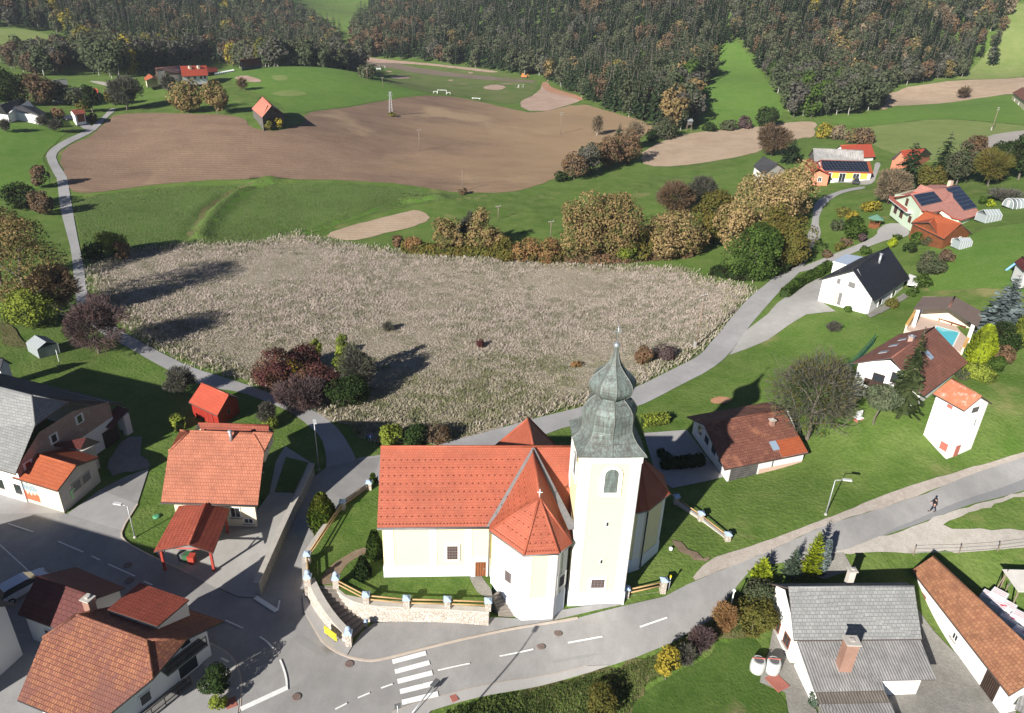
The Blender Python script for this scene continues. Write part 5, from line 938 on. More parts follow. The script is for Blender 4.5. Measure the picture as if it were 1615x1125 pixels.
# east part of the yard
east = W2([(985,948),(1046,922),(1075,900),(1092,884),(1146,853),(1105,818),(1065,786),(1030,765)], 1.3)
def stonewall(name, label, line, ztop, zbot, w=.5, cope=True, batter=0., mat='rubble', cat='wall', group=None, cw_=None):
    P = dens(line, .7, False); n = len(P); zt = ztop if callable(ztop) else (lambda k: ztop); c = np.mean(np.array(P), 0); root = thing(name, V3(c, zbot), label, cat, group)
    L = np.cumsum([0]+[math.dist(P[i], P[i+1]) for i in range(n-1)]); L /= L[-1]; mb = MB(); rows = []; cp_ = MB(); rc = []
    for i, p in enumerate(P):
        d = np.array(P[min(i+1, n-1)])-np.array(P[max(i-1, 0)]); d /= np.linalg.norm(d); nn = np.array([d[1], -d[0]]); z = zt(L[i])
        rows.append([mb.pt(q) for q in (V3(np.array(p)+nn*batter, zbot), V3(np.array(p), z), V3(np.array(p)-nn*w, z), V3(np.array(p)-nn*w, zbot))])
        cwid = cw_ or w+.12; o_ = (cwid-w)/2; rc.append([cp_.pt(q) for q in (V3(np.array(p)+nn*o_, z+.002), V3(np.array(p)+nn*o_, z+.13), V3(np.array(p)-nn*(w+o_), z+.13), V3(np.array(p)-nn*(w+o_), z+.002))])
    for a, b in zip(rows[:-1], rows[1:]):
        for i in range(4): j = (i+1) % 4; mb.face((a[i], b[i], b[j], a[j]))
    mb.face(rows[0]); mb.face(rows[-1][::-1])
    for a, b in zip(rc[:-1], rc[1:]):
        for i in range(4): j = (i+1) % 4; cp_.face((a[i], b[i], b[j], a[j]))
    cp_.face(rc[0]); cp_.face(rc[-1][::-1])
    mb.build('stone_face', mat, root)
    if cope: cp_.build('coping', 'coping', root)
    return root
fl = smooth(front, False); fl[0] = front[0]
fl2 = W2([(526,921),(536,937),(556,949),(582,956),(640,958.5),(705,962),(771,966)], YZ-.1)
stonewall('retaining_wall', 'long pale rubble retaining wall carrying the church front fence', smooth(fl2, False), YZ-.12, -.6, .75, True, .45)
st_l = W2([(486,917)], 2.2)+W2([(500,945)], 1.9)+W2([(520,975)], 1.5)+W2([(546,1004)], 1.0)
stonewall('stair_wall', 'sloping pale rubble wall on the street side of the church stairs', smooth(st_l, False), lambda t: 2.25-1.25*t, -.6, .5, True, .3)
low = W2([(486,914),(484,879)], 2.3)
stonewall('corner_wall', 'short rubble wall between the two upper stair pillars', low, 2.3, -.6, .4, True, .12)
lf = W2([(484,878),(507,843),(541,797),(582,768)], 1.9)
stonewall('garden_wall', 'low concrete and rubble wall along the lane side of the churchyard', lf, 1.95, -.8, .35, True, .05)
# stairs
stairs = thing('stairs', (*at(540, 960, 1)[:2], 0), 'curved stone stairs climbing from the pavement to the churchyard', 'stairs')
tl, tr, bl_, br_ = at(494,923,YZ)[:2], at(526,922,YZ)[:2], at(557,1020,.1)[:2], at(581,993,.1)[:2]; mid_l, mid_r = at(522,973,1.0)[:2], at(556,955,1.05)[:2]
def bez(a, m, b, t): c = 2*m-(a+b)/2; return a*(1-t)**2+2*c*t*(1-t)+b*t*t
ns = 12
for i in range(ns):
    t0, t1 = i/ns, (i+1)/ns; P = [bez(tl, mid_l, bl_, t0), bez(tl, mid_l, bl_, t1), bez(tr, mid_r, br_, t1), bez(tr, mid_r, br_, t0)]; z = YZ-(YZ-.02)*(i+1)/(ns+0)+.1
    mb = MB(); mb.prism([tuple(p) for p in P], -.6, z); mb.build('step', 'step_stone' if 'step_stone' in MATS else ('step_stone' if plain('step_stone', (.23,.2,.17), .95, .2, 2) else ''), stairs)
es = thing('steps', (*at(795, 965, .8)[:2], 0), 'small flight of stone steps between the retaining wall and the chapel', 'stairs')
a0, a1, b0, b1 = at(774,940,1.9)[:2], at(788,930,1.9)[:2], at(792,981,.1)[:2], at(815,980,.1)[:2]
for i in range(9):
    t0, t1 = i/9, (i+1)/9; P = [a0*(1-t0)+b0*t0, a0*(1-t1)+b0*t1, a1*(1-t1)+b1*t1, a1*(1-t0)+b1*t0]; mb = MB(); mb.prism([tuple(p) for p in P], -.6, 1.95-.2*(i+1)+.1); mb.build('step', 'step_stone', es)
sheet('stair_pavement', [(477,940),(480,968),(497,994),(512,1018),(547,1037),(556,1022),(546,1015),(520,985),(500,955),(490,930)], 'pavement', sm=0, dz=.05)
# pillars and rails
plain('rail_wood', (.42,.27,.13), .8, .12, 2); plain('blue_cap', (.36,.46,.62), .8, .08, 2)
def pillar(px, py, z, h, label, w=.5, knob=False, foot=None):
    p = at(px, py, z)[:2]; r_ = thing('pillar', V3(p, z), label, 'pillar', 'white pillars of the churchyard fence'); zf = z if foot is None else foot
    mb = MB(); mb.box((p[0], p[1], zf-.1), (w, w, z-zf+h+.1), ang); mb.build('shaft', 'rubble', r_)
    mb = MB(); mb.box((p[0], p[1], z+h+.002), (w+.14, w+.14, .1), ang); mb.lathe((p[0], p[1], z+h+.1), [((w+.1)*.7,0),(.12,.16)], 4, rot=ang+math.pi/4, sm=False); mb.build('cap', 'blue_cap', r_)
    if knob: mb = MB(); mb.lathe((p[0], p[1], z+h+.2), [(.08,0),(.1,.1),(.2,.18),(.22,.3),(.16,.42),(.05,.5)], 10); mb.build('finial', 'blue_cap', r_)
    return np.array(p), z
def rails(p, q, label, zs=(.35, .75)):
    (a, za), (b, zb_) = p, q; c = (a+b)/2; r_ = thing('fence_rails', V3(c, (za+zb_)/2), label, 'fence', 'wooden rails between the churchyard pillars')
    for k in zs: mb = MB(); mb.tube(V3(a, za+k), V3(b, zb_+k), .07, n=6); mb.build('rail', 'rail_wood', r_)
FP = [pillar(530.5, 925, 2, .95, 'knob-topped fence pillar at the top right of the church stairs', knob=True), pillar(578, 950, YZ+.05, .85, 'fence pillar just right of the pointed thuja shrub'), pillar(641.5, 956, YZ+.05, .85, 'fence pillar on the retaining wall left of the nave window'), pillar(705.5, 957.5, YZ+.05, .85, 'fence pillar on the retaining wall below the nave door'), pillar(769.5, 960, YZ+.05, .85, 'fence pillar at the right end of the retaining wall beside the small steps')]
for a, b, l in zip(FP[:-1], FP[1:], ('short rails from the stair top to the thuja pillar', 'rails of the front fence left of the nave window', 'rails of the front fence below the nave window', 'rails of the front fence in front of the church door')): rails(a, b, l)
LP = [pillar(486.5, 921, 2.2, .85, 'knob-topped pillar at the top left of the church stairs', knob=True), pillar(485.5, 886, 2.2, .85, 'fence pillar at the outer bend above the church stairs'), pillar(541, 802, 2.0, .8, 'fence pillar by the lane behind the broad cone-shaped thuja'), pillar(582.5, 771, 2.0, .8, 'fence pillar by the lane beside the slim thuja at the nave corner')]
for a, b, l in zip(LP[:-1], LP[1:], ('short rails between the two upper stair pillars', 'long rails along the lane under the cone-shaped thuja', 'rails along the lane up to the nave corner')): rails(a, b, l)
pillar(550, 1009, .9, .75, 'knob-topped pillar at the foot of the church stairs', knob=True, foot=-.2); pillar(578, 991, .1, .75, 'thin dark post at the foot of the stairs by the retaining wall', .2)
EP = [pillar(986, 943, .6, 1.1, 'fence pillar against the foot of the church tower', foot=-.3), pillar(1045, 930, 1.0, 1.1, 'fence pillar by the road beside the yellow marker post', foot=-.3)]
rails(*EP, 'rails beside the road right of the tower', (.5, .9)); stonewall('low_wall', 'low pale wall under the rails beside the road right of the tower', [tuple(EP[0][0]), tuple(EP[1][0])], .75, -.4, .3, False, .1)
RP = [pillar(1066, 793, 1.2, .8, 'shaded fence pillar on the right slope behind the tower'), pillar(1104.5, 820, 1.2, .8, 'middle fence pillar on the right slope behind the tower'), pillar(1146.5, 853, 1.2, .8, 'free-standing end pillar on the grass near the road')]
for a, b, l in zip(RP[:-1], RP[1:], ('shaded rails on the slope behind the tower', 'sunlit rails running down the slope to the end pillar')): rails(a, b, l, (.6,)); stonewall('low_wall', l.replace('rails', 'low wall'), [tuple(a[0]), tuple(b[0])], 1.35, .3, .3, False, .05, 'coping')
q = at(1030,768,1.2)[:2]; rails((np.array(q), 1.2), RP[0], 'dark rails behind the apse in the tower shadow', (.6,))
# stone wall along the lane by the carport
wl_ = [tuple(g(*p)[:2]) for p in ((497,752),(482,785),(464,820),(447,858),(430,898),(412,940))]
stonewall('lane_wall', 'long grey stone wall between the carport yard and the lane', wl_[::-1], 1.5, -.5, .4, True, 0, 'dark_rubble')
# ------------------------------------------------------------------ foliage materials
LM = dict(oak=((.31,.215,.10),(.22,.155,.07),(.13,.135,.045)), gold=((.42,.30,.15),(.33,.23,.105),(.22,.19,.07)), orange=((.33,.18,.08),(.24,.145,.065),(.14,.125,.045)), rust=((.25,.14,.08),(.18,.115,.07),(.13,.11,.055)), yellow=((.38,.29,.04),(.27,.22,.035),(.15,.16,.035)),
 lime=((.27,.31,.05),(.17,.22,.035),(.10,.13,.03)), olive=((.15,.14,.035),(.10,.105,.03),(.19,.15,.04)), green=((.055,.10,.02),(.085,.13,.03),(.035,.06,.015)), dark=((.022,.045,.014),(.045,.07,.022),(.03,.035,.016)), greygreen=((.095,.115,.06),(.06,.075,.04),(.13,.125,.075)), grey=((.13,.12,.10),(.09,.085,.07),(.10,.11,.07)),
 brown=((.15,.105,.07),(.11,.08,.055),(.19,.12,.06)), purple=((.12,.085,.085),(.085,.06,.06),(.16,.10,.09)), red=((.13,.045,.045),(.085,.036,.036),(.15,.085,.05)), tan=((.30,.23,.15),(.22,.17,.11),(.17,.14,.09)), spruce=((.03,.052,.024),(.05,.075,.032),(.02,.03,.016)), spruce2=((.06,.085,.035),(.095,.115,.045),(.035,.05,.02)), blue=((.23,.28,.28),(.15,.19,.19),(.10,.13,.12)), bluegreen=((.11,.155,.11),(.075,.11,.07),(.16,.19,.13)), acid=((.38,.44,.03),(.25,.32,.025),(.14,.18,.02)), thuja=((.10,.15,.02),(.06,.095,.015),(.15,.16,.03)), pine=((.12,.15,.085),(.08,.10,.055),(.15,.17,.10)))
for k, v in LM.items(): leafmat('leaf_'+k, *v)
plain('bark', (.13,.11,.09), .95, .25, 3); plain('pale_bark', (.34,.32,.29), .95, .2, 3)
TRI = {}
def quads(C, U, V):
    n = len(C); P = np.stack([C-U-V*.6, C+U-V, C+U*.8+V, C-U+V*.8], 1).reshape(-1, 3); return P, np.arange(n*4).reshape(n, 4)
def unit(a): return a/(np.linalg.norm(a, axis=-1, keepdims=True)+1e-9)
def frames(Nn, r):
    a = unit(np.cross(Nn, r.normal(size=Nn.shape))); return a, np.cross(Nn, a)
def crown_broad(h, w, r, n=2200, leaf=.3, base=.2, lump=.3, top=.0, K=None, asp=1., rm=.86):
    "leaf clumps through an uneven crown"
    K = K or int(16+w*2.2); hz = h*(1-base)/2; cz = h*base+hz; d = unit(r.normal(size=(K, 3))); rr = r.uniform(.35, rm, K)[:, None]; cc = d*rr*np.array([w/2, w/2, hz]); cc[:, 2] *= np.where(cc[:, 2] < 0, .95, 1.0); shrink = 1-top*np.clip(cc[:, 2]/hz, 0, 1); cc[:, 0] *= shrink; cc[:, 1] *= shrink
    rc = w*lump*r.uniform(.6, 1.15, K)*(1-.25*rr[:, 0]); i = r.choice(K, n, p=rc**2/np.sum(rc**2)); o = unit(r.normal(size=(n, 3))+unit(cc[i]/np.array([w, w, hz*2]))*.7); p = cc[i]+o*(rc[i]*r.uniform(.72, 1.05, n))[:, None]*np.array([1, 1, .85])
    p[:, 2] = np.maximum(p[:, 2], -hz*1.02); Nn = unit(o+r.normal(size=(n, 3))*.55+np.array([0, 0, .3])); a, b = frames(Nn, r); s = leaf*r.uniform(.55, 1.2, n)[:, None]
    return quads(p+np.array([0, 0, cz]), a*s*.5*asp, b*s*.5)
def crown_twigs(h, w, r, n=1500, L=1.1, wd=.05, base=.18):
    hz = h*(1-base)/2; d = unit(r.normal(size=(n, 3))+np.array([0, 0, .25])); K = 26; cl = unit(r.normal(size=(K, 3))); j = np.argmax(d@cl.T, 1); rad_ = (r.uniform(.3, 1, n)**.5)*(.6+.5*r.random(K)[j]); p = d*rad_[:, None]*np.array([w/2, w/2, hz])+np.array([0, 0, h*base+hz])
    dirn = unit(d+r.normal(size=(n, 3))*.45+np.array([0, 0, .35])); a, b = frames(dirn, r); Ls = L*r.uniform(.5, 1.2, n)[:, None]; return quads(p, a*wd*.5, dirn*Ls*.5)
def crown_conifer(h, w, r, whorls=20, br=9, seg=4, droop=.35, base=.06, wd=.35, pw=.9):
    C, U, V = [], [], []
    for i in range(whorls):
        t = (i+r.uniform(-.3, .3))/whorls; t = min(max(t, 0), .985); z = h*(base+(1-base)*t); R = w/2*(1-t)**pw+.02*w; nb = max(4, int(br*(1-.55*t)))
        ph = r.uniform(0, 6.28)
        for k in range(nb):
            a = ph+6.283*k/nb+r.normal()*.18; L = R*r.uniform(.75, 1.12); dx = np.array([math.cos(a), math.sin(a), 0]); sx = np.array([-math.sin(a), math.cos(a), 0])
            for q in range(seg):
                s0 = (q+.5)/seg; zz = z+L*(.12*s0-droop*s0*s0); d = unit(dx+np.array([0, 0, .12-2*droop*s0])); C.append(dx*L*s0+np.array([0, 0, zz])+r.normal(size=3)*L*.03); U.append((sx+np.array([0, 0, r.normal()*.35]))*(wd*L*(1-.62*s0)*.62)); V.append(d*L/seg*.68)
    return quads(np.array(C), np.array(U), np.array(V))
def crown_cone(h, w, r, n=1800, leaf=.16, belly=.35, flat=False):
    "dense clipped or columnar shrub: small upright sprays on a tapering body"
    t = r.uniform(0, 1, n)**.9; a = r.uniform(0, 6.283, n); R = w/2*np.where(t < belly, .72+.28*t/belly, np.cos((t-belly)/(1-belly)*1.45)**.75+.02); R = R*(1+.10*np.sin(a*5+t*9)+.06*r.normal(size=n)); k = r.uniform(.86, 1.03, n); d = np.stack([np.cos(a), np.sin(a), 0*a], 1)
    p = d*(R*k)[:, None]; p[:, 2] = h*t; dirn = unit(d*.55+np.array([0, 0, 1.])+r.normal(size=(n, 3))*.25); x = unit(np.cross(dirn, d)+r.normal(size=(n, 3))*.3); s = leaf*r.uniform(.6, 1.2, n)[:, None]; return quads(p, x*s*.55, dirn*s)
def trunk_mb(h, w, r, limbs=6, rad_=.03, base=.2, fork=True, top=.75, twig=0):
    mb = MB(); R = max(.05 if h > 1.5 else 0, h*rad_); p = np.array([0, 0, -.3]); pts = [p]; 
    for k in range(1, 5): pts.append(np.array([r.normal()*.02*h, r.normal()*.02*h, h*top*k/4]))
    for k in range(4): mb.tube(pts[k], pts[k+1], R*(1-.2*k), R*(1-.2*(k+1)), 7, 0, cap=(k == 0 or k == 3))
    def limb(o, d, L, rr, dep):
        e = o+d*L; m = o+d*L*.5+r.normal(size=3)*L*.06; mb.tube(o, m, rr, rr*.7, 5, cap=False); mb.tube(m, e, rr*.7, rr*.35, 5)
        if dep > 0:
            for _ in range(3): dd = unit(d+r.normal(size=3)*.55+np.array([0, 0, .15])); s = o+(e-o)*r.uniform(.45, 1); limb(s, dd, L*r.uniform(.45, .7), rr*.45, dep-1)
    for k in range(limbs):
        t = r.uniform(max(base, .15), top); a = 6.283*(k+r.uniform(-.3, .3))/limbs; i = min(3, int(t/top*4)); o = pts[i]+(pts[i+1]-pts[i])*(t/top*4-i); d = unit(np.array([math.cos(a), math.sin(a), r.uniform(.35, 1.1)])); limb(o, d, w*.36*(1.15-.5*t), R*.42, twig)
    return mb
def solve_h(base, topy):
    lo, hi = .2, 45
    for _ in range(28):
        m = (lo+hi)/2; q = base+np.array([0, 0, m])-CP; y = 562.5+F0*(q@DN)/(q@FW)
        if y > topy: lo = m
        else: hi = m
    return lo
SC = lambda p: float((np.array(p)-CP)@FW)/F0       # metres per photo pixel at a point
def plant(name, label, cat, kind, mat, bx, by, ty, wpx, group=None, base=None, **k):
    p = g(bx, by); h = solve_h(p, ty); w = wpx*SC(p); r = np.random.default_rng(int(bx*7+by*13)); dens_ = k.pop('dens', 1); bare_bark = k.pop('bark', 'bark')
    leafm = 'leaf_'+mat; lf = max(.1, SC(p)*k.pop('lpx', 2.5)); area = 3.14*w*w*.25*2+3.14*w*h*.8
    root = thing(name, p, label, cat, group)
    if kind == 'broad':
        n = int(min(9000, max(260, 1.7*dens_*area/(lf*lf)))); V, Fq = crown_broad(h, w, r, n, lf, k.get('b', .12), k.get('lump', .30), k.get('top', .25), rm=.8); tm = trunk_mb(h, w, r, 5, .022, .2)
    elif kind == 'bush':
        n = int(min(6500, max(160, 1.7*dens_*area/(lf*lf)))); V, Fq = crown_broad(h, w, r, n, lf, -.05, k.get('lump', .36), .1, 10+int(w), rm=.62); V[:, 2] = np.abs(V[:, 2]); tm = trunk_mb(h*.8, w, r, 5, .02, .1)
    elif kind == 'bare':
        n = int(min(8000, max(220, 1.0*dens_*area/(lf*lf*.55)))); V, Fq = crown_twigs(h, w, r, n, lf*3.6, lf*.3, k.get('b', .1)); tm = trunk_mb(h, w, r, 7, .022, .18, twig=k.get('tw', 2) if h > 4 else 1)
        if k.get('lv'):
            leafm = ('leaf_'+mat, 'leaf_'+k['lv'])
    elif kind == 'conifer':
        V, Fq = crown_conifer(h, w, r, k.get('wh', 22), k.get('br', 10), 4, k.get('droop', .35), k.get('b', .05), pw=k.get('pw', .9)); tm = trunk_mb(h, w, r, 0, .018, top=.97)
    elif kind == 'cone':
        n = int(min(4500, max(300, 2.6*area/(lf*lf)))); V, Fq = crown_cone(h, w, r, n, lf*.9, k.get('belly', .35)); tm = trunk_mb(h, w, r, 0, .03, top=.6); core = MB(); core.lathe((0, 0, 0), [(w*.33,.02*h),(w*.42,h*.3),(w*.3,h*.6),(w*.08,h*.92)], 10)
    nm = link('crown', npmesh('crown', V, Fq, [leafm] if isinstance(leafm, str) else list(leafm), None if isinstance(leafm, str) else (r.random(len(Fq)) < .22).astype(int)), root)
    if kind == 'cone':
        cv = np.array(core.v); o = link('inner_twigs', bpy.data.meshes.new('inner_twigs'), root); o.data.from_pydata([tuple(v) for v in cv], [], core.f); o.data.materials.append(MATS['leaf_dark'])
    me = bpy.data.meshes.new('trunk'); me.from_pydata(tm.v, [], tm.f); me.materials.append(MATS[bare_bark]); link('trunk', me, root)
    return root
def hedge(label, line, w, h, mat, name='hedge', leaf=.22, dens_=1):
    P = [np.array(g(*p)) for p in line]; c = sum(P)/len(P); r = np.random.default_rng(int(P[0][0]*10) % 9999); root = thing(name, c, label, 'hedge'); L = [np.linalg.norm(b-a) for a, b in zip(P[:-1], P[1:])]; n = int(sum(L)*(2*h+w)*2.6*dens_/(leaf*leaf)); n = min(n, 5000)
    i = r.choice(len(L), n, p=np.array(L)/sum(L)); t = r.random(n); A = np.array(P)[i]; B = np.array(P)[i+1]; d = unit(B-A); nn = np.stack([-d[:, 1], d[:, 0], 0*t], 1); q = A+(B-A)*t[:, None]; s = r.random(n); per = 2*h+w; u = s*per; side = np.where(u < h, -w/2, np.where(u > h+w, w/2, u-h-w/2)); up = np.where(u < h, u, np.where(u > h+w, per-u, h)); nrm = np.where((u < h)[:, None], -nn, np.where((u > h+w)[:, None], nn, np.array([0, 0, 1.])))
    C = q+nn*side[:, None]+np.array([0, 0, 1])*up[:, None]+r.normal(size=(n, 3))*leaf*.35; a, b = frames(unit(nrm+r.normal(size=(n, 3))*.6), r); V, Fq = quads(C-c, a*leaf*.5, b*leaf*.5); link('foliage', npmesh('foliage', V, Fq, ['leaf_'+mat]), root)
    mb = MB(); mb.sweep([tuple(p-c) for p in P], [(-w*.38, 0), (w*.38, 0), (w*.38, h*.9), (-w*.38, h*.9)]); me = bpy.data.meshes.new('inner_twigs'); me.from_pydata(mb.v, [], mb.f); me.materials.append(MATS['leaf_dark']); link('inner_twigs', me, root); return root
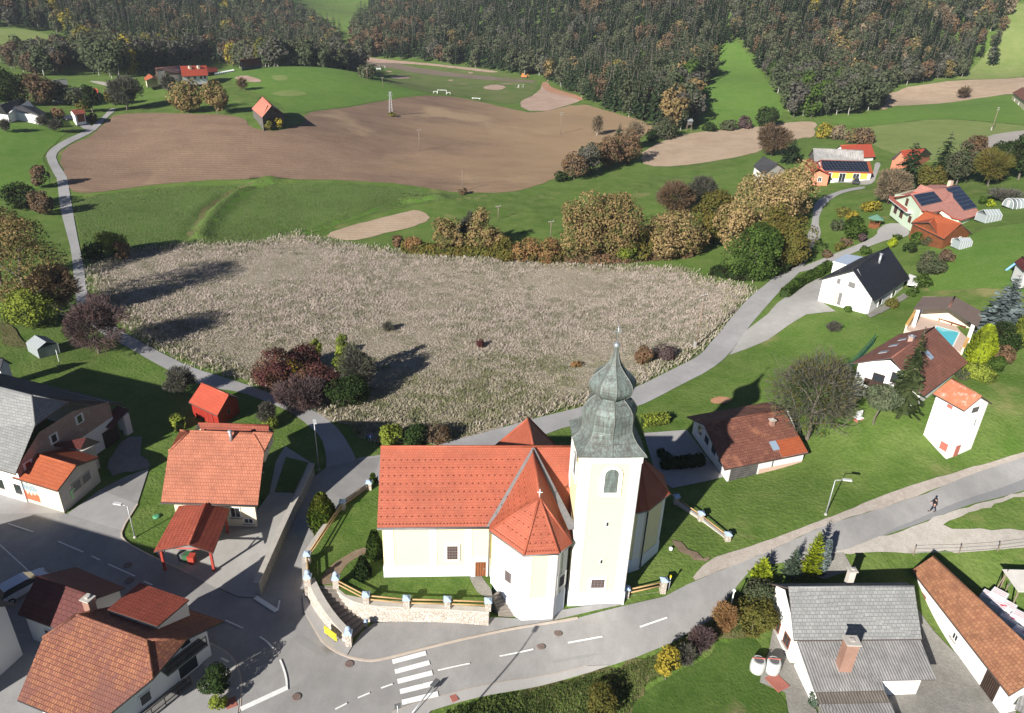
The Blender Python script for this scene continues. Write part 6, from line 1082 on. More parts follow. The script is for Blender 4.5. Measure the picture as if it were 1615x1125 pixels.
TREES = [
 ('broadleaf_tree','low olive tree filling the gap right of the large oak pair','tree','broad','olive',1012,411,352,40,dict(b=-.05)), ('broadleaf_tree','tan and green tree filling the gap right of the compact golden oak','tree','broad','oak',1092,403,350,44,dict(b=-.05)), ('broadleaf_tree','tan tree in front of the tallest golden oak','tree','broad','gold',1152,398,312,62,dict(b=-.05)), ('broadleaf_tree','olive and gold tree between the two bushy trees at the road','tree','broad','olive',1214,412,318,70,dict(b=-.05)), ('broadleaf_tree','small tan tree right of the tall tan hedgerow tree','tree','broad','oak',782,403,354,30,dict(b=-.05)), ('oak_tree','orange-tan oak tucked behind the large oak pair','tree','broad','gold',945,403,300,60,dict(b=0)),  # name, label, category, kind, leaf colour, base column, base row, top row, width in picture
 ('oak_tree','big tan oak forming the left half of the large oak pair behind the dry meadow','tree','broad','oak',918,411,301,78,dict(b=.02)),
 ('oak_tree','big tan oak forming the right half of the large oak pair behind the dry meadow','tree','broad','oak',972,411,298,86,dict(b=.02)),
 ('shrub','yellow-green shrub growing against the foot of the large oak pair','shrub','bush','lime',988,413,372,38,{}),
 ('oak_tree','compact round golden oak just right of the large oak pair','tree','broad','gold',1053,405,336,84,dict(b=.0)),
 ('broadleaf_tree','olive-yellow tree between the compact golden oak and the tall golden oaks','tree','broad','olive',1123,384,296,66,dict(b=.02)),
 ('oak_tree','tallest golden oak above the bend of the road','tree','broad','gold',1192,378,272,92,dict(b=.02)),
 ('oak_tree','golden oak leaning over the road bend right of the tallest one','tree','broad','gold',1243,352,254,74,dict(b=.02)),
 ('broadleaf_tree','dark green bushy tree at the corner of the dry meadow below the golden oaks','tree','broad','green',1186,436,352,88,dict(b=-.05)),
 ('broadleaf_tree','yellowish green bushy tree beside the road below the golden oaks','tree','broad','olive',1238,420,338,76,dict(b=-.05)),
 ('broadleaf_tree','tall tan tree in the hedgerow left of the large oak pair','tree','broad','oak',758,401,328,52,dict(b=.02)),
 ('broadleaf_tree','wide olive-tan tree in the hedgerow left of the tall tan tree','tree','broad','oak',702,399,346,48,dict(b=.02)),
 ('broadleaf_tree','slim tan tree squeezed between two hedgerow trees','tree','broad','oak',722,400,340,24,dict(b=.02)),
 ('shrub','reddish bush at the left end of the hedgerow','shrub','bush','rust',627,396,366,18,{}), ('shrub','orange bush second from the left end of the hedgerow','shrub','bush','orange',650,398,374,36,{}),
 ('shrub','greenish bush in front of the tall tan hedgerow tree','shrub','bush','olive',795,409,372,44,{}), ('shrub','orange-brown hedge bush left of the large oak pair','shrub','bush','orange',832,412,380,48,{}), ('shrub','orange-brown hedge bush touching the large oak pair','shrub','bush','orange',868,413,378,44,{}),
 ('bare_tree','bare grey-brown tree behind the compact golden oak','tree','bare','brown',1065,338,288,64,{}), ('bare_tree','bare pale grey tree right of the bare brown tree','tree','bare','grey',1105,322,278,52,{}), ('bare_tree','thin bare grey tree behind the tall tan hedgerow tree','tree','bare','grey',738,392,335,32,{}),
 ('broadleaf_tree','greyish brown tree at the left end of the field copse','tree','broad','brown',905,283,240,40,dict(b=0)), ('broadleaf_tree','grey tree second in the field copse','tree','broad','grey',928,278,222,42,dict(b=0)), ('broadleaf_tree','rusty brown tree in the middle of the field copse','tree','broad','rust',955,266,213,44,dict(b=0)), ('broadleaf_tree','orange-brown tree at the right end of the field copse','tree','broad','rust',985,258,206,46,dict(b=0)), ('spruce_tree','dark green conifer standing behind the field copse','tree','conifer','spruce',975,232,192,30,{}), ('bare_tree','bare tan tree behind the right end of the field copse','tree','bare','tan',998,236,186,34,{}), ('birch_tree','slender bare white birch at the edge of the ploughed field','tree','bare','tan',941,214,180,17,dict(bark='pale_bark')), ('shrub','dark low bush at the corner of the ploughed field','shrub','bush','dark',884,286,271,22,{}),
 ('shrub','dark bush left of four under the meadow clearing','shrub','bush','dark',1119,207,194,22,{}), ('shrub','greenish bush second of four under the meadow clearing','shrub','bush','greygreen',1148,206,189,26,{}), ('shrub','dark purple bush third of four under the meadow clearing','shrub','bush','purple',1174,203,184,24,{}), ('shrub','tall dark bush beside the right end of the meadow clearing','shrub','bush','dark',1206,200,164,34,{}),
 ('shrub','dark bush under the trees left of the meadow clearing','shrub','bush','greygreen',1048,218,190,48,{}), ('shrub','small dark bush at the left tip of the right tan field','shrub','bush','dark',1024,223,204,18,{}),
 ('spruce_tree','dark spruce behind the golden oak near the slate-roofed house','tree','conifer','spruce',1247,256,216,40,{}), ('bare_tree','bare grey-brown tree behind the slate-roofed house','tree','bare','brown',1216,246,196,56,{}),
 ('shrub','yellow-green shrub at the end of the right tan field','shrub','bush','yellow',1298,219,193,26,{}), ('shrub','tan shrub beside the yellow-green one at the field end','shrub','bush','tan',1322,221,198,26,{}), ('shrub','brown scrub on the bank behind the workshop halls','shrub','bush','brown',1352,226,206,44,{}),
 ('spruce_tree','dark conifer hiding the red-roofed orange house','tree','conifer','spruce',1428,296,222,56,dict(pw=.6)), ('spruce_tree','tall dark conifer with forked top right of the hidden house','tree','conifer','spruce',1481,282,206,46,dict(pw=.7)), ('broadleaf_tree','brownish green pointed tree behind the pink-roofed house','tree','broad','brown',1523,286,207,40,dict(top=.6)), ('broadleaf_tree','loose green tree between the pointed tree and the conifers','tree','broad','greygreen',1508,292,226,44,{}), ('broadleaf_tree','dark green tree at the bend of the hillside lane','tree','broad','dark',1572,282,214,44,{}), ('broadleaf_tree','dark green tree against the right frame edge above the greenhouse','tree','broad','dark',1606,284,206,52,{}), ('bare_tree','bare olive tree in front of the hillside lane','tree','bare','olive',1558,294,232,58,{}), ('broadleaf_tree','olive undergrowth tree left of the tall forked conifer','tree','broad','olive',1462,304,258,44,{}),
 ('bare_tree','leafless tan tree beside the workshop yard','tree','bare','tan',1402,322,266,62,dict(dens=1.3)),
 ('spruce_tree','tall green spruce standing in front of the red-brown roof','tree','conifer','spruce2',1420,648,512,60,dict(wh=30,br=12,droop=.3)), ('walnut_tree','big spreading almost leafless tree right of the mossy garage','tree','bare','grey',1272,694,556,150,dict(lv='olive',b=.14,dens=.5,tw=3)), ('pine_tree','small pale pine with bare trunk below the white chalet','tree','broad','pine',1377,669,606,64,dict(b=.42,lump=.25,dens=.8)), ('blue_spruce','silvery blue spruce at the right frame edge','tree','conifer','blue',1574,526,432,84,dict(wh=24,br=12,droop=.12)),
 ('thuja','bright yellow-green pointed thuja beside the pool','shrub','cone','acid',1541,574,514,36,{}), ('yew','dark rounded yew between the yellow thuja and the blue spruce','shrub','bush','dark',1578,556,505,50,{}), ('thuja','yellow-green shrub against the right frame edge below the blue spruce','shrub','cone','lime',1607,545,498,30,{}), ('shrub','rust and green bush right of the yellow thuja','shrub','bush','rust',1578,574,540,30,{}), ('shrub','green bush under the rust-coloured bush','shrub','bush','green',1568,584,562,28,{}), ('shrub','flat bright green mound shrub below the yellow thuja','shrub','bush','lime',1543,598,576,44,{}), ('shrub','small grey-green bush beside the red-brown roof corner','shrub','bush','greygreen',1515,597,580,22,{}), ('shrub','small yellow bush at the corner of the red-brown roof','shrub','bush','acid',1528,586,572,15,{}),
 ('shrub','grey-green bush on the lawn above the black roof','shrub','bush','greygreen',1467,434,396,40,{}), ('shrub','brownish bush touching the grey-green bush on the lawn','shrub','bush','brown',1492,416,392,24,{}), ('shrub','low hedge bush below the grey-green bush on the lawn','shrub','bush','green',1452,452,434,30,{}), ('shrub','small bush at the patio of the black-roofed house','shrub','bush','green',1438,468,452,16,{}),
 ('shrub','large dark round bush left of the green gazebo','shrub','bush','green',1341,379,342,38,{}), ('shrub','round golden yellow bush above the dark round bush','shrub','bush','yellow',1343,348,331,20,{}), ('shrub','small dark ball bush between the golden bush and the gazebo','shrub','bush','dark',1348,353,340,16,{}), ('shrub','brown ball bush in front of the dark round bush','shrub','bush','brown',1334,388,374,17,{}), ('shrub','reddish brown ball bush by the drive','shrub','bush','purple',1360,383,367,15,{}), ('shrub','olive ball bush on the slope by the drive','shrub','bush','olive',1323,396,381,16,{}), ('shrub','lowest brown ball bush by the road fork','shrub','bush','brown',1302,407,395,16,{}), ('shrub','dark ball bush below the drive','shrub','bush','green',1364,402,387,17,{}), ('shrub','yellow bush at the top of the house garden','shrub','bush','yellow',1372,334,318,30,{}), ('shrub','green bush left of the golden yellow bush','shrub','bush','greygreen',1318,365,345,22,{}), ('shrub','olive garden bush above the dark round bush','shrub','bush','olive',1330,342,326,24,{}),
 ('shrub','round dark bush at the end of the drive','shrub','bush','green',1413,379,370,14,{}), ('shrub','clipped yellow-green bush below the end of the drive','shrub','cone','acid',1406,390,377,11,{}), ('shrub','clipped yellow-green block bush by the wooden chalet','shrub','cone','acid',1484,384,366,15,{}), ('shrub','grey bush in front of the wooden chalet','shrub','bush','greygreen',1465,386,374,26,{}), ('shrub','green bush left of the wooden chalet','shrub','bush','green',1443,386,366,20,{}), ('shrub','small bare-stemmed bush on the lawn below the chalet','shrub','bush','dark',1433,398,382,20,{}), ('shrub','round green bush right of the pink-roofed house','shrub','bush','green',1549,322,309,14,{}), ('shrub','yellow-green ball bush right of the round green bush','shrub','bush','acid',1562,326,316,13,{}), ('bare_tree','bare grey bush tree behind the greenhouses','tree','bare','grey',1582,318,298,46,{}), ('shrub','small round bush by the white front of the black-roofed house','shrub','bush','green',1336,494,481,14,{}), ('shrub','small bush and grasses at the lower terrace of the black-roofed house','shrub','bush','olive',1405,486,472,22,{}), ('shrub','low bare bush on the lawn below the white house','shrub','bare','grey',1312,524,508,22,{}),
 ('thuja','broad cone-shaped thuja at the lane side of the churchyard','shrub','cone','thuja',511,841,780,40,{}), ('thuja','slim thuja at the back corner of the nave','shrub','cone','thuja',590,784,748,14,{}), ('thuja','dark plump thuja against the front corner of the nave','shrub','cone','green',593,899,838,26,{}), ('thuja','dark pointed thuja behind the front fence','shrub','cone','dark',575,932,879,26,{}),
 ('thuja','bright yellow conifer behind the grey-roofed house','shrub','conifer','acid',1276,908,838,34,dict(wh=24,br=12,droop=-.25,pw=.55)), ('spruce_tree','blue-green conifer left of the bright yellow conifer','tree','conifer','bluegreen',1246,910,860,34,dict(droop=-.1)), ('juniper','grey-blue columnar juniper right of the bright yellow conifer','shrub','cone','blue',1294,905,853,16,{}), ('thuja','smaller yellow conifer left of the blue-green one','shrub','conifer','acid',1198,918,880,36,dict(wh=16,br=10,droop=-.25,pw=.5)), ('juniper','dark sprawling juniper in front of the smaller yellow conifer','shrub','bush','greygreen',1192,951,910,60,{}), ('shrub','large olive-yellow bush at the left corner of the grey-roofed house','shrub','bush','olive',1183,996,938,64,{}), ('shrub','orange autumn shrub left of the olive-yellow bush','shrub','bare','orange',1140,1000,954,44,dict(dens=1.6)), ('shrub','dry brown shrub on the bank left of the orange shrub','shrub','bare','purple',1103,1030,992,44,{}),
 ('shrub','yellow-leaved shrub on the road bank','shrub','bush','yellow',1050,1072,1014,42,dict(dens=.5)), ('shrub','olive shrub on the bank at the bottom frame edge','shrub','bush','olive',946,1124,1082,50,dict(dens=.7)), ('shrub','bare grey brush on the bank between two shrubs','shrub','bare','grey',1078,1052,1020,34,{}),
 ('shrub','dark green planting in the traffic corner of the corner house','shrub','bush','dark',347,1094,1044,46,{}), ('shrub','yellow-green plant at the bottom of the corner planting','shrub','bush','lime',345,1118,1094,26,{}), ('shrub','small pot-like bush at the wall of the corrugated roof','shrub','bush','bluegreen',1281,1112,1094,20,{}),
 ('oak_tree','large tan and orange oak beside the lane on the left','tree','broad','oak',50,500,318,122,dict(b=.0)), ('broadleaf_tree','dark brown tree at the left frame edge behind the large oak','tree','broad','brown',2,450,282,84,dict(b=.0)), ('bare_tree','bare grey-brown tree between the large oak and the yellow-green tree','tree','bare','brown',96,498,418,74,{}), ('broadleaf_tree','yellow-green feathery tree above the pale greenhouse','tree','broad','lime',62,512,446,82,dict(b=.0)), ('bare_tree','purple-brown leafless tree right of the pale greenhouse','tree','bare','purple',156,557,470,108,dict(b=.06,dens=1.2)), ('shrub','yellow-topped bush between the lane and the dry meadow','shrub','bush','lime',178,404,360,42,{}), ('shrub','dark bush left of the yellow-topped bush','shrub','bush','dark',150,412,376,34,{}), ('shrub','reddish bush right of the yellow-topped bush','shrub','bush','rust',196,410,374,24,{}), ('shrub','dark brown hedge bush beside the upper lane','shrub','bush','brown',67,296,255,28,{}), ('shrub','dark bush left of the upper lane','shrub','bush','dark',35,330,290,54,{}), ('shrub','brown bush behind the large tan oak','shrub','bush','brown',70,340,296,36,{}),
 ('shrub','dark red bush at the left of the thicket by the lane','shrub','bush','red',432,604,556,70,{}), ('shrub','dark red bush in the middle of the thicket by the lane','shrub','bush','red',500,622,578,68,{}), ('shrub','crimson bush at the back of the thicket by the lane','shrub','bush','red',478,588,548,56,{}), ('shrub','yellow and orange bush inside the red thicket','shrub','bush','yellow',463,600,566,32,{}), ('shrub','dusky brown bush along the lane side of the thicket','shrub','bare','purple',478,640,600,90,dict(dens=1.6)), ('broadleaf_tree','ivy-covered green tree at the right of the thicket','tree','broad','lime',546,606,524,40,dict(top=.5,b=0)), ('broadleaf_tree','narrow ivy-covered tree behind the crimson bush','tree','broad','lime',500,578,522,22,dict(top=.5,b=0)), ('bare_tree','bare dark tree beside the ivy-covered tree','tree','bare','grey',566,616,546,64,{}), ('shrub','dark green brush at the right foot of the thicket','shrub','bush','dark',548,640,596,66,{}),
 ('shrub','tiny crimson bush alone in the dry meadow','shrub','bush','red',758,549,534,14,{}), ('shrub','tiny orange bush near the top of the tower','shrub','bush','orange',909,579,571,16,{}), ('shrub','yellow-green shrub behind the left end of the nave roof','shrub','bush','lime',618,704,664,40,{}), ('shrub','dark shrub behind the nave roof','shrub','bush','dark',655,702,668,44,{}), ('shrub','reddish brown shrub at the right of the row behind the nave roof','shrub','bush','brown',690,698,668,36,{}), ('shrub','orange and green shrub beside the spire','shrub','bush','rust',1016,571,546,34,{}), ('shrub','dark purple shrub right of the spire','shrub','bush','purple',1048,566,544,36,{}), ('shrub','small dark bush at the foot of a pole on the ploughed field edge','shrub','bush','brown',729,307,296,13,{}), ('shrub','small grey bush in the dry meadow above the thicket','shrub','bare','grey',612,523,508,16,{}),
 ('bare_tree','small bare tree between the tiled house and the lane','tree','bare','grey',424,668,634,34,{}), ('bare_tree','grey leafless bush behind the red shed','tree','bare','grey',288,622,582,52,{}), ('shrub','low green bush at the foot of the small bare tree','shrub','bush','lime',424,675,660,26,{}),
 ('broadleaf_tree','olive oak left of the pair below the hill farm','tree','broad','oak',296,178,126,52,dict(b=.0)), ('broadleaf_tree','olive-brown oak right of the pair below the hill farm','tree','broad','oak',343,180,128,44,dict(b=.0)), ('bare_tree','tiny bare tree on the lawn right of the hill farm','tree','bare','brown',383,143,124,15,{}), ('bare_tree','bare tree in front of the faded hill barn','tree','bare','grey',268,147,116,26,{}), ('shrub','ivy bush at the front of the field barn','shrub','bush','olive',424,206,184,14,{}), ('shrub','yellow creeper bush at the right corner of the field barn','shrub','bush','yellow',440,204,182,14,{}),
 ('broadleaf_tree','brown tree behind the lane house','tree','broad','brown',62,166,119,58,{}), ('broadleaf_tree','dark tree at the left frame edge above the lane house','tree','broad','dark',10,166,112,56,{}), ('broadleaf_tree','dark conifer-like tree left of the red-roofed lane shed','tree','broad','dark',146,178,130,26,dict(top=.5)), ('broadleaf_tree','grey-green tree over the long grey-roofed shed','tree','broad','greygreen',118,166,140,44,{}), ('broadleaf_tree','small pale green tree behind the lane garage','tree','broad','olive',133,176,160,22,{}), ('shrub','rust bush left of the lane garage','shrub','bush','rust',92,186,171,22,{}), ('bare_tree','large grey leafless tree at the end of the lane','tree','bare','grey',200,174,116,54,{}), ('broadleaf_tree','olive tree left of the large grey leafless tree','tree','broad','olive',180,166,138,28,{}), ('broadleaf_tree','dark tree left of the slate barn','tree','broad','greygreen',88,160,130,40,{}), ('bare_tree','bare fruit tree at the left edge of the small orchard','tree','bare','grey',10,209,188,18,{}), ('bare_tree','bare fruit tree in the middle of the small orchard','tree','bare','grey',67,200,183,16,{}), ('bare_tree','bare fruit tree nearest the garage drive','tree','bare','grey',90,209,188,20,{}), ('shrub','bush right of the lane garage','shrub','bush','brown',145,192,178,16,{}),
 ('broadleaf_tree','dark round tree where the mound drops to the pitch','tree','broad','greygreen',577,123,103,30,dict(b=0)),
 ('bare_tree','tiny bare tree on the tan field at the upper right','tree','bare','brown',1517,156,138,20,{}), ('shrub','dark low shrub in front of the garage yard','shrub','bush','dark',1044,726,706,22,{}),
]
for nm, lb, ct, kd, mt, bx, by, ty, wp, kw in TREES: plant(nm, lb, ct, kd, mt, bx, by, ty, wp, **dict(kw))
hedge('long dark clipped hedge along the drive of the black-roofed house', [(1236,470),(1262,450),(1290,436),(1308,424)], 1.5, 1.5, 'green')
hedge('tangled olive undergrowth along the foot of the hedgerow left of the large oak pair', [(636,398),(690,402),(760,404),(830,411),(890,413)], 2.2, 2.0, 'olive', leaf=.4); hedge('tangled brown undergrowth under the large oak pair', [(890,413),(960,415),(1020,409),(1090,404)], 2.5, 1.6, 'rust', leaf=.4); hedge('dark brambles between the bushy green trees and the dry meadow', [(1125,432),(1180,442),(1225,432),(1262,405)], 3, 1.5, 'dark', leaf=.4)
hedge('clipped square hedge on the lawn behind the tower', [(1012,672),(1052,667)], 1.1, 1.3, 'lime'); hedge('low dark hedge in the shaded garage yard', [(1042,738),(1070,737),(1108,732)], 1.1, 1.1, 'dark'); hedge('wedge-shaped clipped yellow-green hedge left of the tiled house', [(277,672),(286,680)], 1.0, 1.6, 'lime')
# ------------------------------------------------------------------ forest
def proto(kind, seed, mats):
    r = np.random.default_rng(seed); out = []
    if kind == 'spruce': V, Fq = crown_conifer(1, .30, r, 17, 8, 3, .42, .1, .5, .85)
    else: V, Fq = crown_broad(1, .62, r, 620, .06, .04, .28, .3, 24, rm=.72)
    tm = trunk_mb(1, .3, r, 0 if kind == 'spruce' else 3, .014, top=.9 if kind == 'spruce' else .6); tq = [f if len(f) == 4 else None for f in tm.f]; tq = np.array([f for f in tq if f]); n = len(V)
    V2 = np.vstack([V, np.array(tm.v)]); F2 = np.vstack([Fq, tq+n]); mi = np.concatenate([np.zeros(len(Fq)), np.ones(len(tq))]); return V2, F2, mi, mats
PR = {}
for k in range(4): PR['spruce', k] = proto('spruce', 50+k, ('leaf_spruce', 'bark'))
for j, mt in enumerate(('greygreen','grey','brown','rust','oak','yellow','olive','tan','green')):
    for k in range(2): PR[mt, k] = proto('broad', 80+j*3+k, ('leaf_'+mt, 'pale_bark' if mt == 'greygreen' else 'bark'))
PM = {k: npmesh('forest_tree', v[0], v[1], v[3], v[2]) for k, v in PR.items()}
W2g = lambda pts: [tuple(g(*p)[:2]) for p in pts]
wd = W2g(WEDGE)
F_MID = W2g([(574,92),(640,95),(720,103),(790,113),(860,126),(925,160),(985,186),(1030,200),(1070,210),(1098,188),(1105,155),(1115,130),(1122,108),(1133,85),(1141,63)])+[tuple(az(1142,500)),tuple(az(1142,760)),tuple(az(600,1000)),tuple(az(556,720)),tuple(az(560,560))]
F_RIGHT = W2g([(1158,62),(1170,75),(1185,95),(1207,120),(1220,140),(1240,166),(1243,188),(1275,191),(1330,186),(1382,176),(1398,146),(1445,134),(1515,126),(1532,112),(1550,86),(1570,54)])+[tuple(az(1580,520)),tuple(az(1590,800)),tuple(az(1142,760)),tuple(az(1150,500))]
F_LEFT = W2g([(-40,40),(30,44),(75,53),(112,66),(112,90),(150,118),(190,128),(225,118),(300,98),(350,100)])+[tuple(az(420,400)),tuple(az(500,405)),tuple(az(548,425)),tuple(az(572,440)),tuple(az(545,480)),tuple(az(536,640)),tuple(az(500,760)),tuple(az(430,900)),tuple(az(-60,950))]
F_COPSE = W2g([(20,112),(50,122),(90,124),(112,100),(100,88),(60,92),(20,97),(8,104)])
print('forest areas', [round(abs(sum(P[i][0]*P[i-1][1]-P[i-1][0]*P[i][1] for i in range(len(P))))/2) for P in (F_MID, F_RIGHT, F_LEFT)])
FT = []
def grow(P, sp, mixf, hs, jitter=.4):
    xs = [p[0] for p in P]; ys = [p[1] for p in P]; x = min(xs)
    pts = []; y = min(ys); row = 0
    while y < max(ys):
        s = sp*max(1, math.hypot(0, y)/420)
        for x in np.arange(min(xs)+(row % 2)*s/2, max(xs), s): pts.append((x+rng.normal()*s*jitter*.6, y+rng.normal()*s*jitter*.6))
        y += s*.87; row += 1
    pts = np.array(pts); k = inpoly(pts[:, 0], pts[:, 1], P); pts = pts[k]; z = T(pts[:, 0], pts[:, 1])
    for (x, y), zz in zip(pts, z):
        edge = 1-min(1, np.min(np.hypot(np.array(xs)-x, np.array(ys)-y))/70); kind = mixf(x, y, edge); h = hs[0 if kind == 'spruce' else 1]*rng.uniform(.75, 1.15); FT.append((x, y, zz, kind, h))
def pick(**w): ks = list(w); p = np.array(list(w.values()), float); return str(rng.choice(ks, p=p/p.sum()))
def nz(x, y, s, o): return math.sin(x/s+o)+math.sin(y/s*1.3+o*2)+math.sin((x+y)/s*.7+o*3)
def mix_mid(x, y, e):
    if x > 60 and y < 385: return pick(greygreen=5, grey=2, rust=.8 if x < 85 else .15, oak=.8 if x < 85 else .2, green=.6)
    v = nz(x, y, 38, 1); return pick(spruce=14 if v > -1 else 4, brown=.7 if v > -1 else 3, greygreen=1+4*e, rust=.05+.2*e, oak=.06+.4*e, yellow=.08*e, grey=.6)
def mix_right(x, y, e):
    if y < 400 and x < 215: return pick(greygreen=6, grey=2, green=1.5, rust=.3)
    v = nz(x, y, 34, 2); return pick(spruce=11 if v > -.9 else 4, brown=.9, rust=.22, oak=.4, greygreen=2.6, yellow=.1, tan=.2, grey=.9)
def mix_left(x, y, e):
    if y < 455: return pick(greygreen=7, grey=3, brown=.8, yellow=.5, olive=1)
    v = nz(x, y, 40, 3); return pick(spruce=10 if v > -1 else 3, greygreen=2+3*e, brown=.8, rust=.2, yellow=.15, oak=.25, grey=.5)
grow(F_MID, 6.0, mix_mid, (22, 16)); grow(F_RIGHT, 6.0, mix_right, (20, 15)); grow(F_LEFT, 6.4, mix_left, (22, 16)); grow(F_COPSE, 6.5, lambda x, y, e: pick(greygreen=5, grey=2, brown=1), (20, 13))
FT.sort(key=lambda t: t[0]**2+t[1]**2)
ZN = lambda x, y: 'left of the sports pitch' if x < -75 and y > 300 else ('right of the meadow clearing' if x > 150-(y-330)*.0 and x/y > .325 else 'between the sports pitch and the meadow clearing')
DSC = dict(spruce='dark green spruce', greygreen='grey-green broadleaf tree', grey='grey half-bare tree', brown='purplish brown leafless tree', rust='rust-coloured autumn tree', oak='tan autumn oak', yellow='yellow autumn tree', olive='olive-green tree', tan='pale tan autumn tree', green='mid-green tree')
NMS = dict(spruce='spruce_tree', oak='oak_tree')
cnt = dict(spruce=0, broad=0); rest = []
for x, y, z, kd, h in FT:
    q = np.array([x, y, z+h])-CP; D = q@FW; sx = 807+F0*(q@RT)/D
    if sx < -40 or sx > 1660: continue
    c = 'spruce' if kd == 'spruce' else 'broad'
    if cnt[c] < 300:
        cnt[c] += 1; v = int(rng.integers(4 if kd == 'spruce' else 2)); o = link(NMS.get(kd, 'forest_tree'), PM[kd, v], None, (x, y, z-.2)); wv = rng.uniform(.85, 1.2); o.scale = (h*wv, h*wv, h); o.rotation_euler = (0, 0, rng.uniform(0, 6.28)); tag(o, DSC[kd]+' in the wood '+ZN(x, y), 'tree', DSC[kd]+'s '+ZN(x, y))
    else: rest.append((x, y, z, kd, h))
print('forest', len(FT), cnt, len(rest))
by = {}
for t in rest: by.setdefault(t[3], []).append(t)
VV, FF, MI, ML, off = [], [], [], [], 0
for kd, L in by.items():
    for t in L:
        V, Fq, mi, mats = PR[kd, int(rng.integers(4 if kd == 'spruce' else 2))]
        for m in mats:
            if m not in ML: ML.append(m)
        a = rng.uniform(0, 6.28); c, s = math.cos(a), math.sin(a); w = t[4]*rng.uniform(.85, 1.2); P = V*np.array([w, w, t[4]]); P = np.stack([P[:, 0]*c-P[:, 1]*s+t[0], P[:, 0]*s+P[:, 1]*c+t[1], P[:, 2]+t[2]-.2], 1); VV.append(P); FF.append(Fq+off); off += len(P); MI.append(np.where(mi > 0, ML.index(mats[1]), ML.index(mats[0])))
if VV: tag(link('distant_forest', npmesh('distant_forest', np.vstack(VV), np.vstack(FF), ML, np.concatenate(MI))), 'mass of mixed forest trees climbing the far hillside', 'forest', kind='stuff')
# ------------------------------------------------------------------ dry reeds and rough grass
leafmat('reed', (.60,.52,.455), (.51,.44,.38), (.42,.39,.29), .45, .03); leafmat('sedge', (.43,.385,.29), (.34,.31,.215), (.26,.27,.14), .4, .05); leafmat('grass_blade', (.09,.135,.032), (.135,.165,.055), (.06,.09,.025), .2, .05)
def blades(name, label, cat, poly, n, h, w, mat, patch=None, world=None, lean=.35):
    P = world or W2g(poly); xs = [p[0] for p in P]; ys = [p[1] for p in P]; x = rng.uniform(min(xs), max(xs), n*3); y = rng.uniform(min(ys), max(ys), n*3); k = inpoly(x, y, P); x, y = x[k][:n], y[k][:n]; m = len(x)
    den = np.sin(x*.21+2)+np.sin(y*.17+1)+np.sin((x-y)*.11)+np.sin(x*.55)*np.sin(y*.6); hh = h*(.75+.16*den)*rng.uniform(.55, 1.2, m); hh = np.maximum(hh, h*.3*rng.uniform(.6, 1, m)); keep = hh > 0
    if patch: keep &= patch(x, y, den)
    x, y, hh = x[keep], y[keep], hh[keep]; m = len(x); C = np.stack([x, y, T(x, y)+hh*.42], 1); a = rng.uniform(0, 6.28, m); U = np.stack([np.cos(a), np.sin(a), 0*a], 1)*(w*rng.uniform(.5, 1.3, m))[:, None]; V = unit(np.stack([rng.normal(size=m)*lean+.25, rng.normal(size=m)*lean+.12, np.ones(m)], 1))*hh[:, None]*.5
    V_, Fq = quads(C, U, V); tag(link(name, npmesh(name, V_, Fq, [mat])), label, cat, kind='stuff')
blades('reeds', 'pale dry grass and reeds covering the fallow meadow', 'dry grass', REED, 230000, .5, .055, 'reed', lambda x, y, d: (rng.random(len(x)) < np.clip((y-84)/26, .03, 1)), lean=.9)
blades('sedge', 'olive sedge and tall weeds on the nearer part of the fallow meadow', 'sedge', REED, 120000, .45, .06, 'sedge', lambda x, y, d: rng.random(len(x)) < np.clip((118-y)/30, .04, 1), lean=.8)
blades('meadow_grass', 'tufted green grass on the lower fallow meadow', 'grass', [(560,690),(545,655),(640,600),(760,560),(900,560),(1000,560),(1090,552),(1060,572),(1005,602),(930,632),(860,652),(800,668),(740,688),(700,698),(600,702)], 20000, .42, .06, 'sedge')
def fringe():
    P = dens(W2g(REED), .25); r = np.random.default_rng(5); n = 16000; i = r.integers(len(P), size=n); x = np.array([P[k][0] for k in i])+r.normal(size=n)*1.3; y = np.array([P[k][1] for k in i])+r.normal(size=n)*1.3; k = (y > 78) & ~inpoly(x, y, W2g(CH_ROAD)) & ~inpoly(x, y, W2g(L_ROAD)); x, y = x[k], y[k]; m = len(x); h = .7*r.uniform(.4, 1.2, m); a = r.uniform(0, 6.28, m); C = np.stack([x, y, T(x, y)+h*.4], 1); U = np.stack([np.cos(a), np.sin(a), 0*a], 1)*.07; V = unit(np.stack([r.normal(size=m)*.4+.2, r.normal(size=m)*.4, np.ones(m)], 1))*h[:, None]*.5; V_, Fq = quads(C, U, V); mi = (r.random(m) < .5).astype(int); tag(link('reeds', npmesh('reeds', V_, Fq, ['reed', 'sedge'], mi)), 'ragged fringe of dry grass around the fallow meadow', 'dry grass', kind='stuff')
fringe()
blades('meadow_grass', 'tufted green grass on the terraced slope below the ploughed field', 'grass', [(112,314),(250,297),(404,285),(560,289),(690,306),(640,325),(560,345),(505,366),(460,370),(404,386),(300,388),(200,396),(135,400),(122,350)], 20000, .22, .08, 'grass_blade')
blades('meadow_grass', 'rough grass on the bank below the main road', 'grass', [(700,1126),(808,1096),(870,1083),(935,1066),(965,1058),(1005,1046),(1060,1024),(1125,984),(1158,940),(1185,950),(1195,990),(1120,1010),(1080,1050),(1020,1080),(980,1140),(700,1150)], 26000, .3, .035, 'grass_blade')
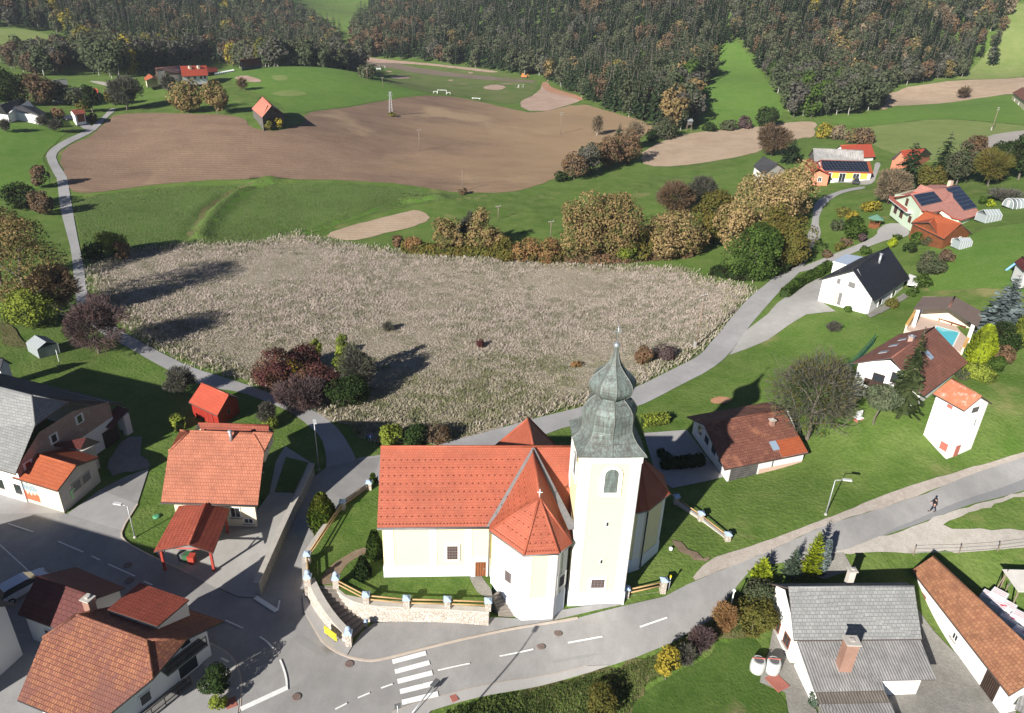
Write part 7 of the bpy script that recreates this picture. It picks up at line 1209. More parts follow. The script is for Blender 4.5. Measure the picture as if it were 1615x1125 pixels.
# ------------------------------------------------------------------ street furniture and small things
plain('galvanised', (.42,.43,.44), .5, .08, 3, metal=.4); plain('lamp_grey', (.5,.5,.5), .4, .05); plain('pole_wood', (.20,.155,.115), .9, .2, 3); plain('sign_blue', (.02,.10,.42), .4, .03); plain('sign_yellow', (.72,.55,.02), .45, .04); plain('sign_red', (.5,.03,.03), .4, .03); plain('pure_white', (.78,.78,.77), .5, .03); plain('iron', (.17,.125,.11), .7, .2, 4); plain('rust_plate', (.34,.12,.09), .7, .12, 2); plain('lid_green', (.08,.27,.14), .6, .1); plain('film', (.28,.315,.32), .25, .06, 1); plain('bin_green', (.05,.13,.06), .5, .08); plain('bin_grey', (.12,.12,.125), .5, .08); plain('bin_red', (.4,.06,.04), .5, .08); plain('orange_paint', (.55,.19,.06), .5, .08); plain('pool_water', (.10,.52,.62), .08, .06, 1.2); plain('terrace_tile', (.55,.42,.35), .8, .08, 1); plain('orange_wall', (.62,.36,.12), .85, .06); plain('green_felt', (.10,.20,.15), .8, .12); plain('mesh_green', (.02,.09,.06), .7, .1); plain('tarp', (.6,.57,.52), .7, .1); plain('pack_white', (.76,.76,.77), .35, .05, 2); plain('pack_red', (.6,.02,.08), .4, .05); plain('tank_white', (.5,.51,.49), .5, .08, 2, dirt=((.4,.41,.38),2,.55)); plain('slide_blue', (.2,.4,.75), .3, .04); plain('rubber', (.02,.02,.02), .8, .1)
def P0(px, py): return g(px, py)
def lamp(px, py, ty, label, arm=(.7, 0, 0), r=.07, z=None):
    p = P0(px, py); h = solve_h(p, ty); t = thing('street_lamp', p, label, 'street lamp', 'street lamps'); mb = MB(); mb.tube((p[0], p[1], p[2]-.2), (p[0], p[1], p[2]+h), r, r*.6, 8); mb.build('pole', 'galvanised', t)
    a = np.array(arm); e = p+np.array([0, 0, h])+a; mb = MB(); mb.tube(p+np.array([0, 0, h-.05]), e, .045, n=6); mb.build('arm', 'galvanised', t); d = a/np.linalg.norm(a); f = e+d*.35; mb = MB(); mb.box((f[0], f[1], f[2]-.06), (.85, .3, .13), math.atan2(d[1], d[0])); hd = mb.build('lamp_head', 'lamp_grey', t); mb = MB(); mb.box((f[0], f[1], f[2]-.09), (.5, .22, .028), math.atan2(d[1], d[0])); mb.build('lens', 'pure_white', hd)
    mb = MB(); mb.lathe((p[0], p[1], p[2]-.1), [(.16,0),(.16,.16),(.1,.3)], 10); mb.build('base', 'concrete', t)
lamp(1302,812,757,'street lamp on the grass verge right of the church',(.75,-.1,.1)); lamp(503,742,660,'tall street lamp at the bend of the lane beside the tiled house',(.2,-.5,.05)); lamp(213,848,798,'street lamp on the grass corner in front of the tiled house',(-.6,.1,.05))
def lamp_over():
    q = at(650,1125,6.0); e = at(686,1078,6.3); zg = Tz(q[0], q[1]); t = thing('street_lamp', (q[0], q[1], zg), 'street lamp whose long arm reaches over the zebra crossing', 'street lamp', 'street lamps'); mb = MB(); mb.tube((q[0], q[1], zg-.2), q, .08, .06, 8); mb.build('pole', 'galvanised', t); mb = MB(); mb.tube(q, e, .05, .04, 6); mb.build('arm', 'galvanised', t); d = (e-q)/np.linalg.norm(e-q); mb = MB(); mb.box((e[0], e[1], e[2]-.05), (.7, .34, .13), math.atan2(d[1], d[0])); mb.build('lamp_head', 'bin_grey', t)
    q = at(627,1113,2.6); zg = Tz(q[0], q[1]); t = thing('signpost', (q[0], q[1], zg), 'grey signpost with a small dark plate left of the zebra crossing', 'sign'); mb = MB(); mb.tube((q[0], q[1], zg-.2), q, .04, n=6); mb.build('post', 'galvanised', t); mb = MB(); mb.box((q[0], q[1]+.03, q[2]-.35), (.45, .05, .5), .3); mb.build('plate', 'bin_grey', t)
lamp_over()
def post(name, label, cat, px, py, ty, r, mats, head=None):
    p = P0(px, py); h = solve_h(p, ty); t = thing(name, p, label, cat); mb = MB(); mb.tube((p[0], p[1], p[2]-.2), (p[0], p[1], p[2]+h), r, r*.85, 7); mb.build('post', mats, t)
    if head: mb = MB(); mb.lathe((p[0], p[1], p[2]+h-head[1]/2), [(r*1.1,0),(head[0],.06),(head[0],head[1]),(r,head[1]+.06)], 8); mb.build('head', head[2], t)
    return p, h, t
post('post', 'thin white post with square head behind the orange shrub', 'post', 1149, 972, 932, .06, 'pure_white', (.14,.2,'pure_white')); post('marker_post', 'short marker post with yellow-green top by the road pillar', 'post', 1054.5, 930, 910, .06, 'galvanised', (.09,.22,'sign_yellow')); post('pole', 'thin white pole beside the pale greenhouse', 'pole', 95, 578, 552, .04, 'pure_white')
def pole(label, px, py, ty, arm=True, r=.13, foot=False, m='pole_wood', rot=.6):
    p, h, t = post('utility_pole', label, 'pole', px, py, ty, r, m); t['group'] = 'wooden utility poles'
    if arm:
        for k in (.3, 1.0)[:2 if h > 7 else 1]:
            mb = MB(); mb.box((p[0], p[1], p[2]+h-k), (1.5, .1, .12), rot); ca = mb.build('crossarm', m, t); mb = MB()
            for e in (-.65, -.25, .25, .65): mb.tube((p[0]+math.cos(rot)*e, p[1]+math.sin(rot)*e, p[2]+h-k+.1), (p[0]+math.cos(rot)*e, p[1]+math.sin(rot)*e, p[2]+h-k+.36), .05, n=6)
            mb.build('insulators', 'lamp_grey', ca)
    if foot: mb = MB(); mb.box((p[0]-.2, p[1], p[2]-.2), (.3, .35, 1.4), .3); mb.build('foot', 'concrete', t)
for a in [('tall wooden utility pole with concrete foot by the road at the dry meadow',1097,550,465,True,.14,True), ('wooden pole on the right half of the ploughed field',884,212,178), ('thin pole in the middle of the ploughed field',661.5,239,205), ('thin pole behind the small bush at the ploughed field edge',729,303,268,False,.1), ('pole on the green meadow behind the hedgerow',785.5,347,325,True,.1), ('pole on the green meadow left of the large oak pair',868,375,349,True,.1), ('pale pole at the gravel road beyond the mound',538,80,59,True,.14), ('dark pole at the end of the mound above the pitch',579.5,127,107), ('pale pole between the mound and the pitch',603.5,138,122), ('pole on the meadow slope below the hillside house',1564,206,170,True,.13,True)]: pole(*a)
def pylon():
    p = P0(616.5, 182); h = solve_h(p, 145); t = thing('lattice_mast', p, 'slim lattice power mast standing in the ploughed field', 'mast'); mb = MB(); cs = []
    for sx, sy in ((-1,-1),(1,-1),(1,1),(-1,1)): mb.tube(p+np.array([sx*.65, sy*.65, 0]), p+np.array([sx*.2, sy*.2, h]), .06, n=4)
    for k in range(8):
        a, b = k/8, (k+1)/8; w0, w1 = .65-.45*a, .65-.45*b
        for (x0, y0), (x1, y1) in (((-1,-1),(1,-1)),((1,-1),(1,1)),((1,1),(-1,1)),((-1,1),(-1,-1))): mb.tube(p+np.array([x0*w0, y0*w0, h*a]), p+np.array([x1*w1, y1*w1, h*b]), .035, n=4)
    mb.build('lattice', 'galvanised', t)
    for z, w in ((.98,1.6),(.86,2.2)): mb = MB(); mb.box((p[0], p[1], p[2]+h*z), (w, .12, .12), .4); mb.build('crossarm', 'galvanised', t)
    plant('shrub', 'small bush around the foot of the lattice mast', 'shrub', 'bush', 'olive', 618, 184, 177, 11)
pylon()
def sign_blue():
    p, h, t = post('road_sign', 'blue square dead-end road sign on a pole at the lane junction', 'sign', 585, 703, 684, .035, 'galvanised'); c = p+np.array([0, -.06, h-.62]); d = .1
    mb = MB(); mb.box(c, (.62, .03, .62), d); pl = mb.build('plate', 'sign_blue', t); mb = MB(); mb.box(c+np.array([0, -.02, .06]), (.13, .02, .4), d); mb.build('white_stem', 'pure_white', pl); mb = MB(); mb.box(c+np.array([0, -.025, .42]), (.34, .025, .11), d); mb.build('red_bar', 'sign_red', pl)
sign_blue()
def sign_yellow():
    a, b = at(512,996,.75), at(531,1010,.75); m = (a+b)/2; d = (b-a)[:2]; L = np.linalg.norm(d); d /= L; rz = math.atan2(d[1], d[0]); t = thing('direction_sign', (m[0], m[1], 0), 'yellow direction sign of four stacked strips on two dark posts', 'sign'); mb = MB(); n = np.array([d[1], -d[0]])
    for k, s in enumerate((.0, .05, -.04, .03)):
        mb = MB(); mb.box((m[0]+d[0]*s, m[1]+d[1]*s, .62+k*.2), (L+.0, .04, .185), rz); st = mb.build('strip', 'sign_yellow', t); mb = MB()
        for j in range(5): q = m[:2]+d*(s+L*(-.36+.15*j))+n*.022; mb.box((q[0], q[1], .69+k*.2), (.10+.05*((j*7+k*3) % 3), .012, .045), rz)
        mb.build('lettering', 'iron', st)
    for e in (-.32, .32): mb = MB(); q = m[:2]+d*e*L-n*.05; mb.box((q[0], q[1], -.2), (.06, .06, 1.6), rz); mb.build('post', 'iron', t)
sign_yellow()
def sign_round():
    p, h, t = post('road_sign', 'round road sign seen from behind in the corner planting', 'sign', 358, 1061, 1040, .03, 'galvanised'); mb = MB(); c = p+np.array([0, 0, h-.1]); mb.tube(c, c+np.array([.25, .4, .38])*.07, .36, n=16); mb.build('disc', 'lamp_grey', t)
sign_round()
for px, py, lb in ((551,1049,'round manhole cover at the junction below the yellow sign'),(468,1101,'round manhole cover right of the stop line'),(853,1021,'round manhole cover on the road left of the chapel bay'),(880,1000,'round manhole cover on the road in front of the chapel'),(202,893,'upper of two dark manhole covers on the shaded road'),(204,917,'lower of two dark manhole covers on the shaded road')):
    p = P0(px, py); mb = MB(); mb.lathe((p[0], p[1], p[2]+.12), [(.36,0),(.36,.02),(.3,.026)], 18); tag(mb.build('manhole_cover', 'iron'), lb, 'manhole cover', 'manhole covers')
for px, py, s, m, lb in ((365,1111,.75,'rust_plate','reddish square cover at the corner sidewalk'),(716,1103,.5,'rust_plate','small reddish square cover on the sidewalk right of the crossing'),(1225,1078,1.3,'rust_plate','red rectangular plate on the garden path beside the white tanks')):
    p = P0(px, py); mb = MB(); mb.box((p[0], p[1], p[2]+.11), (s, s*1.2, .07), .5); tag(mb.build('cover_plate', m), lb, 'cover')
p = P0(247, 816); mb = MB(); mb.lathe((p[0], p[1], p[2]), [(.35,0),(.36,.16),(.2,.22)], 16); tag(mb.build('well_lid', 'lid_green'), 'round green lid on the lawn beside the tiled house', 'lid'); p = P0(1058, 867); mb = MB(); mb.lathe((p[0], p[1], p[2]), [(.2,0),(.18,.25),(.05,.3)], 8); tag(mb.build('stone', 'pure_white'), 'small white stone on the grass behind the church', 'stone')
# vehicles
def car(px, py, rz, label, paint, z=None, L=4.2, name='parked_car'):
    p = P0(px, py)+np.array([0, 0, .1]); t = thing(name, p, label, 'car'); ca, sa = math.cos(rz), math.sin(rz); plain('paint_'+name+str(int(px)), paint, .25, .03, spec=.6)
    Wp = lambda x, y, z: (p[0]+ca*x-sa*y, p[1]+sa*x+ca*y, p[2]+z)
    prof = [(-.5,.35),(-.5,.78),(-.47,.9),(-.28,.95),(.27,.92),(.46,.78),(.5,.6),(.5,.35)]; cab = [(-.45,.93),(-.36,1.42),(-.28,1.48),(.05,1.47),(.13,1.4),(.28,.93)]
    mb = MB(); A = [mb.pt(Wp(x*L, -.84, z)) for x, z in prof]; B = [mb.pt(Wp(x*L, .84, z)) for x, z in prof]; n = len(prof)
    for i in range(n): j = (i+1) % n; mb.face((A[i], B[i], B[j], A[j]))
    mb.face(A[::-1]); mb.face(B); mb.build('body', 'paint_'+name+str(int(px)), t)
    mb = MB(); A = [mb.pt(Wp(x*L, -.78+.14*(z-.93)/.5, z)) for x, z in cab]; B = [mb.pt(Wp(x*L, .78-.14*(z-.93)/.5, z)) for x, z in cab]
    for i in range(5): mb.face((A[i], B[i], B[i+1], A[i+1]), 1 if i in (1, 2, 3) else 0)
    mb.face(A[::-1], 0); mb.face(B, 0); mb.build('cabin', ['glass', 'paint_'+name+str(int(px))], t)
    for sx in (-.31, .31):
        for sy in (-.8, .8): mb = MB(); mb.tube(Wp(sx*L, sy-.1, .32), Wp(sx*L, sy+.1, .32), .32, n=12); w = mb.build('wheel', 'rubber', t); mb = MB(); mb.tube(Wp(sx*L, sy-.11, .32), Wp(sx*L, sy+.11, .32), .18, n=8); mb.build('rim', 'galvanised', w)
    for sy in (-.6, .6): mb = MB(); mb.box(Wp(.49*L, sy, .62), (.1, .3, .14), rz); mb.build('headlight', 'pure_white', t)
car(38, 934, 1.0, 'pale blue-white car parked in the shade beside the neighbour house', (.55,.6,.68)); car(1349, 290, 1.2, 'dark small car parked in front of the workshop', (.05,.05,.055), name='small_car'); car(113, 190, .4, 'dark car next to the lane garage', (.03,.035,.05), name='dark_car')
# person walking
def person():
    p = P0(1470, 809)+np.array([0, 0, .11]); t = thing('person', p, 'person in black hooded jacket and dark trousers walking along the road', 'person'); plain('cloth_black', (.012,.012,.015), .9, .2, 8); plain('cloth_navy', (.014,.017,.035), .9, .2, 8); plain('skin', (.48,.27,.2), .6, .05); plain('hair_dark', (.02,.015,.012), .8, .1)
    rz = 2.7; ca, sa = math.cos(rz), math.sin(rz); R3 = lambda v: (ca*v[0]-sa*v[1], sa*v[0]+ca*v[1], v[2])
    V = [(0,0,.92,.13),(0,0,1.12,.135),(.02,0,1.36,.15),(.03,0,1.48,.06),(.05,0,1.58,.085),(.06,0,1.68,.08)]; E_ = [(0,1),(1,2),(2,3),(3,4),(4,5)]
    def chain(root, pts):
        a = root
        for q in pts: V.append(q); E_.append((a, len(V)-1)); a = len(V)-1
        return a
    for s, f in ((1,.26),(-1,-.26)):
        chain(0, [(.02,s*.1,.86,.095),(f*.55,s*.1,.48,.065),(f,s*.1,.12,.045),(f+.02,s*.1,.06,.045),(f+.16,s*.11,.04,.035)])
        w = chain(2, [(0,s*.2,1.4,.07),(-f*.5,s*.26,1.13,.05),(-f*.5+.16,s*.24,.93,.035),(-f*.5+.2,s*.235,.88,.03)])
        x0 = -f*.5+.2
        for k in range(5): o = (k-2)*.016; chain(w, [(x0+.03,s*.235+o,.83-.01*abs(k-2),.010),(x0+.05,s*.235+o,.79,.009)] if k else [(x0+.05,s*.2,.86,.011),(x0+.07,s*.19,.83,.009)])
    def skin(name, V, E_, mat, off=0, parent=t):
        me = bpy.data.meshes.new(name); me.from_pydata([R3(v[:3]) for v in V], E_, []); me.materials.append(MATS[mat]); o = link(name, me, parent); sk_ = o.modifiers.new('skin', 'SKIN')
        for i, v in enumerate(V): me.skin_vertices[0].data[i].radius = (v[3]+off, v[3]+off)
        me.skin_vertices[0].data[0].use_root = True; su = o.modifiers.new('smooth', 'SUBSURF'); su.levels = 1; su.render_levels = 1; return o
    skin('body', V, E_, 'skin'); N6 = V[:3]
    J = [(0,0,.74,.17),(0,0,.95,.17),(0,0,1.15,.165),(.02,0,1.36,.18),(.03,0,1.46,.11)]; JE = [(0,1),(1,2),(2,3),(3,4)]
    for s, f in ((1,.26),(-1,-.26)): n0 = len(J); J += [(0,s*.2,1.4,.09),(-f*.5,s*.26,1.13,.07),(-f*.5+.13,s*.245,.97,.055)]; JE += [(3,n0),(n0,n0+1),(n0+1,n0+2)]
    skin('jacket', J, JE, 'cloth_black'); Tq = [(0,0,.9,.14)]; TE = []
    for s, f in ((1,.26),(-1,-.26)): n0 = len(Tq); Tq += [(.02,s*.1,.82,.11),(f*.55,s*.1,.48,.08),(f-.01,s*.1,.1,.062)]; TE += [(0,n0),(n0,n0+1),(n0+1,n0+2)]
    skin('trousers', Tq, TE, 'cloth_navy'); skin('hood', [(.0,0,1.52,.1),(.02,0,1.64,.115),(.03,0,1.73,.09)], [(0,1),(1,2)], 'cloth_black')
    for s, f in ((1,.26),(-1,-.26)): skin('shoe', [(f-.03,s*.1,.06,.055),(f+.2,s*.11,.045,.045)], [(0,1)], 'rubber')
person()
# bins, tanks, packs
def wheelie(px, py, m, lb):
    p = P0(px, py); t = thing('bin', p, lb, 'bin', 'waste bins under the carport'); mb = MB(); mb.prism([(p[0]+a*.24, p[1]+b*.26) for a, b in ((-1,-1),(1,-1),(1,1),(-1,1))], p[2], p[2]+.9, top=[(p[0]+a*.29, p[1]+b*.33) for a, b in ((-1,-1),(1,-1),(1,1),(-1,1))]); mb.build('bin_body', m, t); mb = MB(); mb.box((p[0], p[1], p[2]+.905), (.62, .7, .08)); mb.build('lid', m, t)
wheelie(289,884,'bin_grey','grey waste bin, leftmost under the carport edge'); wheelie(296,886,'bin_green','green waste bin in the middle under the carport edge'); wheelie(304,889,'bin_red','red waste bin under the carport edge')
def tank(px, py, lb, m='tank_white'):
    p = P0(px, py); t = thing('water_tank', p, lb, 'tank', 'white water tanks in the garden'); mb = MB(); mb.lathe(p, [(.5,0),(.6,.1),(.63,.5),(.6,1.1),(.54,1.25),(.5,1.27)], 18); mb.build('tank_body', m, t); mb = MB(); mb.lathe(p+np.array([0, 0, 1.272]), [(.4,0),(.36,.03)], 14); mb.build('opening', 'bin_grey', t); mb = MB(); mb.tube(p+np.array([-.5, .2, 1.3]), p+np.array([.55, .1, 1.34]), .05, n=5); mb.build('rod', 'red_frame', t)
tank(1193, 1058, 'white water tank, left of the pair on the grass'); tank(1217, 1059, 'white water tank next to the house wall with a rod across')
for i, (px, py, w, lb) in enumerate(((1556,951,1.25,'white wrapped pallet pack at the far end of the row behind the barn'),(1571,949,1.25,'white wrapped pallet pack on the lawn side of the far end'),(1570,968,1.3,'white wrapped pallet pack second from the far end'),(1585,966,1.2,'white wrapped pallet pack on the lawn side second from the far end'),(1587,987,1.35,'white wrapped pallet pack with red marks in the middle of the row'),(1603,985,1.25,'white wrapped pallet pack against the right frame edge'),(1606,1008,1.35,'nearest white wrapped pallet pack with red marks'))):
    p = P0(px, py); t = thing('pallet_pack', p, lb, 'pallet', 'white wrapped packs behind the barn'); rz = -.86; mb = MB(); mb.box((p[0], p[1], p[2]+.14), (w, 1.05, .85+.1*(i % 3)), rz); o = mb.build('wrapped_pack', 'pack_white', t); mb = MB(); mb.box((p[0], p[1], p[2]), (w*.97, 1.0, .137), rz); mb.build('pallet', 'pole_wood', t); mb = MB(); top = p[2]+.99+.1*(i % 3)+.003
    ca, sa = math.cos(rz), math.sin(rz)
    for k in range(3): e = (k-1)*.28; mb.box((p[0]-sa*e, p[1]+ca*e, top), (w*.8, .035, .004), rz)
    if i in (2, 4, 6): mb.box((p[0]+ca*.2, p[1]+sa*.2, top+.005), (.3, .2, .004), rz+.5); mb.box((p[0]+ca*.42-sa*.2, p[1]+sa*.42+ca*.2, top+.005), (.2, .14, .004), rz)
    mb.build('print', 'pack_red', o)
def shelter():
    p = P0(1606, 945); t = thing('tarp_shelter', p, 'rough wooden pole shelter with pale tarp roof at the right edge', 'shelter')
    for x, y in ((-1.2,-1),(1.2,-1),(1.2,1),(-1.2,1)): mb = MB(); mb.tube(p+np.array([x, y, -.2]), p+np.array([x*1.02, y, 2.1]), .07, n=6); mb.build('post', 'pole_wood', t)
    mb = MB(); mb.slab([[tuple(p+np.array(v)) for v in ((-1.5,-1.3,2.1),(1.5,-1.3,2.15),(1.5,1.3,2.4),(-1.5,1.3,2.35))]], .06, 0, 0, 0); mb.build('tarp_roof', ['tarp'], t); mb = MB(); mb.tube(p+np.array([-2, .6, -.1]), p+np.array([-1.1, 1.1, 2.5]), .05, n=5); mb.build('prop', 'pole_wood', t)
shelter()
def wirefence(line, label, h=1.1, m='pole_wood', wires=3, mw='galvanised', sp=4.0, r=.05):
    P = [np.array(g(*p)) for p in line]; c = sum(P)/len(P); t = thing('wire_fence', c, label, 'fence'); mb = MB()
    for a, b in zip(P[:-1], P[1:]):
        n = max(1, int(np.linalg.norm(b-a)/sp))
        for k in range(n+1):
            if k == n and b is not P[-1]: continue
            q = a+(b-a)*k/n; q[2] = Tz(q[0], q[1]); pm = MB(); pm.tube(q-np.array([0, 0, .2]), q+np.array([0, 0, h]), r, n=5); pm.build('post', m, t)
        for w in range(wires): z = h*(w+1)/(wires+.3); mb.tube(a+np.array([0, 0, z]), b+np.array([0, 0, z]), .018, n=3)
    mb.build('wires', mw, t)
wirefence([(1440,876),(1512,874),(1573,870),(1640,862)], 'wire fence on thin posts along the gravel track'); wirefence([(1584,936),(1600,915),(1640,905)], 'short wire fence behind the tarp shelter')
wirefence([(1376,545),(1352,572),(1330,592),(1312,604)], 'dark green mesh fence running beside the white chalet', 1.8, 'mesh_green', 14, 'mesh_green', 3); wirefence([(1312,604),(1308,628),(1322,640)], 'dark green mesh fence corner behind the walnut tree', 1.8, 'mesh_green', 14, 'mesh_green', 3)
# greenhouses
def tunnel(label, c, rz, L, w, h, hoops, name='polytunnel', mat='film'):
    t = thing(name, c, label, 'greenhouse'); ca, sa = math.cos(rz), math.sin(rz); Wp = lambda x, y, z: (c[0]+ca*x-sa*y, c[1]+sa*x+ca*y, c[2]+z); n = 10; prof = [(w/2*math.cos(math.pi*k/n), h*math.sin(math.pi*k/n)**.8) for k in range(n+1)]; mb = MB(); A = [mb.pt(Wp(-L/2, y, z)) for y, z in prof]; B = [mb.pt(Wp(L/2, y, z)) for y, z in prof]
    for i in range(n): mb.face((A[i], A[i+1], B[i+1], B[i]), 0, True)
    mb.face(A); mb.face(B[::-1]); mb.build('cover', mat, t)
    for k in range(hoops):
        x = -L/2+L*k/(hoops-1); hm = MB()
        for i in range(n): hm.tube(Wp(x, prof[i][0]*1.015, prof[i][1]*1.015), Wp(x, prof[i+1][0]*1.015, prof[i+1][1]*1.015), .045, n=4)
        hm.build('hoop', 'pure_white', t)
    dm = MB(); q = Wp(-L/2-.02, 0, 0); dm.box(q, (.05, .9, h*.8), rz); dm.build('door', 'lamp_grey', t)
tunnel('grey polytunnel with white hoops at the right frame edge', P0(1604, 327), .1, 4.4, 3.2, 1.8, 6)
def glasshouse(label, c, rz, L, w, h, hr, name='greenhouse'):
    t = thing(name, c, label, 'greenhouse'); ca, sa = math.cos(rz), math.sin(rz); Wp = lambda x, y, z: (c[0]+ca*x-sa*y, c[1]+sa*x+ca*y, c[2]+z); mb = MB(); mb.prism([Wp(x, y, 0)[:2] for x, y in ((-L/2,-w/2),(L/2,-w/2),(L/2,w/2),(-L/2,w/2))], c[2], c[2]+h); mb.build('glass_walls', 'film', t); mb = MB(); mb.slab([[Wp(-L/2,-w/2,h), Wp(L/2,-w/2,h), Wp(L/2,0,hr), Wp(-L/2,0,hr)], [Wp(L/2,w/2,h), Wp(-L/2,w/2,h), Wp(-L/2,0,hr), Wp(L/2,0,hr)]], .04, 0, 0, 0); mb.build('glass_roof', ['film'], t); mb = MB()
    for k in range(6):
        x = -L/2+L*k/5
        for y in (-w/2-.02, w/2+.02): mb.tube(Wp(x, y, 0), Wp(x, y, h), .035, n=4); mb.tube(Wp(x, y, h+.02), Wp(x, 0, hr+.02), .035, n=4)
    mb.build('frame', 'lamp_grey', t)
glasshouse('small pale gabled film greenhouse beside the purple tree', P0(70, 556), -.62, 3.4, 2.7, 1.5, 2.2); glasshouse('small gabled glass greenhouse beside the pink-roofed house', P0(1557, 349), .25, 3.6, 2.6, 1.5, 2.4); glasshouse('small pale wire-and-glass cage house below the wooden chalet', P0(1515, 391), .2, 2.4, 2.0, 1.4, 1.9, 'cage_house')
def gazebo():
    p = P0(1378, 359); t = thing('gazebo', p, 'little wooden gazebo with green hexagonal roof in the garden', 'gazebo'); mb = MB(); mb.lathe(p, [(1.15,0),(1.15,.9)], 6, sm=False); mb.build('parapet', 'brown_wood', t)
    for k in range(6): a = k*math.pi/3; mb = MB(); mb.tube(p+np.array([1.1*math.cos(a), 1.1*math.sin(a), .8]), p+np.array([1.1*math.cos(a), 1.1*math.sin(a), 2]), .06, n=5); mb.build('post', 'brown_wood', t)
    mb = MB(); mb.lathe(p+np.array([0, 0, 1.95]), [(1.75,0),(1.72,.08),(.05,.9)], 6, sm=False); mb.build('roof', 'green_felt', t)
gazebo()
# pool terrace
def pool():
    z = 7.35; TP = [at(a, b, z)[:2] for a, b in ((1428,520),(1460,532),(1490,543),(1516,556),(1538,513),(1552,492),(1506,468),(1455,468),(1447,490))]; c = np.mean(TP, 0); mb = MB(); mb.prism([tuple(p) for p in TP], 5.4, z); o = mb.build('terrace', 'terrace_tile'); o['kind'] = 'structure'
    pw = [at(a, b, z)[:2] for a, b in ((1470,533),(1502,546),(1512,525.5),(1477,515.5))]; pc = np.mean(pw, 0); t = thing('swimming_pool', (pc[0], pc[1], z), 'small turquoise swimming pool on the terrace behind the red-brown roof', 'pool'); mb = MB(); mb.prism([tuple(pc+(p-pc)*1.12) for p in pw], z+.002, z+.06); mb.build('rim', 'pure_white', t); mb = MB(); mb.poly([V3(p, z+.075) for p in pw]); mb.build('water', 'pool_water', t)
    for (a, b), lb in ((((1447,490),(1428,520)),'low ochre wall on the left edge of the pool terrace'), (((1539,512),(1517,556)),'low ochre wall on the right edge of the pool terrace')):
        p, q = at(*a, z)[:2], at(*b, z)[:2]; d = q-p; m = (p+q)/2; t = thing('terrace_wall', (m[0], m[1], z), lb, 'wall'); mb = MB(); mb.box((m[0], m[1], z-1.5), (np.linalg.norm(d), .22, 2.2), math.atan2(d[1], d[0])); mb.build('wall_face', 'cream_wall', t); mb = MB(); mb.box((m[0], m[1], z+.702), (np.linalg.norm(d)+.1, .4, .08), math.atan2(d[1], d[0])); mb.build('coping', 'orange_wall', t)
    for i, (px, py, lb) in enumerate(((1484,496,'orange garden chair left under the pavilion'),(1491,498,'orange garden chair in the middle under the pavilion'),(1499,501,'orange garden chair right under the pavilion'))):
        p = at(px, py, z); t = thing('garden_chair', p, lb, 'chair', 'orange chairs under the pavilion'); mb = MB(); mb.box(p+np.array([0, 0, .38]), (.55, .55, .07), .6); mb.build('seat', 'orange_paint', t); mb = MB(); mb.box(p+np.array([.14, .2, .452]), (.55, .08, .5), .6); mb.build('backrest', 'orange_paint', t)
        for x, y in ((-.2,-.2),(.2,-.2),(.2,.2),(-.2,.2)): mb = MB(); mb.box(p+np.array([x, y, 0]), (.05, .05, .378)); mb.build('leg', 'brown_trim', t)
    p, q = at(1479, 506, z), at(1522, 520, z); d = (q-p)[:2]; m = (p+q)/2; t = thing('bench', m, 'long slatted brown bench at the pavilion edge behind the pool', 'bench'); mb = MB(); mb.box((m[0], m[1], z+.35), (np.linalg.norm(d), .4, .08), math.atan2(d[1], d[0])); mb.build('seat', 'brown_trim', t)
    for e in (-.45, 0, .45): mb = MB(); mb.box((m[0]+d[0]*e, m[1]+d[1]*e, z), (.1, .35, .348), math.atan2(d[1], d[0])); mb.build('leg', 'brown_trim', t)
pool()
def stand():
    p = P0(1086, 207); h = solve_h(p, 188); t = thing('hunting_stand', p, 'raised wooden hunting stand at the edge of the wood', 'stand'); mb = MB(); mb.box(p+np.array([0, 0, h*.55]), (1.7, 1.7, h*.33)); cb = mb.build('cabin', 'barn_wood', t); mb = MB(); mb.box(p+np.array([0, -.86, h*.68]), (1.1, .04, .35)); mb.build('opening', 'glass', cb); mb = MB(); mb.slab([[tuple(p+np.array(v)) for v in ((-1.1,-1.1,h*.88),(1.1,-1.1,h*.88),(1.1,1.1,h),(-1.1,1.1,h))]], .1, 0, 0, 0); mb.build('roof', ['galvanised'], t)
    for x, y in ((-1,-1),(1,-1),(1,1),(-1,1)): mb = MB(); mb.tube(p+np.array([x*1.05, y*1.05, -.2]), p+np.array([x*.75, y*.75, h*.55]), .08, n=5); mb.build('leg', 'pole_wood', t)
stand()
# sports pitch
def goal(px, py, w, h, rz, lb):
    p = P0(px, py); t = thing('goal', p, lb, 'goal', 'white football goals'); ca, sa = math.cos(rz), math.sin(rz); Wp = lambda x, y, z: (p[0]+ca*x-sa*y, p[1]+sa*x+ca*y, p[2]+z)
    for x in (-w/2, w/2): mb = MB(); mb.tube(Wp(x, 0, 0), Wp(x, 0, h), .09, n=5); mb.build('goalpost', 'pure_white', t); mb = MB(); mb.tube(Wp(x, 0, h), Wp(x, 1.2, 0), .06, n=4); mb.build('stay', 'pure_white', t)
    mb = MB(); mb.tube(Wp(-w/2, 0, h), Wp(w/2, 0, h), .09, n=5); mb.build('crossbar', 'pure_white', t)
goal(697,149,4.2,1.9,.05,'large white goal beside the ploughed field crest'); goal(686.5,148,1.7,1,.05,'small white goal left of the large goal'); goal(707.5,149,1.5,.9,.05,'small white goal right of the large goal'); goal(822,139,5,1.9,1.0,'white goal at the right end of the pitch'); goal(603,109,5,2,.9,'white goal at the far left end of the pitch')
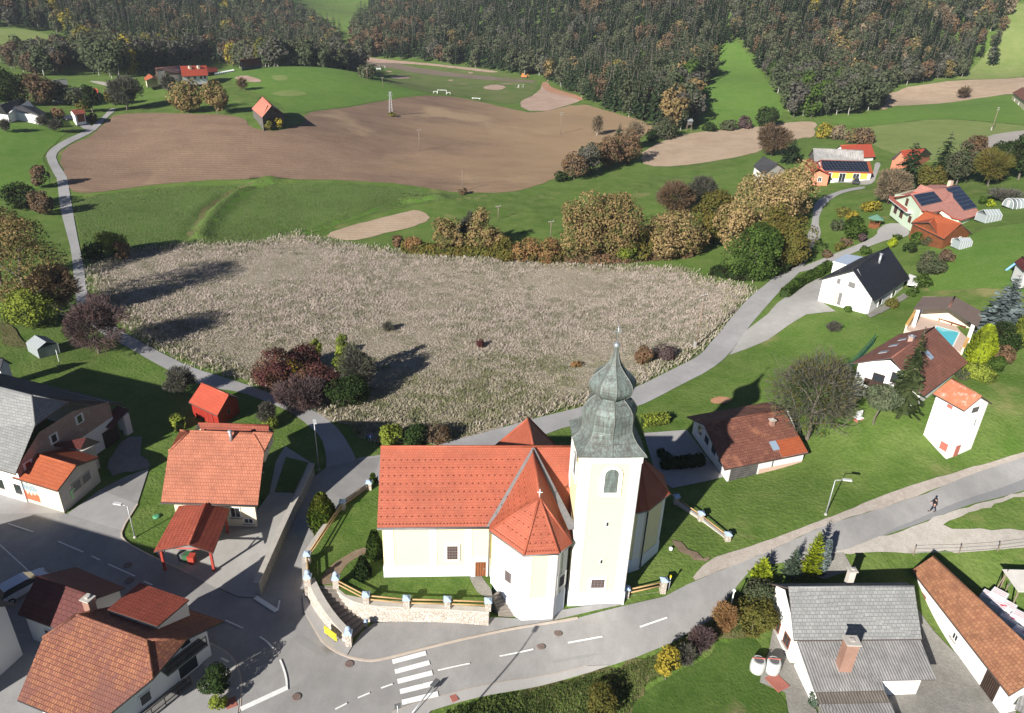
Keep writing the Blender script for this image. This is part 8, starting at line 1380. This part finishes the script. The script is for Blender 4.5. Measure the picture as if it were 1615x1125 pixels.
def machine():
    p = P0(826, 123); t = thing('excavator', p, 'small orange machine parked at the end of the running track', 'excavator'); mb = MB(); mb.box(p+np.array([0, 0, .5]), (3.4, 1.8, 1.0), .1); mb.build('body', 'orange_paint', t); mb = MB(); mb.box(p+np.array([-.6, 0, 1.503]), (1.3, 1.4, 1.1), .1); mb.build('cab', 'orange_paint', t)
    for s in (-.8, .8): mb = MB(); mb.box(p+np.array([0, s, 0]), (3.2, .5, .497), .1); mb.build('track', 'rubber', t)
    mb = MB(); mb.tube(p+np.array([1, 0, 1.4]), p+np.array([2.6, .1, 2.3]), .16, n=5); mb.tube(p+np.array([2.6, .1, 2.3]), p+np.array([3.1, .1, .6]), .13, n=5); mb.build('arm', 'orange_paint', t)
    p = P0(564, 101); t = thing('trailer', p, 'long grey flat trailer at the gravel turning place', 'trailer'); mb = MB(); mb.box(p+np.array([0, 0, .8]), (7, 2.2, .5), .15); mb.build('deck', 'galvanised', t)
    for x in (-2.2, -1.2, 2.2): mb = MB(); mb.tube(p+np.array([x, -1.05, .4]), p+np.array([x, 1.05, .4]), .4, n=10); mb.build('wheel', 'rubber', t)
    p = P0(597, 111); t = thing('trailer', p, 'small pale trailer beside the far left goal', 'trailer'); mb = MB(); mb.box(p+np.array([0, 0, .5]), (3, 1.6, .9), .3); mb.build('box_body', 'tank_white', t)
    for s in (-.8, .8): mb = MB(); mb.tube(p+np.array([0, s-.1, .35]), p+np.array([0, s+.1, .35]), .35, n=10); mb.build('wheel', 'rubber', t)
    p = P0(811, 157); t = thing('bench', P0(751, 157), 'white bench at the pitch edge above the ploughed field', 'bench'); q = P0(751, 157); mb = MB(); mb.box(q+np.array([0, 0, .5]), (4.2, .6, .15), -.15); mb.build('seat', 'pure_white', t)
    for s in (-1.7, 1.7): mb = MB(); mb.box(q+np.array([s, -s*.15, 0]), (.15, .5, .497), -.15); mb.build('leg', 'pure_white', t)
machine()
for i in range(9):
    px, py = 340+i*3.5, 118.5-i*.68; p = P0(px, py); mb = MB(); mb.box(p, (.75, .8, .75), .2); mb.box(p+np.array([0, 0, .753]), (.9, .95, .1), .2); tag(mb.build('beehive', 'pure_white'), 'white box in the row on the lawn right of the hill farm', 'box', 'row of white boxes at the hill farm')
p = P0(1592, 430); t = thing('slide', p, 'blue slide leading down from the playhouse', 'slide'); a, b = P0(1586, 427), P0(1601, 424)+np.array([0, 0, 1.2]); mb = MB(); mb.tube(a, b, .18, n=6); mb.build('chute', 'slide_blue', t); mb = MB(); mb.tube(P0(1601, 424), b, .05, n=5); mb.build('prop', 'galvanised', t)
p = P0(1353, 664); t = thing('garden_chair', p, 'white garden seat under the walnut tree edge', 'seat'); mb = MB(); mb.box(p+np.array([0, 0, .4]), (.9, .7, .12), .4); mb.build('seat', 'pure_white', t); mb = MB(); mb.box(p+np.array([.12, .3, .523]), (.9, .1, .7), .4); mb.build('backrest', 'pure_white', t)
for s in (-.35, .35): mb = MB(); mb.box(p+np.array([s, s*.4, 0]), (.1, .6, .397), .4); mb.build('leg', 'red_frame', t)
# ------------------------------------------------------------------ air
def haze():
    hx, y0, y1, z0, z1 = 2100, -460, 2050, -60, 260
    zmin = min(v.co.z for v in bpy.data.objects['ground'].data.vertices); zmax = max(v.co.z for v in bpy.data.objects['ground'].data.vertices)
    mb = MB(); mb.prism([(-hx, y0), (hx, y0), (hx, y1), (-hx, y1)], zmin-1, max(zmax+40, 60)); m, nt, o = newmat('haze_air'); v = N(nt, 'VolumePrincipled'); v.inputs['Color'].default_value = (.82,.9,1,1); v.inputs['Density'].default_value = HZ; v.inputs['Anisotropy'].default_value = .1
    nt.links.new(v.outputs[0], o.inputs['Volume']); h = mb.build('haze', 'haze_air', uv=False); h['kind'] = 'stuff'; h['label'] = 'thin pale autumn haze over the valley'; print('ground z', zmin, zmax)
HZ = .00011
haze()
